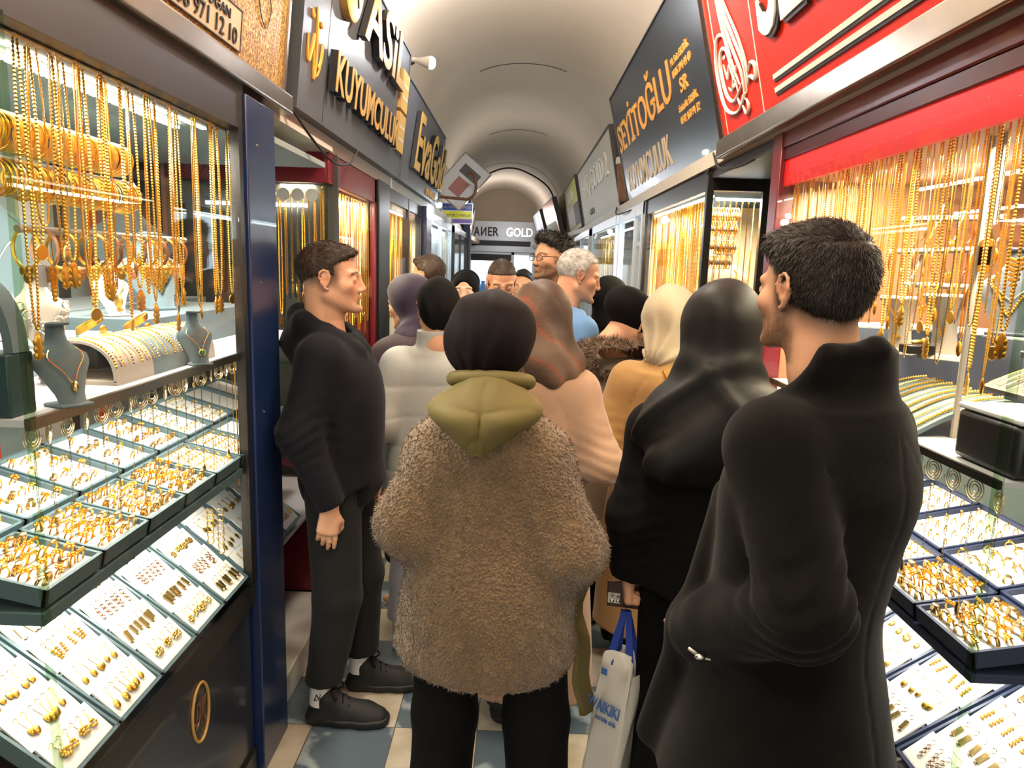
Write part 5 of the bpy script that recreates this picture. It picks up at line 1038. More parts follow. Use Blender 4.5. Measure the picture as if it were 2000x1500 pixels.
for y, w_, m_, c_ in ((1.3, .1, 'red_trim', 'nearest red'), (1.75, .07, 'orange_panel', 'orange'), (1.95, .1, 'cream_panel', 'pale'), (2.2, .2, 'burgundy', 'broad burgundy')): tag(bx(1.88, 1.895, y, y + w_, .7, 2.0, 'reflection_strip', m_), c_ + ' vertical reflection strip painted on the back panel of the right window', 'strip')  # strips coloured to stand for reflections in the back panel
tag(bx(.9, 1.88, 2.485, 2.5, .62, 1.3, 'lower_board', 'window_back'), 'grey-green board at the lower end of the right window', 'board'); tag(bx(1.86, 1.88, 1.25, 2.48, .62, 1.3, 'lower_board', 'window_back'), 'grey-green board low along the back of the right window', 'board'); tag(bx(1.2, 1.3, 2.475, 2.485, .62, 1.3, 'red_strip', 'red_trim'), 'red upright strip on the lower board of the right window', 'strip')
for z in (1.65, 1.8): tag(bx(1.86, 1.88, 1.25, 2.45, z, z + .04, 'reflection_rail', 'red_trim' if z > 1.7 else 'panel_dark'), ('red' if z > 1.7 else 'dark') + ' horizontal reflected rail painted across the back of the right window', 'rail')  # reflected rails put in as coloured bars
e = empty('led_light', (1.25, 1.85, 1.95), 0, 'LED strips glowing at the back of the right window', 'light')
for dx, dz in ((0, 0), (.12, -.07)): m = MB(); [m.box((dx - .006, -.5 + .04 * k, dz - .004), (dx + .006, -.475 + .04 * k, dz + .004)) for k in range(25)]; m.build('led_strip', 'led', e, smooth=False)
for k in range(5):
    y0 = 1.255 + .2 * k; card_tray(XR + .02, .625, XR + .38, .86, y0, y0 + .197, 'tray_rim_blue', ORD[k] + ' earring tray of the right window', ears=5, sx=1)
NF, NB = 2, 2
for k in range(5):
    y0 = 1.25 + .2 * k; wh = ORD[k] + ' front ring tray of the right window'; F, w, d, c = tray('ring_tray', XR + .012, .965, XR + .19, .995, y0, y0 + .198, 'tray_rim_blue', 'white_foam', 'velvet tray crowded with gold rings, ' + wh)
    if k < 3: fill_rings(F, w, d, c, 6, 5, 'gold ring crowded among others in the ' + wh, 'rings in the ' + wh, k < NF, kinds=(1, 2, 3, 3), scale=1.3)
for k in range(5):
    y0 = 1.24 + .22 * k; wh = ORD[k] + ' rear ring tray of the right window'; F, w, d, c = tray('ring_tray', XR + .195, 1.0, XR + .43, 1.05, y0, y0 + .218, 'tray_rim_blue', 'white_foam', 'white foam tray, ' + wh)
    if k < 4: fill_rings(F, w, d, c, 5, 5 if k > 1 else 4, 'gold ring in neat rows in the ' + wh, 'rings in the ' + wh, k < NB, spin=.4, kinds=(0, 3))
tag(bx(XR + .01, XR + .45, 1.245, 2.3, .93, .945, 'ring_shelf', 'tray_rim_blue'), 'navy shelf carrying the ring trays of the right window', 'shelf'); tag(bx(XR + .01, 1.9, 1.245, 2.45, .6, .615, 'window_floor', 'shelf_white'), 'white floor board inside the right window', 'board')
e = empty('glass_shelf', (1.1, 1.85, 1.31), 0, 'glass shelf with a dark edge across the middle of the right window', 'shelf'); MB().box((-.22, -.6, 0), (.3, .6, .01)).build('shelf_board', 'shelf_white', e, smooth=False); MB().box((-.228, -.6, -.004), (-.22, .6, .012)).build('shelf_edge', 'black_metal', e, smooth=False)
for i in range(12): o = mobj('spiral_hanger', SP, (XR + .03, 1.27 + .07 * i, 1.28), (0, 0, random.uniform(-.3, .3)), 1.15); tag(o, 'clear spiral hanger clipped below the shelf edge of the right window', 'hanger', 'spiral hangers under the right shelf'); o = mobj('thin_chain', TH[i % 3], (XR + .035, 1.28 + .07 * i, 1.265)); tag(o, 'hair-thin gold chain hanging below the shelf edge of the right window', 'chain', 'thin chains under the right shelf')
# black and white box, bracelet ramps, dark riser
e = empty('display_box', (1.0, 1.33, 1.322), 0, 'black box with a white top on the right shelf beside the glass corner', 'box'); MB().box((-.1, -.075, 0), (.22, .11, .1)).build('box_body', 'black_box', e, bevel=.012); MB().box((-.1, -.075, .1), (.22, .11, .112)).build('box_lid', 'tag_white', e, bevel=.004)
m = MB().ball((1.06, 1.33, 1.47), (.05, .03, .035), 20); tag(m.build('ring_pillow', 'display_navy'), 'rounded navy cushion on the white-topped box', 'cushion')
m = MB(); [m.ball((1.03 + .02 * math.cos(a), 1.3 + .0, 1.475 + .028 * math.sin(a)), .0045, 6) for a in np.linspace(0, 2 * PI, 14, endpoint=False)]; tag(m.build('beaded_bracelet', 'gold'), 'beaded gold bracelet on the rounded navy cushion', 'bracelet')
def ramp(x0, x1, y0, y1, z0, z1, m_, label, n_, gl, rr=.004):
    G = lambda t: (x0 + (x1 - x0) * t, z0 + (z1 - z0) * math.sin(t * PI / 2) ** 1.0); m = MB().slab(np.array([[(G(t)[0], y, G(t)[1]) for y in (y0, y1)] for t in np.linspace(0, 1, 12)]), .01); tag(m.build('bracelet_ramp', m_), label, 'stand')
    for k in range(n_):
        y = y0 + (y1 - y0) * (k + .5) / n_; m = MB(); rope(m, [(G(t)[0], y, G(t)[1] + .005) for t in np.linspace(.04, .97, 12)], rr * (1, .6, 1.3)[k % 3]); tag(m.build('bracelet', GOLDS[k % 3]), 'gold bracelet laid on the ' + label, 'bracelet', gl)
ramp(.9, 1.12, 1.6, 1.95, 1.325, 1.41, 'display_grey', 'grey curved ramp on the right shelf', 9, 'bracelets on the grey ramp')
ramp(1.02, 1.22, 1.36, 1.56, 1.45, 1.51, 'panel_dark', 'dark fanned bracelet stand on the right', 8, 'bracelets on the dark stand', .002)
ramp(1.0, 1.2, 1.24, 1.355, 1.43, 1.49, 'display_cream', 'cream fanned bracelet stand on the right', 5, 'bracelets on the cream stand', .0014)
G = [[(.98 + .5 * t + .08 * math.sin(PI * t), 2.25 - .75 * t + .1 * math.sin(PI * t), z) for z in (1.33, 1.525)] for t in np.linspace(0, 1, 16)]
tag(MB().slab(np.array(G), .012).build('curved_riser', 'display_navy'), 'dark curved riser under the cream stands in the right window', 'riser'); m = MB(); T_ = np.array(G)[:, 1]; T2 = T_ + A(.22, .1, 0); tag(MB().slab(np.stack([T_, T2], 1) + A(0, 0, .006), .01).build('riser_top', 'tag_white'), 'pale top of the dark curved riser', 'riser')
def stem(loc, h, label, m_='display_cream', rz=-.8):
    e = empty('curved_stand', loc, rz, label, 'stand'); G = []
    for t in np.linspace(0, 1, 12): w_ = .036 + .012 * t ** 3 - .008 * math.sin(PI * t); y = -.055 * (t ** 2.2) + .01; G.append([(w_ * u, y - .012 * (1 - u * u), h * t) for u in np.linspace(-1, 1, 7)])
    MB().slab(np.array(G), -.012).build('stem', m_, e, angle=70); MB().box((-.05, -.035, -.002), (.05, .045, .012), taper=.006).build('foot', m_, e, bevel=.003); R = rotz(rz); return lambda u, t: A(*loc) + R @ A(.034 * u, -.055 * t ** 2.2 - .007, h * t)
q = pix(1752, 688, x=1.06); S1 = stem(tuple(q), .15, 'left cream curved stand on the dark riser'); q = pix(1838, 700, x=1.1); S2 = stem(tuple(q), .16, 'right cream curved stand on the dark riser')
necklace([S1(-.8, 1), S1(-.3, .7), S1(0, .4), S1(.3, .7), S1(.8, 1)], .002, 'gold', 'gold chain with tassel on the left cream stand', lambda m: [m.ball(S1(k * .2, .3), .004, 6) for k in (-1, 0, 1)], cat='necklace'); necklace([S2(-.8, 1), S2(-.4, .7), S2(0, .35), S2(.3, .7), S2(.8, 1)], .0028, 'gold_deep', 'link chain with bar pendant on the right cream stand')
q = pix(1790, 690, x=1.04); tag(MB().box((-.035, -.025, 0), (.035, .025, .022)).build('ring_box', 'black_box', loc=tuple(q), bevel=.002), 'small black block between the two cream stands', 'block'); m = MB().ball(q + A(0, 0, .03), (.02, .008, .006), 10).ball(q + A(.015, 0, .033), (.008, .007, .007), 8); tag(m.build('gold_brooch', 'gold'), 'gold brooch on the small black block', 'brooch')
e, S = bust(tuple(pix(1965, 655, x=1.15)), .2, -.7, 'display_navy', 'navy bust with two gold necklaces at the right frame edge'); bust_chain(S, 'gold', 'thick rope necklace on the navy bust', .25, .0045, None); bust_chain(S, 'gold_pale', 'thin necklace on the navy bust', .42, .002, None)
riser('display_riser', (1.05, 1.3, 1.52), (1.3, 1.5, 1.535), 'display_navy', 'navy plinth under the navy bust')
# bars with cuffs
for j, (a, b, l_) in enumerate((((1765, 428), (1965, 425), 'upper'), ((1735, 492), (1930, 487), 'middle'), ((1770, 555), (1905, 562), 'lower'))):
    p0 = pix(*a, x=1.12); p1 = pix(*b, x=1.12); tag(MB().tube([p0, p1], .008, 12).build('cuff_bar', 'display_cream'), l_ + ' cream bar with hanging cuffs in the right window', 'bar')
    for i in range(8): q = p0 + (p1 - p0) * (i + .5) / 8; o = mobj('cuff_bracelet', CU[(i + j) % 2], tuple(q), (0, 0, random.uniform(.2, 1.2)), .9); tag(o, 'openwork gold cuff hanging from the %s cream bar of the right window' % l_, 'bracelet', 'cuffs on the %s right bar' % l_)
tag(MB().tube([pix(1780, 545, x=1.1), pix(1845, 400, x=1.2)], .004, 8).build('prop_rod', 'display_cream'), 'thin slanted cream rod between the cuff bars', 'rod')
for px, py, l_ in ((1570, 400, 'left'), (1955, 250, 'right')): q = pix(px, py, x=1.0); m = MB().tube(spline([A(q[0], q[1] + .02, 1.32), q + A(0, .02, -.2), q + A(0, .02, 0), q + A(0, .01, .03), q + A(0, -.01, .03), q + A(0, -.02, 0), q + A(0, -.02, -.2)], 6), .007, 8); tag(m.build('hook_stand', 'display_cream'), l_ + ' cream hooked stand among the right window chains', 'stand')
P_ = []; L_ = []
for i, px in enumerate(list(range(1535, 1770, 9)) + list(range(1772, 2000, 14))): q = pix(px, 300, x=XR + .03); P_.append((XR + .03 + .012 * (i % 3), q[1], 1.975)); L_.append((.36, .42, .48, .39)[i % 4] if px > 1760 else (.3, .36, .42)[i % 3])
chain_row(P_, L_, [(.0018, .012, 'gold_pale', None), (.0026, .016, 'gold', 'coin'), (.0022, .012, 'gold_deep', 'drop'), (.0034, .02, 'gold', 'leaf'), (.0018, .02, 'gold_pale', None)], 'long gold chain hanging from the rail inside the right red window', 'chains hanging in the right red window')
m = MB(); q = pix(1925, 500, x=1.0); [m.lathe([(.02, -.002), (.02, .002)], q + A(.0, .018 * math.cos(a), .018 * math.sin(a)), 16, roty(PI / 2)) for a in np.linspace(0, 2 * PI, 6, endpoint=False)]; tag(m.build('coin_pendant', 'gold_deep'), 'large pendant of clustered gold coins in the right window', 'pendant')
m = MB(); q = pix(1985, 510, x=1.02); [m.ball(q + A(0, .05 * (u - .5), -.01 * j - .0 + .012 * abs(u - .5)), .0045, 6) for u in np.linspace(0, 1, 9) for j in range(int(2 + 6 * (1 - abs(2 * u - 1))))]; tag(m.build('bib_necklace', 'gold'), 'gold mesh bib hanging at the right frame edge', 'necklace')

# ---------------------------------------------------------------- burgundy shop on the left
def led(name, lo, hi, label, m_='led'): e = empty(name, tuple((A(*lo) + A(*hi)) / 2), 0, label, 'light'); c = (A(*lo) + A(*hi)) / 2; MB().box(A(*lo) - c, A(*hi) - c).build('led_strip', m_, e, smooth=False)
e = empty('shop_front', (-.85, 3.2, 0), 0, 'burgundy-framed shop window behind the man in the hoodie', 'shop window')
mb = MB().box((-.7, -.01, 2.0), (.0, .02, 2.13)).box((-.02, 0, 2.0), (.012, 1.05, 2.13)).box((-.02, 1.0, 0), (.012, 1.05, 2.13)); mb.build('window_frame', 'burgundy', e, bevel=.003); MB().box((-.7, -.01, .12), (.0, .02, .62)).box((-.02, 0, 0), (.01, 1.0, .62)).build('base_panel', 'burgundy', e, bevel=.002); MB().box((-.7, -.014, .4), (0, -.01, .405)).build('panel_joint', 'burgundy_dark', e)
mb = MB().box((-.7, -.003, .62), (-.004, .003, 2.0)).box((-.003, .004, .62), (.003, 1.0, 2.0)); mb.build('window_pane', 'pane', e, smooth=False); MB().box((-.006, -.006, .62), (.006, .006, 2.0)).build('polished_edge', 'pane_edge', e, smooth=False)
MB().box((-.7, .02, .62), (-.02, 1.0, .66)).build('counter', 'shelf_white', e, smooth=False); MB().box((-.7, .02, 1.2), (-.03, 1.0, 1.215)).build('shelf', 'pane_edge', e, smooth=False); MB().box((-.7, .98, .62), (-.02, 1.0, 2.1)).build('end_panel', 'burgundy_dark', e, smooth=False); MB().box((-.72, .0, .62), (-.7, 1.0, 2.1)).build('back_panel', 'peach_panel', e, smooth=False)
led('led_light', (-1.0, 3.3, 1.975), (-.98, 4.1, 1.985), 'LED strip along the top of the burgundy shop window'); led('led_light', (-1.4, 3.25, 1.9), (-.95, 3.262, 1.915), 'cool LED strip across the front of the burgundy shop window', 'led_cool')
e = empty('ceiling_board', (-1.3, 2.8, 2.13), 0, 'cream soffit over the recessed door by the blue post', 'board'); MB().box((-.5, -.45, 0), (.48, .4, .02)).build('board', 'cream_panel', e, smooth=False)
P_ = [(-.875 - .01 * (i % 2), 3.24 + .031 * i, 1.985) for i in range(31)]; chain_row(P_, [(.66, .72, .6)[i % 3] for i in range(31)], [(.0036, .022, 'gold', None), (.003, .018, 'gold_deep', 'coin'), (.0034, .02, 'gold_pale', 'leaf')], 'long gold chain in the dense row behind the burgundy-framed glass', 'chains in the burgundy shop side window')
P_ = [(-.885 - .026 * i, 3.235, 1.96) for i in range(18)]; chain_row(P_, [(.45, .54, .39)[i % 3] for i in range(18)], [(.003, .02, 'gold', None), (.0036, .02, 'gold_deep', 'leaf')], 'gold chain on round pads in the front pane of the burgundy shop', 'chains in the burgundy shop front pane')
for i in range(5): o = mobj('round_pad', MB().lathe([(.028, -.003), (.028, .003)], (0, 0, 0), 20, rotx(PI / 2)).mesh('pad', 'white_foam'), (-.92 - .062 * i, 3.225, 1.95)); tag(o, 'round white pad above the chains in the burgundy shop front pane', 'pad', 'round pads in the burgundy shop')
for i in range(26):
    x, y = -.92 - .05 * (i % 5), 3.3 + .13 * (i // 5); o = mobj('cuff_bracelet', CU[i % 2], (x, y, 1.5 + .03 * (i % 3)), (0, 0, i), 1.0); tag(o, 'gold cuff piled behind the chains of the burgundy shop', 'bracelet', 'cuffs in the burgundy shop')
for i in range(3): e, S = bust((-1.05 - .1 * (i % 2), 3.42 + .22 * i, 1.215), .22, .9, ('display_cream', 'burgundy', 'display_cream')[i], ('cream bust nearest the burgundy shop corner', 'dark red bust in the burgundy shop', 'cream bust at the far side of the burgundy shop')[i]); bust_chain(S, 'gold', ('gold necklace on the nearest burgundy shop bust', 'gold necklace on the dark red bust', 'gold necklace on the far burgundy shop bust')[i], .3, .004, 'big')
for i in range(4): F, w, d, c = tray('ring_tray', -.88, .67, -1.15, .75, 3.24 + .24 * i, 3.46 + .24 * i, 'burgundy', 'white_foam', ORD[i] + ' white ring tray low in the burgundy shop window')
e = empty('grey_column', (-.85, 4.27, 0), 0, 'dark grey metal column between the burgundy shop and the next shop', 'column'); MB().box((-.1, 0, 0), (.025, .34, 2.14)).build('column_body', 'black_metal', e, bevel=.004)
# next shops on the left
def shop(side, y0, y1, frame, label, z0=.7, z1=2.05, x=.85, posts=(), panes='pane', base=None):
    s_ = side; e = empty('shop_front', (s_ * x, y0, 0), 0, label, 'shop window'); L_ = y1 - y0; b = lambda x0, x1, *r: ((min(s_ * x0, s_ * x1), r[0], r[2]), (max(s_ * x0, s_ * x1), r[1], r[3]))
    mb = MB().box(*b(-.01, .04, 0, L_, z1, 2.135)).box(*b(-.01, .04, 0, L_, z0 - .03, z0))
    for q in (0,) + tuple(posts) + (L_ - .04,): mb.box(*b(-.012, .035, q, q + .04, 0, 2.13))
    mb.build('window_frame', frame, e, bevel=.002); MB().box(*b(0, .03, .0, L_, 0, z0 - .03)).build('base_panel', base or frame, e, smooth=False); MB().box(*b(0, .006, .04, L_ - .04, z0, z1)).build('window_pane', panes, e, smooth=False)
    MB().box(*b(.05, .7, 0, L_, z0 - .03, z0)).build('counter', 'shelf_white', e, smooth=False); MB().box(*b(.7, .72, 0, L_, z0, z1)).build('back_panel', 'panel_dark', e, smooth=False); MB().box(*b(.04, .7, L_ - .02, L_, z0, z1)).box(*b(.04, .7, 0, .02, z0, z1)).build('end_panel', 'cream_panel', e, smooth=False); return e
shop(-1, 4.62, 6.2, 'brown_frame', 'dark-framed shop window lit orange beyond the grey column', posts=(.85,)); led('led_light', (-.95, 4.75, 2.02), (-.93, 6.1, 2.03), 'LED strip in the dark-framed shop beyond the grey column')
chain_row([(-.89, 4.85 + .033 * i, 2.0) for i in range(34)], [(.72, .66)[i % 2] for i in range(34)], [(.005, .03, 'gold_deep', None), (.0045, .03, 'gold', None)], 'gold chain in the dense curtain beyond the grey column', 'chain curtain beyond the grey column')
e, S = bust((-1.0, 4.8, 1.35), .42, .9, 'display_cream', 'cream bust in the dark-framed shop beyond the grey column', w=.5); bust_chain(S, 'gold', 'gold necklace on the bust beyond the grey column', .3, .005)
e = empty('blue_column', (-.85, 6.22, 0), 0, 'blue metal column after the orange-lit shop on the left', 'column'); MB().box((-.1, 0, 0), (.05, .35, 2.14)).build('column_body', 'blue_post', e, bevel=.004)
shop(-1, 6.7, 8.9, 'alu_white', 'bright white shop window farther along the left', posts=(1.1,)); led('led_light', (-.98, 6.8, 1.98), (-.9, 8.7, 2.02), 'cool LED light in the white shop farther left', 'led_cool'); tag(bx(-1.5, -1.0, 7.0, 8.8, 1.5, 1.95, 'lightbox', 'tag_white'), 'white lit panel in the shop farther along the left', 'panel')
for i in range(10): o = mobj('gold_chain', chain_mesh(.45, .03, .005, 'gold', None), (-.9, 7.0 + .16 * i, 1.7)); tag(o, 'gold chain below the white lit panel farther along the left', 'chain', 'chains in the white left shop')
shop(-1, 9.3, 11.6, 'black_metal', 'dark-framed glass shop near the repair sign', posts=(1.0,)); q = shop(-1, 12, 15, 'alu_white', 'pale shop window far along the left', posts=(1.5,)); q.location.x += drift(12); q.rotation_euler = (0, 0, .05); e = empty('dark_post', (-.86, 11.7, 0), 0, 'slim dark post below the repair sign', 'post'); MB().box((-.06, 0, 0), (.06, .12, 2.6)).build('post_body', 'blue_post', e, bevel=.003)

# ---------------------------------------------------------------- slate-framed shop on the right
e = empty('shop_front', (.855, 3.4, 0), 0, 'dark-framed glass shop with a corner pane under the blue-grey sign', 'shop window')
mb = MB().box((0, 0, 2.04), (.03, 1.65, 2.13)).box((-.012, -.02, .7), (.02, .012, 2.13)).box((.245, -.02, 0), (.275, .012, 2.13)).box((-.01, 1.62, 0), (.03, 1.66, 2.13)).box((0, -.015, 2.04), (.5, .01, 2.13)).box((0, -.015, .66), (.5, .01, .7)); mb.build('window_frame', 'black_metal', e, bevel=.002)
MB().box((0, -.01, 0), (.5, .02, .66)).box((0, .02, 0), (.03, 1.62, .66)).build('base_panel', 'black_metal', e, smooth=False); MB().box((.012, -.003, .7), (.5, .003, 2.04)).box((0, .012, .66), (.005, 1.62, 2.04)).build('window_pane', 'pane', e, smooth=False)
MB().box((.04, .02, .66), (.8, 1.6, .7)).build('counter', 'shelf_white', e, smooth=False); MB().box((.78, .0, .7), (.8, 1.6, 2.1)).build('back_panel', 'cream_panel', e, smooth=False); MB().box((.03, 1.58, .7), (.8, 1.6, 2.1)).build('end_panel', 'cream_panel', e, smooth=False)
m = MB(); m.torus((-.005, -.02, 2.12), .012, .004, rotx(PI / 2), 14, 6); m.tube([(-.005, -.02, 2.11), (-.005, -.02, 2.06)], .004, 6); m.build('hook', 'black_metal', e)
tag(bx(1.14, 1.16, 2.56, 3.38, 0, 2.13, 'mirror_panel', 'mirror'), 'mirror panel in the recess between the red window and the slate-framed shop', 'mirror')
tag(bx(.86, 1.14, 2.56, 3.38, 2.09, 2.13, 'recess_lintel', 'brown_frame'), 'brown lintel board over the recess on the right', 'lintel'); tag(MB().tube([(1.13, 2.62, 0), (1.13, 2.62, 2.1)], .018, 12).build('steel_post', 'black_metal'), 'dark round post standing in the recess by the red window', 'post')
led('led_light', (.895, 3.5, 2.02), (.91, 4.95, 2.03), 'warm LED strip along the top of the slate-framed window'); led('led_light', (.9, 3.425, 2.0), (1.11, 3.435, 2.012), 'white LED strip over the corner pane of the slate-framed shop', 'led_cool')
chain_row([(.885 + .012 * (i % 2), 3.55 + .0285 * i, 2.01) for i in range(50)], [(.66, .72, .6)[i % 3] for i in range(50)], [(.0048, .028, 'gold', None), (.0042, .026, 'gold_deep', None), (.0046, .03, 'gold', 'drop')], 'gold chain in the dense orange curtain of the slate-framed shop', 'chain curtain of the slate-framed shop')
chain_row([(.885 + .028 * i, 3.43, 1.99) for i in range(8)], [.6, .72, .45, .3, .6, .66, .5, .6], [(.0026, .016, 'gold_deep', None), (.003, .016, 'gold', None)], 'single chain hanging in the corner pane of the slate-framed shop', 'chains in the corner pane')
for j, (px, py) in enumerate(((1405, 420), (1400, 447), (1398, 482), (1388, 512))):
    q = pix(px, py, y=3.62); tag(MB().tube([q + A(-.05, 0, 0), q + A(.1, 0, 0)], .012, 10).build('bangle_roll', 'display_cream'), ('topmost', 'second', 'third', 'lowest')[j] + ' bangle roll in the corner pane', 'roll')
    for i in range(12): o = mobj('bangle', BANGLE[i % 2], tuple(q + A(-.05 + .0125 * i, 0, 0)), (0, 0, PI / 2), 1.0 - .03 * j); tag(o, 'gold bangle on the %s roll of the corner pane' % ('topmost', 'second', 'third', 'lowest')[j], 'bangle', 'bangles on the %s roll' % ('topmost', 'second', 'third', 'lowest')[j])
e, S = bust((1.03, 3.75, 1.45), .34, -.5, 'display_cream', 'large cream bust with gold necklaces in the corner pane', w=.5); bust_chain(S, 'gold', 'outer gold necklace on the large cream bust', .25, .004, None); bust_chain(S, 'gold_deep', 'inner rope necklace on the large cream bust', .4, .003, None)
for i in range(14): o = mobj('cuff_bracelet', CU[i % 2], (.95 + .03 * (i % 3), 3.65 + .09 * i, 1.56), (0, 0, i * .7), 1.3); tag(o, 'gold cuff on the ledge behind the orange chain curtain', 'bracelet', 'cuffs behind the orange curtain')
for i in range(5): tag(MB().ball((0, 0, .03), (.035, .035, .035), 12).build('display_cushion', 'white_foam', loc=(1.0, 3.7 + .25 * i, 1.45)), 'white cushion on the ledge of the slate-framed shop', 'cushion', 'white cushions in the slate-framed shop')
tag(bx(.93, 1.2, 3.5, 4.95, 1.43, 1.45, 'ledge', 'shelf_white'), 'white ledge inside the slate-framed shop window', 'shelf')
# white-framed shop with purple stands
shop(1, 5.1, 8.6, 'alu_white', 'white-framed shop window with purple velvet stands on the right', posts=(.32, 1.15, 1.4), base='alu_white'); led('led_light', (.92, 5.3, 2.0), (.94, 8.4, 2.01), 'cool LED strip along the white-framed shop window', 'led_cool')
chain_row([(.9, 6.6 + .085 * i, 1.98) for i in range(22)], [(.54, .6)[i % 2] for i in range(22)], [(.006, .04, 'gold_pale', None), (.005, .04, 'gold', None)], 'gold chain in the white-framed window above the purple stands', 'chains in the white-framed window')
for i in range(7): tag(MB().slab(np.array([[(.06 * math.cos(a), y, .09 * math.sin(a)) for y in (-.07, .07)] for a in np.linspace(0, PI, 12)]), .02).build('velvet_arch', 'purple_velvet', loc=(.96 + .04 * (i % 2), 6.5 + .3 * i, 1.22 + .07 * (i % 2))), 'purple velvet arch stand in the white-framed shop window', 'stand', 'purple velvet stands'); o = mobj('cuff_bracelet', CU[i % 2], (.93, 6.6 + .25 * i, 1.5), (0, 0, i), 1.4); tag(o, 'gold cuff above the purple stands in the white-framed window', 'bracelet', 'cuffs above the purple stands')
tag(bx(.9, 1.2, 6.4, 8.5, 1.18, 1.2, 'ledge', 'shelf_white'), 'white ledge under the purple velvet stands', 'shelf'); tag(bx(1.1, 1.12, 5.5, 6.4, 1.2, 2.0, 'lightbox', 'bulb_glow'), 'pale lit panel behind the narrow pane of the white-framed shop', 'panel')
shop(1, 9.0, 11.6, 'alu_white', 'pale shop window beyond the white-framed shop', posts=(1.2,)); q = shop(1, 11.9, 15.5, 'brown_frame', 'brown-framed shop window far along the right', posts=(1.5,)); q.location.x += drift(11.9); q.rotation_euler = (0, 0, .05)
m = MB()
for q, sp in LOOSE: m.torus(q + A(0, 0, .0095), .0092, .0014, rotz(sp + random.uniform(-.3, .3)) @ rotx(PI / 2), 12, 4); m.ball(q + A(0, 0, .0205), (.0045, .004, .0028), 6)
tag(m.build('rings', 'gold'), 'remaining gold rings standing in the farther ring trays of both windows', 'rings', kind='stuff')
print('rings', N_RING[0], 'earrings', N_EAR[0], 'objects', len(bpy.data.objects))

HB = srgb('2A1C12')
def hood_line(x0, z0): return lambda x, y, z: 0
# --- man in the black hoodie, leaning by the post
p = Person('man in a black hoodie and dark sweatpants standing side-on beside the blue post', -.63, 2.49, 1.735, yaw=-90, hyaw=-86, hpitch=2)
p.L['elr'] = A(.235, -.07, 1.13); p.L['wrr'] = A(.225, .03, .885); p.L['head'] += A(0, -.035, 0)
p.L['anr'] = A(.1, -.045, .09); p.L['toer'] = A(.105, .14, .03); p.L['anl'] = A(-.12, .05, .09); p.L['toel'] = A(-.13, .22, .03); p.L['knl'] = A(-.1, .06, .5)
fade1 = lambda x, y, z: sstep(-.045, .02, z + .15 * (y + .02)) * (y < .05) * (np.abs(x) > .0) * sstep(.055, .02, y) * (np.abs(x) < .077) * (1 - sstep(.03, .05, y) * (z < .03))
p.body(dense=[(.66, .9, .0048)], hands=('l', 'r'), hand_kw={'r': dict(d=(-.02, -.12, -1), n=(-1, -.35, 0), side=(0, 1, .2), curl=.14, spread=.15)}, stubble=.35, hair=HB, fade=(.8, fade1), nose=1.0)
p.hair_cap('hair_brown', [((0, -.016, .04), (.081, .104, .09), .02), ((0, .052, .075), (.056, .04, .033), .03)],
           lambda x, y, z: .012 - z + np.maximum(0, y - .01) * 1.1 + np.maximum(0, .075 - np.abs(x)) * -.12 + np.where(y > .02, np.maximum(0, np.abs(x) - .045) * .9, 0) + .25 * np.minimum(0, y + .05), h=.0042, n=9000, length=.017, width=.0008,
           flow=lambda L: np.stack([0.35 * np.sign(L[:, 0]) * np.clip(np.abs(L[:, 0]) / .07, 0, 1), np.where(L[:, 1] > -.04, 1.0, -.2), np.where(L[:, 2] < .07, -1.0, -.1)], 1), seed=2)
def ex(F, s):
    w = s.w; F.loft(s.stations([(1.36, -.03, .13, .1), (1.43, -.045, .115, .1), (1.485, -.06, .1, .09)]), .03)
    F.chain([w((0, -.13, 1.505)), w((.09, -.09, 1.485)), w((.105, 0, 1.435)), w((.04, .09, 1.385))], [.034, .034, .03, .022], .03)
    F.chain([w((0, -.13, 1.505)), w((-.09, -.09, 1.485)), w((-.105, 0, 1.435)), w((-.04, .09, 1.385))], [.034, .034, .03, .022], .03)
    F.ell(w((0, -.105, 1.41)), (.09, .11, .07), k=.05)
    F.cap(w((0, -.02, 1.44)), w((0, .015, 1.62)), .066, .075, .01, 's')
    F.loft(s.stations([(.855, .01, .165, .118), (.875, .01, .17, .122)]), .03)
def ct(F, s):
    w = s.w; F.fn(lambda x, y, z: .85 * s.s - z + 0 * x, .01)
    a, b = s.j('wrr'), s.j('elr'); d = (a - b) / np.linalg.norm(a - b); c = a + d * .005; F.fn(lambda x, y, z: np.where((z < .95) & (np.abs(y - c[1]) < .1), (x - c[0]) * d[0] + (y - c[1]) * d[1] + (z - c[2]) * d[2], -1), .006)
    for q in range(14): t = q * 2 * PI / 14; F.ell(s.j('shr') + s.B @ A(-.02 + .01 * math.sin(t), .085 * math.cos(t), -.02 + .085 * math.sin(t)), (.004, .004, .004), k=.004, op='s') if 0 else None
p.garment('hoodie', 'hoodie', [(.85, .01, .175, .128), (.9, .015, .19, .15), (1.0, .015, .185, .15), (1.12, .02, .19, .15), (1.25, .015, .2, .15), (1.34, 0, .195, .135), (1.4, -.01, .15, .1), (1.43, -.02, .1, .08)], (.082, .068, .05), h=.0075, fold=.006, foldf=13, extra=ex, cut=ct, wrinkle=.004, vert=.6)
p.legs('sweatpants', 'sweatpants_black', (.1, .088, .07), h=.008, z0=.165, fold=.006, cuff=.056)
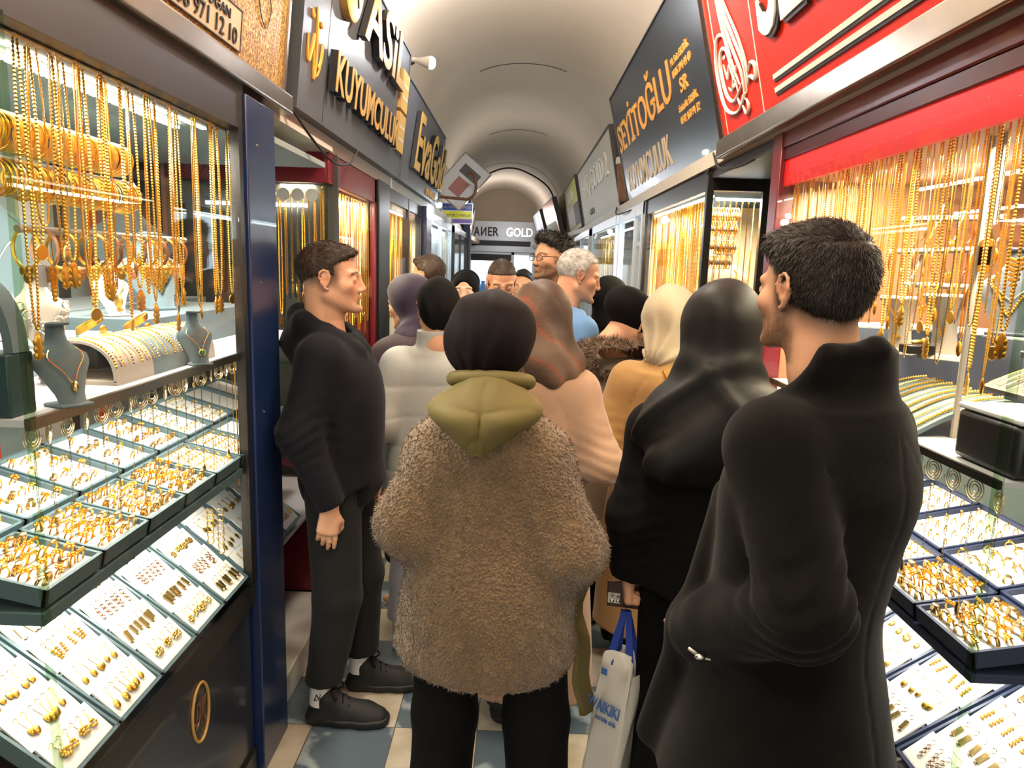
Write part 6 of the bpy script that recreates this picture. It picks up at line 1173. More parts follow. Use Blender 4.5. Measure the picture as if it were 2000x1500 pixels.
for n in 'rl':
    sh = p.shoe(n, 'black_shoe', 'black_sole', size=.3, laces=True, chunky=.034)
    an = p.w(p.L['an' + n]); sk = MB().tube([an + A(0, 0, -.01), an + A(0, 0, .05), an + A(0, 0, .1)], [.043, .041, .046], 16).build('sock', 'white_sock', p.root)
    if n == 'r':
        f = Frame(an + A(-.004, -.0445, .022), (1, 0, 0), (0, 0, 1)); m = MB(); f.text(m, 'L', -.012, 0, .014, .02, .002, shear=.4); f.text(m, 'V', -.003, .0, .018, .024, .002, shear=-.1); m.build('monogram', 'letter_black', sk)

# --- woman in the brown fleece coat, centre
p = Person('woman seen from behind in a brown fleece coat with an olive hood and dark bonnet', -.06, 1.8, 1.6, yaw=-3, hyaw=-14, hpitch=-8)
for n, sx in (('l', -1), ('r', 1)): p.L['sh' + n] = A(sx * .165, -.02, 1.35); p.L['el' + n] = A(sx * .232, -.05, 1.09); p.L['wr' + n] = A(sx * .2, .14, 1.0 - .06 * (sx > 0)); p.L['an' + n] = A(sx * .13, -.02, .09); p.L['kn' + n] = A(sx * .12, .0, .5); p.L['hip' + n] = A(sx * .1, 0, .92); p.L['toe' + n] = A(sx * .14, .14, .035)
p.L['elr'] = A(.25, -.05, 1.06); p.L['wrr'] = A(.225, .1, .9); p.L['ell'] = A(-.225, -.05, 1.115); p.L['wrl'] = A(-.2, .14, 1.03)
p.L['head'] += A(.0, .0, -.015); p.L['hipr'] += A(.03, 0, 0); p.L['knr'] += A(.04, 0, 0); p.L['anr'] += A(.05, 0, 0)
p.body(xy=.006, full=False, dense=[(.8, 1.0, .0075)])
p.wrap('bonnet', 'aubergine', [((0, -.028, .035), (.112, .13, .104), .02), ((0, -.07, .0), (.1, .088, .085), .03), ((0, -.05, .08), (.08, .08, .05), .03)], h=.0045, fold=.003, foldf=30, st=(1, 1, .5), pleat=[(.0022, 22, .01, -.22, -.3, .05, 'f'), (.003, 15, -.02, -.14, .12, -.06, 'f')], cut=lambda x, y, z: np.maximum(y - .045 - .25 * (z - .02), -z - .115 + .2 * y))
def ex(F, s):
    w = s.w
    F.loft(s.stations([(1.37, -.03, .13, .1), (1.44, -.03, .1, .09), (1.58, -.025, .085, .08)]), .03)
def ct(F, s):
    F.disp(lambda x, y, z: .0035 * lump(x, y, z, 130, (1, 1, 1), 5, 4), lim=.03)
    F.cap(s.w((-.135, -.17, 1.42)), s.w((-.185, -.16, .95)), .008, .008, .02, 's'); F.cap(s.w((.14, -.17, 1.42)), s.w((.19, -.16, .92)), .008, .008, .02, 's')
    F.cap(s.w((.215, -.2, .56)), s.w((.225, .2, .8)), .012, .012, .02, 's')
g, V, Q = p.garment('fleece_coat', 'fleece', [(.665, .0, .235, .165), (.7, .005, .262, .178), (.8, 0, .262, .178), (.92, -.005, .245, .172), (1.08, 0, .22, .15), (1.22, 0, .2, .145), (1.32, -.01, .19, .13), (1.4, -.02, .16, .11), (1.46, -.025, .115, .095), (1.5, -.03, .09, .085)], (.09, .083, .068), h=.0075, k=.06, fold=.007, foldf=11, extra=ex, cut=ct)
p.fuzz(g, V, Q, 'fleece', 26000, .011, .0018)
# the hood lying on her back
hp = []
for i in range(25):
    t = i / 24; row = []
    for j in range(25):
        u = j / 12 - 1; hw = float(np.interp(t, [0, .12, .25, .35, 1], [.092, .125, .143, .137, .002])); z = 1.55 - .19 * t + .035 * (1 - t) * (abs(u) ** 2) * -1.2; bul = .04 * math.sin(PI * min(t * .95 + .08, 1)) * (1 - u * u) ** .5
        crease = .007 * math.sin(9 * t + 6 * abs(u)) * (1 - t) + .006 * math.exp(-((t - .45 + .2 * abs(u)) / .03) ** 2) * -1 - .006 * math.exp(-((t - .7 - .25 * abs(u)) / .03) ** 2) - .012 * math.exp(-(u / .07) ** 2) * (t > .08)
        y = -.135 - .05 * min(t * 2.2, 1) + .05 * (1 - t) * abs(u) ** 2.2 - bul - crease; row.append(p.w((hw * u - .02 * t, y, z)))
    hp.append(row)
m = MB(); m.slab(np.array(hp)[::-1], .012); ring = [p.w((.105 * math.sin(a), -.035 - .1 * math.cos(a), 1.555 - .05 * (1 - math.cos(a)) / 2)) for a in np.linspace(-2.6, 2.6, 25)]
m.tube(ring, [.01] + [.019] * 23 + [.01], 10); hd = m.build('hood', 'olive', p.root, angle=80); sub = hd.modifiers.new('s', 'SUBSURF'); sub.levels = sub.render_levels = 1
# olive lining hanging at the open side
m = MB(); P = [[p.w((.262 + .02 * math.sin(5 * v + 3) + .045 * u + .01 * math.sin(14 * v), .02 + .13 * u, .97 - .47 * v - .06 * u * v), False) for v in np.linspace(0, 1, 14)] for u in np.linspace(0, 1, 6)]
P = np.array(P); m.slab(P, .014); m.build('coat_lining', 'olive', p.root, angle=80)
p.legs('trousers', 'black_cloth', (.1, .098, .092), h=.009, z0=.04, fold=.005, seed=2)
for n in 'lr': p.shoe(n, 'black_shoe', 'black_sole', size=.25, h=.009)

# --- woman in the patterned scarf and beige coat
p = Person('woman in a brown patterned headscarf and long beige wool coat behind the fleece coat', .08, 2.47, 1.61, yaw=-8, hyaw=-10, hpitch=-6, lean=3)
p.L['elr'] = A(.26, -.06, 1.1); p.L['wrr'] = A(.2, .16, 1.05); p.L['ell'] = A(-.25, -.05, 1.12); p.L['wrl'] = A(-.2, .14, 1.05)
p.body(h=.012, xy=.01, full=False)
p.wrap('headscarf', 'patterned_scarf', [((0, -.022, .035), (.1, .126, .104), .02), ('c', (0, -.03, 0), (.015, -.05, -.13), .104, .112, .04), ('c', (0, -.05, -.14), (.06, -.1, -.2), .095, .04, .05), ('c', (.1, -.03, -.16), (-.09, -.03, -.17), .065, .06, .05)], fold=.004, foldf=34, st=(1, .6, .5), seed=1, pleat=[(.0035, 3.5, .6, .5, .25, .0, 'd'), (.004, 3, -.5, .8, .0, -.12, 'd')], cut=lambda x, y, z: y - .075 - .2 * z)
def ct(F, s): groove(F, s, [(-.13, .1, 1.5), (.13, -.1, -1.5)], z0=.4, z1=1.42, am=.003)
p.garment('wool_coat', 'wool_beige', [(.15, 0, .27, .2), (.4, 0, .25, .19), (.8, 0, .215, .17), (1.05, 0, .19, .145), (1.22, 0, .19, .14), (1.33, -.01, .185, .12), (1.4, -.02, .14, .1), (1.45, -.025, .095, .085)], (.08, .075, .06), h=.009, fold=.007, foldf=12, cut=ct, wrinkle=.004)
p.legs('trousers', 'dark_green_cloth', (.09, .075, .065), h=.012, z0=.06)
for n in 'lr': p.shoe(n, 'black_shoe', 'black_sole', size=.24, h=.009)

# --- woman in the pale grey jacket
p = Person('woman in a pale grey padded jacket, black bonnet, grey sweatpants and white sneakers', -.345, 2.98, 1.6, yaw=14, hyaw=10, hpitch=-8)
p.L['head'] += A(.015, 0, 0); p.L['ell'] = A(-.25, -.06, 1.12); p.L['wrl'] = A(-.2, .12, 1.1); p.L['anl'] = A(-.14, -.02, .09); p.L['toel'] = A(-.1, .16, .035)
p.body(h=.012, xy=.009, full=False)
p.wrap('bonnet', 'black_cloth', [((0, -.025, .035), (.09, .115, .098), .02), ((0, -.08, -.02), (.075, .065, .075), .04)], fold=.003, seed=3, pleat=[(.0025, 22, 0, -.2, -.3, .0, 'f')], cut=lambda x, y, z: np.maximum(y - .06 - .3 * (z - .02), -z - .08 + .25 * y))
def ex(F, s): F.loft(s.stations([(1.38, -.02, .12, .1), (1.49, -.02, .088, .085), (1.545, -.025, .088, .085)]), .02)
def ct(F, s):
    for z in (1.3, 1.16, 1.02, .9): F.fn(lambda x, y, zz: np.abs(zz - z * s.s - .01 * np.sin(9 * x)) - .003 + 0 * y, .012, 's') if 0 else F.disp(lambda x, y, zz: .004 * np.exp(-((zz - z * s.s - .03 * x) / .006) ** 2), lim=.02)
    F.cap(s.w((-.17, -.18, 1.42)), s.w((-.22, -.17, .85)), .004, .004, .01, 's')
p.garment('padded_jacket', 'jacket_grey', [(.7, 0, .22, .17), (.85, 0, .22, .165), (1.1, 0, .2, .15), (1.3, -.01, .2, .13), (1.39, -.02, .15, .105), (1.43, -.02, .1, .09)], (.088, .08, .062), h=.009, fold=.009, foldf=14, vert=.5, extra=ex, cut=ct)
p.legs('sweatpants', 'grey_jersey', (.1, .095, .08), h=.009, z0=.15, fold=.009, cuff=.055)
for n in 'lr': p.shoe(n, 'white_shoe', 'white_shoe', size=.26, h=.007, laces=False)

# --- woman in the purple scarf at the shop counter
p = Person('woman in a purple headscarf and dark plum wrap leaning toward the shop counter', -.43, 3.32, 1.61, yaw=55, hyaw=62, hpitch=-12, lean=8)
p.L['wrl'] = A(-.18, .2, 1.05); p.L['ell'] = A(-.24, .0, 1.1); p.body(h=.012, xy=.006, hair=HB)
p.wrap('headscarf', 'purple_scarf', [((0, -.02, .037), (.09, .12, .1), .02), ('c', (0, -.02, 0), (0, -.04, -.14), .09, .08, .04), ('c', (.08, -.03, -.17), (-.08, -.03, -.17), .07, .07, .05)], fold=.004, foldf=30, seed=4, pleat=[(.0035, 3, .7, .6, .3, .05, 'd')], cut=lambda x, y, z: np.where((z > -.1) & (z < .1), y - .062 - .3 * np.abs(z), -1) + 0 * x)
def ex(F, s): F.ell(s.w((0, -.02, 1.36)), (.22, .17, .12), s.B, k=.06); F.chain([s.w((-.19, .05, 1.38)), s.w((-.27, .02, 1.2)), s.w((-.2, -.03, 1.0))], [.05, .06, .03], .05)
p.garment('wrap_coat', 'dark_plum', [(.3, 0, .23, .18), (.8, 0, .21, .16), (1.2, 0, .19, .14), (1.38, -.02, .14, .1)], (.075, .07, .055), h=.011, fold=.009, foldf=16, extra=ex, seed=3, vert=.6)

# --- tall bearded man with glasses
p = Person('tall curly-haired man with glasses and short beard in a dark jacket, facing left', .19, 3.92, 1.85, yaw=100, hyaw=122, hpitch=3, skin='tan')
p.body(xy=.0048, stubble=.85, hair=srgb('14100C'), beard=srgb('1C140F'), h=.012, nose=1.0)
p.hair_cap('hair_black', [((0, -.02, .047), (.088, .11, .096), .02), ((0, .04, .092), (.068, .058, .045), .03)], lambda x, y, z: .02 - z + np.maximum(0, y - .0) * .85 - .05 * (y < -.03) + np.where(y > .0, np.maximum(0, np.abs(x) - .05) * .5, 0), n=4000, length=.022, width=.0016, fold=.006, jit=.9, seed=5, lift=.5)
T, R = p.T, p.HR; W = lambda x, y, z: T + R @ A(x, y, z); m = MB(); g = MB()
for sx in (-1, 1):
    m.tube([W(sx * .034 + .026 * math.cos(a), .106 - .006 * abs(math.cos(a)), -.003 + .018 * math.sin(a)) for a in np.linspace(0, 2 * PI, 24, endpoint=False)], .0019, 6, closed=True)
    m.tube([W(sx * .06, .1, .004), W(sx * .076, .06, .006), W(sx * .082, -.01, .006), W(sx * .08, -.025, -.006)], .0018, 6)
    g.add([W(sx * .034 + .025 * math.cos(a), .105 - .006 * abs(math.cos(a)), -.003 + .017 * math.sin(a)) for a in np.linspace(0, 2 * PI, 20, endpoint=False)], [tuple(range(20))])
m.tube([W(-.009, .106, .002), W(0, .11, .006), W(.009, .106, .002)], .0018, 6); q = m.build('spectacle_frame', 'brown_frame', p.root); g.build('lens', 'spectacle', q)
def ex(F, s): F.chain([s.w((.06, -.06, 1.47)), s.w((.075, .03, 1.43)), s.w((.03, .1, 1.36))], [.025, .022, .016], .02); F.chain([s.w((-.06, -.06, 1.47)), s.w((-.075, .03, 1.43)), s.w((-.03, .1, 1.36))], [.025, .022, .016], .02)
p.garment('leather_jacket', 'dark_leather', [(.75, 0, .2, .15), (1.0, 0, .19, .14), (1.3, 0, .2, .14), (1.4, -.02, .15, .1), (1.44, -.02, .1, .085)], (.078, .07, .055), h=.011, fold=.006, extra=ex)
def ex(F, s): F.chain([s.w((.05, -.05, 1.49)), s.w((.065, .03, 1.465)), s.w((.015, .085, 1.42))], [.018, .017, .014], .01); F.chain([s.w((-.05, -.05, 1.49)), s.w((-.065, .03, 1.465)), s.w((-.015, .085, 1.42))], [.018, .017, .014], .01); F.cap(s.w((0, .02, 1.4)), s.w((0, .1, 1.2)), .06, .05, .02)
p.garment('shirt', 'white_shirt', [(1.1, 0, .12, .12), (1.38, -.01, .09, .09)], None, h=.008, fold=.002, extra=ex, lims=[p.w((-.12, -.1, 1.05)), p.w((.12, .14, 1.55))])
p.legs('trousers', 'black_cloth', h=.014)

# --- grey-haired man in the blue shirt
p = Person('grey-haired man in a blue shirt bending his head toward the right-hand counter', .165, 3.42, 1.775, yaw=-62, hyaw=-84, hpitch=-12, lean=10, skin='ruddy')
p.body(xy=.0048, stubble=.3, hair=srgb('9A948C'), beard=srgb('B8AEA4'), h=.012, nose=1.0, fade=(.5, lambda x, y, z: sstep(-.03, .03, z + .1 * y) * sstep(.05, .02, y)))
p.hair_cap('hair_grey', [((0, -.016, .039), (.0805, .103, .0895), .02)], lambda x, y, z: .02 - z + np.maximum(0, y + .0) * .95 - .04 * (y < -.03) + np.where(y > .02, np.maximum(0, np.abs(x) - .045) * .9, 0), n=5000, length=.014, width=.0009, flow=lambda L: np.stack([0 * L[:, 0], 0 * L[:, 0] + .7, np.where(L[:, 2] < .07, -1., -.1)], 1), fold=.0015, seed=7)
def ex(F, s): F.chain([s.w((.06, -.07, 1.47)), s.w((.075, .02, 1.45)), s.w((.02, .1, 1.38))], [.022, .022, .016], .02); F.chain([s.w((-.06, -.07, 1.47)), s.w((-.075, .02, 1.45)), s.w((-.02, .1, 1.38))], [.022, .022, .016], .02)
p.garment('shirt', 'blue_shirt', [(.8, 0, .18, .135), (1.0, 0, .17, .125), (1.3, 0, .185, .125), (1.39, -.02, .13, .095), (1.44, -.02, .09, .08)], (.07, .065, .05), h=.01, fold=.007, extra=ex)
p.legs('trousers', 'black_cloth', h=.014)

# --- person in a dark jacket next to him
p = Person('person in a dark jacket standing between the bearded man and the white shop window', .5, 4.02, 1.62, yaw=-60, hyaw=-60, skin='tan')
p.body(h=.014, xy=.009, full=False); p.wrap('hood', 'black_cloth', [((0, -.02, .035), (.088, .112, .098), .02), ('c', (0, -.02, 0), (0, -.04, -.14), .085, .075, .04)], h=.009)
p.garment('jacket', 'black_cloth', [(.5, 0, .21, .16), (1.0, 0, .19, .14), (1.35, -.01, .18, .12), (1.43, -.02, .1, .085)], (.08, .07, .055), h=.013, fold=.006)
p.legs('trousers', 'black_cloth', h=.016)

# --- man with rimless glasses looking down
p = Person('man with cropped brown hair and thin glasses looking down, facing the crowd', -.1, 4.18, 1.7, yaw=180, hyaw=187, hpitch=-22, skin='ruddy')
p.body(xy=.0055, stubble=.25, hair=HB, h=.013)
p.hair_cap('hair_brown', [((0, -.016, .04), (.0805, .102, .09), .02)], lambda x, y, z: .055 - z - .06 * sstep(.0, -.05, y) + np.maximum(0, y - .03) * .35 + 0 * x, n=2500, length=.012, width=.0011, fold=.002, seed=9)
T, R = p.T, p.HR; W = lambda x, y, z: T + R @ A(x, y, z); m = MB()
for sx in (-1, 1): m.tube([W(sx * .034 + .024 * math.cos(a), .107 - .004 * abs(math.cos(a)), -.004 + .015 * math.sin(a)) for a in np.linspace(0, 2 * PI, 20, endpoint=False)], .0012, 5, closed=True); m.tube([W(sx * .058, .102, .002), W(sx * .08, .0, .004)], .0012, 5)
m.build('spectacle_frame', 'steel', p.root)
p.garment('jacket', 'dark_leather', [(.7, 0, .2, .15), (1.0, 0, .19, .14), (1.3, 0, .2, .14), (1.4, -.02, .15, .1), (1.46, -.02, .09, .085)], (.078, .07, .055), h=.012, fold=.006); p.legs('trousers', 'black_cloth', h=.016)

# --- people further back
def far(label, x, y, H, yaw, cloth, hair=None, scarf=None, skin='tan', hp=0, full=True, coat='coat'):
    p = Person(label, x, y, H, yaw=yaw, hpitch=hp, skin=skin); p.body(h=.016, xy=.007, full=full, hair=srgb('1C1510'))
    if scarf: p.wrap('headscarf', scarf, [((0, -.02, .037), (.088, .112, .098), .02), ('c', (0, -.02, 0), (0, -.04, -.14), .085, .075, .04), ('c', (.07, -.03, -.16), (-.07, -.03, -.16), .06, .06, .05)], h=.008, seed=6, cut=lambda x, y, z: np.where((z > -.1) & (z < .07), y - .06 - .3 * np.abs(z), -1) + 0 * x)
    else: p.hair_cap(hair, [((0, -.016, .04), (.083, .105, .093), .02), ((0, .06, .075), (.055, .04, .035), .03)], lambda x, y, z: .03 - z + np.maximum(0, y - .0) * .75 - .07 * (y < -.03) + 0 * x, h=.007, n=1200, length=.02, width=.0016, seed=11)
    p.garment(coat, cloth, [(.5, 0, .21, .16), (1.0, 0, .19, .14), (1.3, 0, .19, .13), (1.4, -.02, .14, .1), (1.45, -.02, .09, .085)], (.078, .07, .055), h=.014, fold=.006); p.legs('trousers', 'black_cloth', h=.018); return p
far('brown-haired man turned away behind the purple headscarf, forehead showing', -.53, 4.3, 1.715, 62, 'black_cloth', hair='hair_brown')
far('woman in a black headscarf facing the camera in the middle distance', -.365, 4.95, 1.605, 176, 'black_cloth', scarf='black_cloth', skin='fair')
far('person in a dark bonnet seen in profile farther down the passage', -.42, 5.7, 1.61, 80, 'black_cloth', scarf='black_cloth')
far('short-haired man whose forehead shows behind the man with thin glasses', .03, 5.4, 1.63, 170, 'black_cloth', hair='hair_black')
far('dark-haired shopper far down the passage between the other heads', -.2, 6.3, 1.6, 10, 'black_cloth', hair='hair_black', full=False)

# --- woman in the black bonnet bending to the counter, fur-trimmed hood
p = Person('woman in a black bonnet and fur-trimmed taupe coat bending over the right-hand counter', .41, 3.05, 1.57, yaw=-40, hyaw=-62, hpitch=-38, lean=13, skin='light')
p.L['ell'] = A(-.23, .02, 1.12); p.L['wrl'] = A(-.12, .22, 1.1); p.body(h=.012, xy=.006, full=True)
p.wrap('bonnet', 'black_cloth', [((0, -.025, .035), (.094, .12, .1), .02), ((0, -.1, .03), (.08, .085, .075), .05)], fold=.003, cut=lambda x, y, z: np.maximum(y - .07 - .3 * (z - .02), -z - .045 + .35 * y))
p.garment('coat', 'coat_taupe', [(.4, 0, .23, .18), (.9, 0, .21, .16), (1.2, 0, .2, .15), (1.36, -.01, .17, .12), (1.42, -.02, .12, .1)], (.085, .08, .06), h=.01, fold=.006)
def ex(F, s): w = s.w; F.chain([w((.13, .04, 1.44)), w((.13, -.08, 1.46)), w((0, -.17, 1.44)), w((-.14, -.12, 1.42)), w((-.16, 0, 1.41))], [.05, .06, .065, .065, .05], .04); F.chain([w((-.12, -.17, 1.36)), w((-.15, -.16, 1.22)), w((-.12, -.14, 1.12))], [.06, .06, .04], .04)
o, V, Q = p.garment('fur_hood', 'fur', None, None, h=.01, extra=ex, lims=[p.w((-.24, -.3, 1.05)), p.w((.24, .12, 1.55))]); p.fuzz(o, V, Q, 'fur', 9000, .038, .0014, down=.4, jit=.6, name='fur_pile'); p.fuzz(o, V, Q, 'fur_dark', 3500, .03, .0014, seed=4, name='dark_fur_pile')
p.legs('trousers', 'black_cloth', h=.016)

# --- woman in the cream scarf and camel coat
p = Person('woman in a cream headscarf and camel coat facing the slate-framed shop window', .56, 2.68, 1.605, yaw=-26, hyaw=-30, hpitch=-10, lean=4)
p.L['ell'] = A(-.25, -.04, 1.1); p.L['wrl'] = A(-.15, .18, 1.06); p.body(h=.012, xy=.009, full=False)
p.wrap('headscarf', 'cream_scarf', [((0, -.025, .035), (.092, .12, .1), .02), ('c', (0, -.03, -.0), (0, -.045, -.12), .096, .08, .04)], fold=.003, foldf=38, st=(1, 1, .35), seed=8, pleat=[(.0055, 17, -.03, -.2, .1, -.06, 'f'), (.002, 24, 0, -.3, .0, .1, 'f')], cut=lambda x, y, z: y - .07 - .2 * z)
def ex(F, s): F.loft(s.stations([(1.4, -.02, .11, .095), (1.47, -.02, .092, .088), (1.5, -.02, .088, .085)]), .02)
def ct(F, s): groove(F, s, [(-.13, .1, 1.5), (.13, -.1, -1.5)], z0=.8, z1=1.42, am=.0035)
p.garment('camel_coat', 'camel', [(.3, 0, .25, .19), (.8, 0, .22, .165), (1.05, 0, .19, .14), (1.25, 0, .19, .13), (1.35, -.01, .18, .115), (1.41, -.02, .13, .1)], (.078, .078, .06), h=.009, fold=.007, foldf=12, extra=ex, cut=ct, wrinkle=.004)
ch = [p.w(q) for q in ((.02, -.125, 1.43), (.06, -.15, 1.37), (.12, -.16, 1.28), (.17, -.16, 1.16), (.2, -.15, 1.0))]; m = MB(); cp = spline(ch, 14)
for i in range(len(cp) - 1): m.ball((cp[i] + cp[i + 1]) / 2, .0055, 6)
st = m.build('bag_chain', 'gold_deep', None); tag(st, 'gold chain bag strap across the back of the camel coat', 'strap'); st.location = p.o; p.legs('trousers', 'black_cloth', h=.016)

# --- woman in the black headscarf holding the bag
p = Person('woman in a black satin headscarf and long black coat holding a shopping bag', .52, 1.84, 1.635, yaw=-18, hyaw=-16, hpitch=-10, lean=2, skin='light'); PB = p
p.L['shl'] = A(-.18, -.02, 1.385); p.L['ell'] = A(-.2, -.07, 1.1); p.L['wrl'] = A(-.205, -.03, .925); p.L['wrr'] = A(.15, .2, 1.05)
p.body(h=.009, xy=.0055, full=False, dense=[(.72, .92, .005)], hand_kw={'l': dict(d=(.0, .05, -1), n=(1, .25, 0), side=(0, 1, 0), curl=1.25, spread=.0, grip=True)})
p.wrap('headscarf', 'black_satin', [((0, -.025, .035), (.096, .124, .104), .02), ('c', (0, -.03, 0), (0, -.05, -.15), .1, .115, .05), ('c', (.1, -.05, -.21), (-.1, -.05, -.21), .08, .08, .07), ((0, -.075, -.27), (.19, .08, .12), .07), ('c', (.14, -.06, -.2), (-.1, -.12, -.33), .05, .04, .06)], fold=.005, foldf=26, st=(1, 1, .55), seed=10, pleat=[(.004, 2.2, .8, .5, .3, .0, 'd'), (.009, 2.6, -.6, .7, -.02, -.16, 'd')], cut=lambda x, y, z: y - .075 - .2 * z)
def ct(F, s):
    a, b = s.j('wrl'), s.j('ell'); d = (a - b) / np.linalg.norm(a - b); c = a + d * .012; F.fn(lambda x, y, z: np.where((z < .95) & (np.abs(x - c[0]) < .09) & (np.abs(y - c[1]) < .12), (x - c[0]) * d[0] + (y - c[1]) * d[1] + (z - c[2]) * d[2], -1), .005)
p.garment('long_coat', 'black_cloth', [(.1, 0, .27, .21), (.5, 0, .235, .185), (.8, .01, .2, .155), (1.05, 0, .185, .14), (1.25, 0, .19, .14), (1.34, -.01, .18, .12), (1.41, -.02, .12, .1)], (.078, .066, .056), h=.0085, fold=.006, foldf=12, cut=ct, wrinkle=.003)
# phone and bag held in her left hand
hw = p.j('wrl') + p.o; hd = p.B @ A(0, .05, -1); hc = hw + A(0, 0, -.105)
R = rotz(math.radians(-12)) @ rotx(math.radians(8))
ph = empty('mobile_phone', tuple(hc + A(.02, .015, .02)), 0, 'phone in a brown checked case held against the bag handles', 'phone')
m = MB().box((-.075, -.005, -.042), (.068, .005, .04), R=R); b = m.build('case', 'phone_case', ph, bevel=.004); m = MB()
for dx in (-.062, -.045): m.ball((dx, -.006, -.015), (.006, .003, .006), 10, R=R)
m.box((-.072, -.0065, -.028), (-.038, -.004, .005), R=R); m.build('camera_lens', 'silver', b); MB().box((.062, -.0045, -.035), (.07, .0045, .03), R=R).build('metal_edge', 'steel', b, bevel=.001)
bx, by, bz = hc + A(.0, .01, -.035); bg = empty('shopping_bag', (bx, by, bz), 0, 'white shopping bag with blue handles and blue lettering held by the woman in black', 'bag')
# the bag: two broad faces and a gusset, hanging open at the top
yaw = math.radians(-35); Rb = rotz(yaw); rows = []
for k, t in enumerate(np.linspace(0, 1, 15)):
    z = -.135 - .41 * t; wx = .05 + .008 * math.sin(min(t * 2.2, 1) * PI / 2); wy = .03 + .02 * math.sin(min(t * 1.6, 1) * PI / 2) + .008 * t; r = []
    for a in np.linspace(0, 2 * PI, 40, endpoint=False):
        c, s_ = math.cos(a), math.sin(a); e = .3; px = wx * math.copysign(abs(c) ** e, c); py = wy * math.copysign(abs(s_) ** e, s_) * (1 - .25 * (abs(c) > .8) * (1 - t)); w_ = .006 * math.sin(3 * a + 5 * t) * (1 - t) + .003 * math.sin(7 * a + 9 * t)
        tilt = -.035 * (t) ; r.append(Rb @ A(px + w_ + tilt, py + w_, z + (.03 * abs(s_) ** 2 - .045 * (abs(c) > .9) if k == 0 else 0)))
    rows.append(r)
m = MB(); m.grid(np.array(rows)[:, ::-1], wrap=True); m.add(rows[-1], [tuple(range(40))]); bd = m.build('bag_body', 'bag_white', bg, angle=60); so = bd.modifiers.new('t', 'SOLIDIFY'); so.thickness = .0015
for sy in (-1, 1):
    m = MB(); z0 = -.15
    for sx in (-1, 1):
        P0 = Rb @ A(sx * .033, sy * .026, z0); P1 = A(sx * .006, sy * .006, .012); u = Rb @ A(1, 0, 0)
        m.slab(np.array([[P0 * (1 - t) + P1 * t + u * (.013 * (1 - .35 * t)) * q for t in np.linspace(0, 1, 8)] for q in (-1, 1)]), .0015)
    m.build('bag_handle', 'bag_blue', bg)
f = Frame(Rb @ A(-.075, -.0585, -.275), Rb @ A(1, 0, -.12), A(0, 0, 1)); m = MB(); f.text(m, 'WAIKIKI', .0, .0, .1, .036, .003, c=.001, bold=.02); f.text(m, 'burada alda', .03, -.026, .065, .014, .003, c=.001); m.build('lettering', 'print_blue', bd)
f = Frame(Rb @ A(.041, -.02, -.31), Rb @ A(0, 1, .1), A(0, 0, 1)); m = MB(); f.text(m, 'LC', .0, .0, .05, .034, .003, c=.003); m.build('side_lettering', 'print_blue', bd)
m = MB(); f = Frame(Rb @ A(-.04, -.052, -.17), Rb @ A(1, 0, 0), A(0, 0, 1)); f.box(m, 0, .018, 0, .02, 0, .002); m.build('printed_square', 'print_blue', bd)
p.legs('trousers', 'black_cloth', h=.014)

# --- man in the dark wool coat, right foreground
p = Person('man in a dark wool overcoat with brown hair, hand in pocket, before the red shop', .6, 1.38, 1.775, yaw=36, hyaw=28, hpitch=0, skin='light')
p.L['shl'] = A(-.17, -.01, 1.385); p.L['ell'] = A(-.205, -.13, 1.1); p.L['wrl'] = A(-.15, .13, .93); p.L['shr'] = A(.16, -.01, 1.385); p.L['elr'] = A(.18, -.0, 1.12); p.L['wrr'] = A(.15, .16, .97)
p.L['head'] += A(-.027, .014, .0); p.L['neck'] += A(-.015, .0, 0)
fade2 = lambda x, y, z: sstep(-.085, -.02, z + .5 * np.clip(-.03 - y, 0, .06) + .1 * (y + .03)) * sstep(.035, .01, y) * (np.abs(x) < .077)
p.body(xy=.0042, stubble=.75, hair=srgb('20150E'), beard=srgb('4A3426'), fade=(.85, fade2), h=.01)
p.hair_cap('hair_dark', [((0, -.02, .042), (.083, .106, .092), .02), ((0, .055, .08), (.06, .05, .038), .03), ((0, -.055, .0), (.066, .055, .06), .03)],
           lambda x, y, z: .016 - z + np.maximum(0, y - .01) * .95 - .55 * np.clip(-y - .02, 0, .1) - .03 * (y < -.02) + np.where(y > .0, np.maximum(0, np.abs(x) - .05) * .6, 0), h=.0042, n=20000, length=.02, width=.0007, fold=.003,
           flow=lambda L: np.stack([.5 * np.sign(L[:, 0]) * np.clip(np.abs(L[:, 0]) / .07, 0, 1), np.where(L[:, 2] > .1, .9, .1), np.where(L[:, 2] < .09, -1.0, .15)], 1), seed=12, jit=.22, lift=.22)
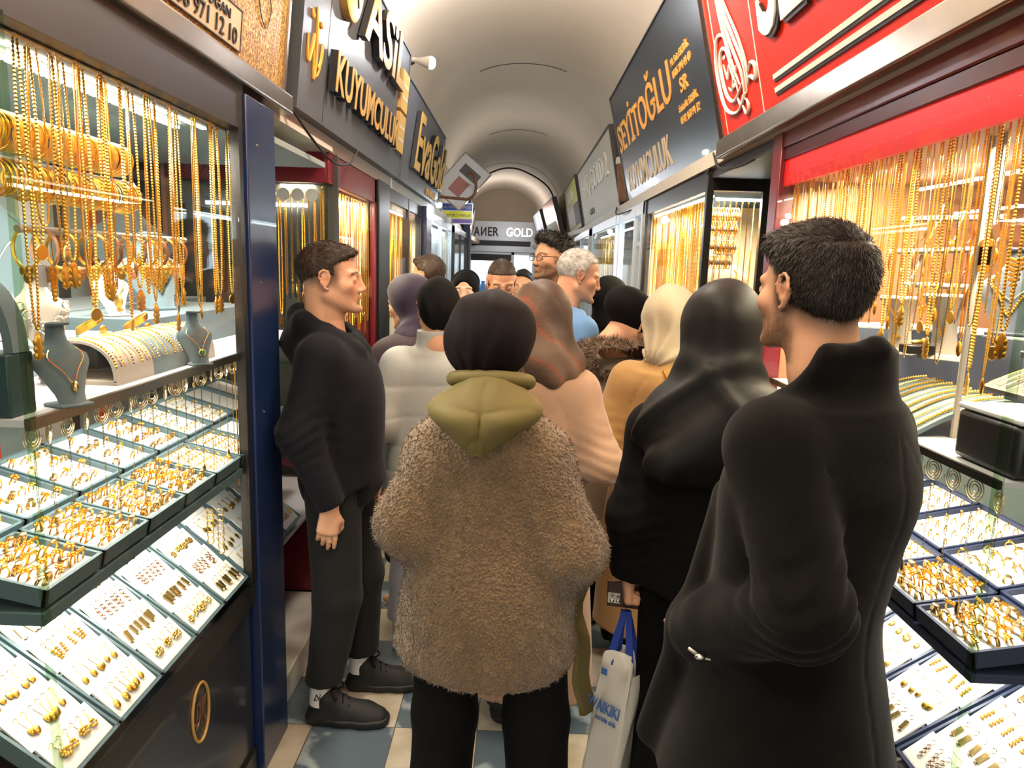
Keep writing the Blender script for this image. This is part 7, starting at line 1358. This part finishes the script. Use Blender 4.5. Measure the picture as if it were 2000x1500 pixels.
def ex(F, s):
    w = s.w; F.loft(s.stations([(1.36, -.03, .14, .1), (1.43, -.04, .105, .09), (1.535, -.04, .088, .083)]), .03)
    F.chain([w((-.02, -.1, 1.54)), w((-.1, -.06, 1.525)), w((-.105, .0, 1.43)), w((-.075, .09, 1.36)), w((-.03, .13, 1.25))], [.018, .018, .022, .022, .018], .025)
    F.chain([w((-.02, -.1, 1.54)), w((.065, -.06, 1.525)), w((.105, .0, 1.43)), w((.075, .09, 1.36)), w((.03, .13, 1.25))], [.018, .018, .022, .022, .018], .025)
    F.cap(w((0, -.03, 1.46)), w((0, .01, 1.64)), .068, .08, .008, 's')
    F.cap(w((-.16, .09, .98)), w((-.1, .14, .88)), .052, .048, .035)
    F.cap(s.j('ell') + A(.0, .0, .0), s.j('ell') + A(0, .01, -.03), .078, .066, .03)
    F.chain([w((-.06, .16, 1.2)), w((-.1, .2, .9)), w((-.13, .26, .62))], [.02, .03, .03], .06)
def ct(F, s):
    for q in np.linspace(0, 2 * PI, 40): F.ell(s.w((-.165 - .03 * math.sin(q) , -.02 + .1 * math.cos(q), 1.36 + .105 * math.sin(q))), (.005,) * 3, k=.006, op='s')
    groove(F, s, [(-.135, .25, 2.2), (.135, -.25, -2.2), (0, 0, 0)], z0=1.0, z1=1.38, am=.0022); groove(F, s, [(0, 0, 0)], z0=.5, z1=1.02, am=.003)
    F.chain([s.w((0, -.2, .95)), s.w((0.0, -.27, .55))], [.004, .016], .012, op='s'); F.cap(s.w((-.13, -.16, 1.38)), s.w((-.12, -.2, .7)), .003, .003, .008, 's') if 0 else None
    F.fn(lambda x, y, z: (.585 - .12 * (y * .7 + x * .7)) - z, .01)
p.garment('overcoat', 'wool_black', [(.5, .02, .265, .265), (.65, .02, .25, .23), (.82, .015, .22, .185), (.97, .015, .2, .155), (1.12, .0, .205, .155), (1.28, -.015, .215, .16), (1.36, -.02, .19, .135), (1.42, -.03, .14, .105)], (.09, .08, .062), h=.0075, k=.018, fold=.008, foldf=10, extra=ex, cut=ct, wrinkle=.006, vert=.6)
m = MB(); wq = p.w((-.2, .1, .935)); m.tube([wq + A(-.02, -.03, .0), wq + A(-.0, -.045, -.008), wq + A(.02, -.045, -.012)], .004, 6).ball(wq + A(.0, -.046, -.008), (.012, .006, .007), 10, mi=0); m.build('watch', 'silver', p.root)
p.legs('trousers', 'black_cloth', h=.012); [p.shoe(n, 'black_shoe', 'black_sole', h=.01) for n in 'lr']
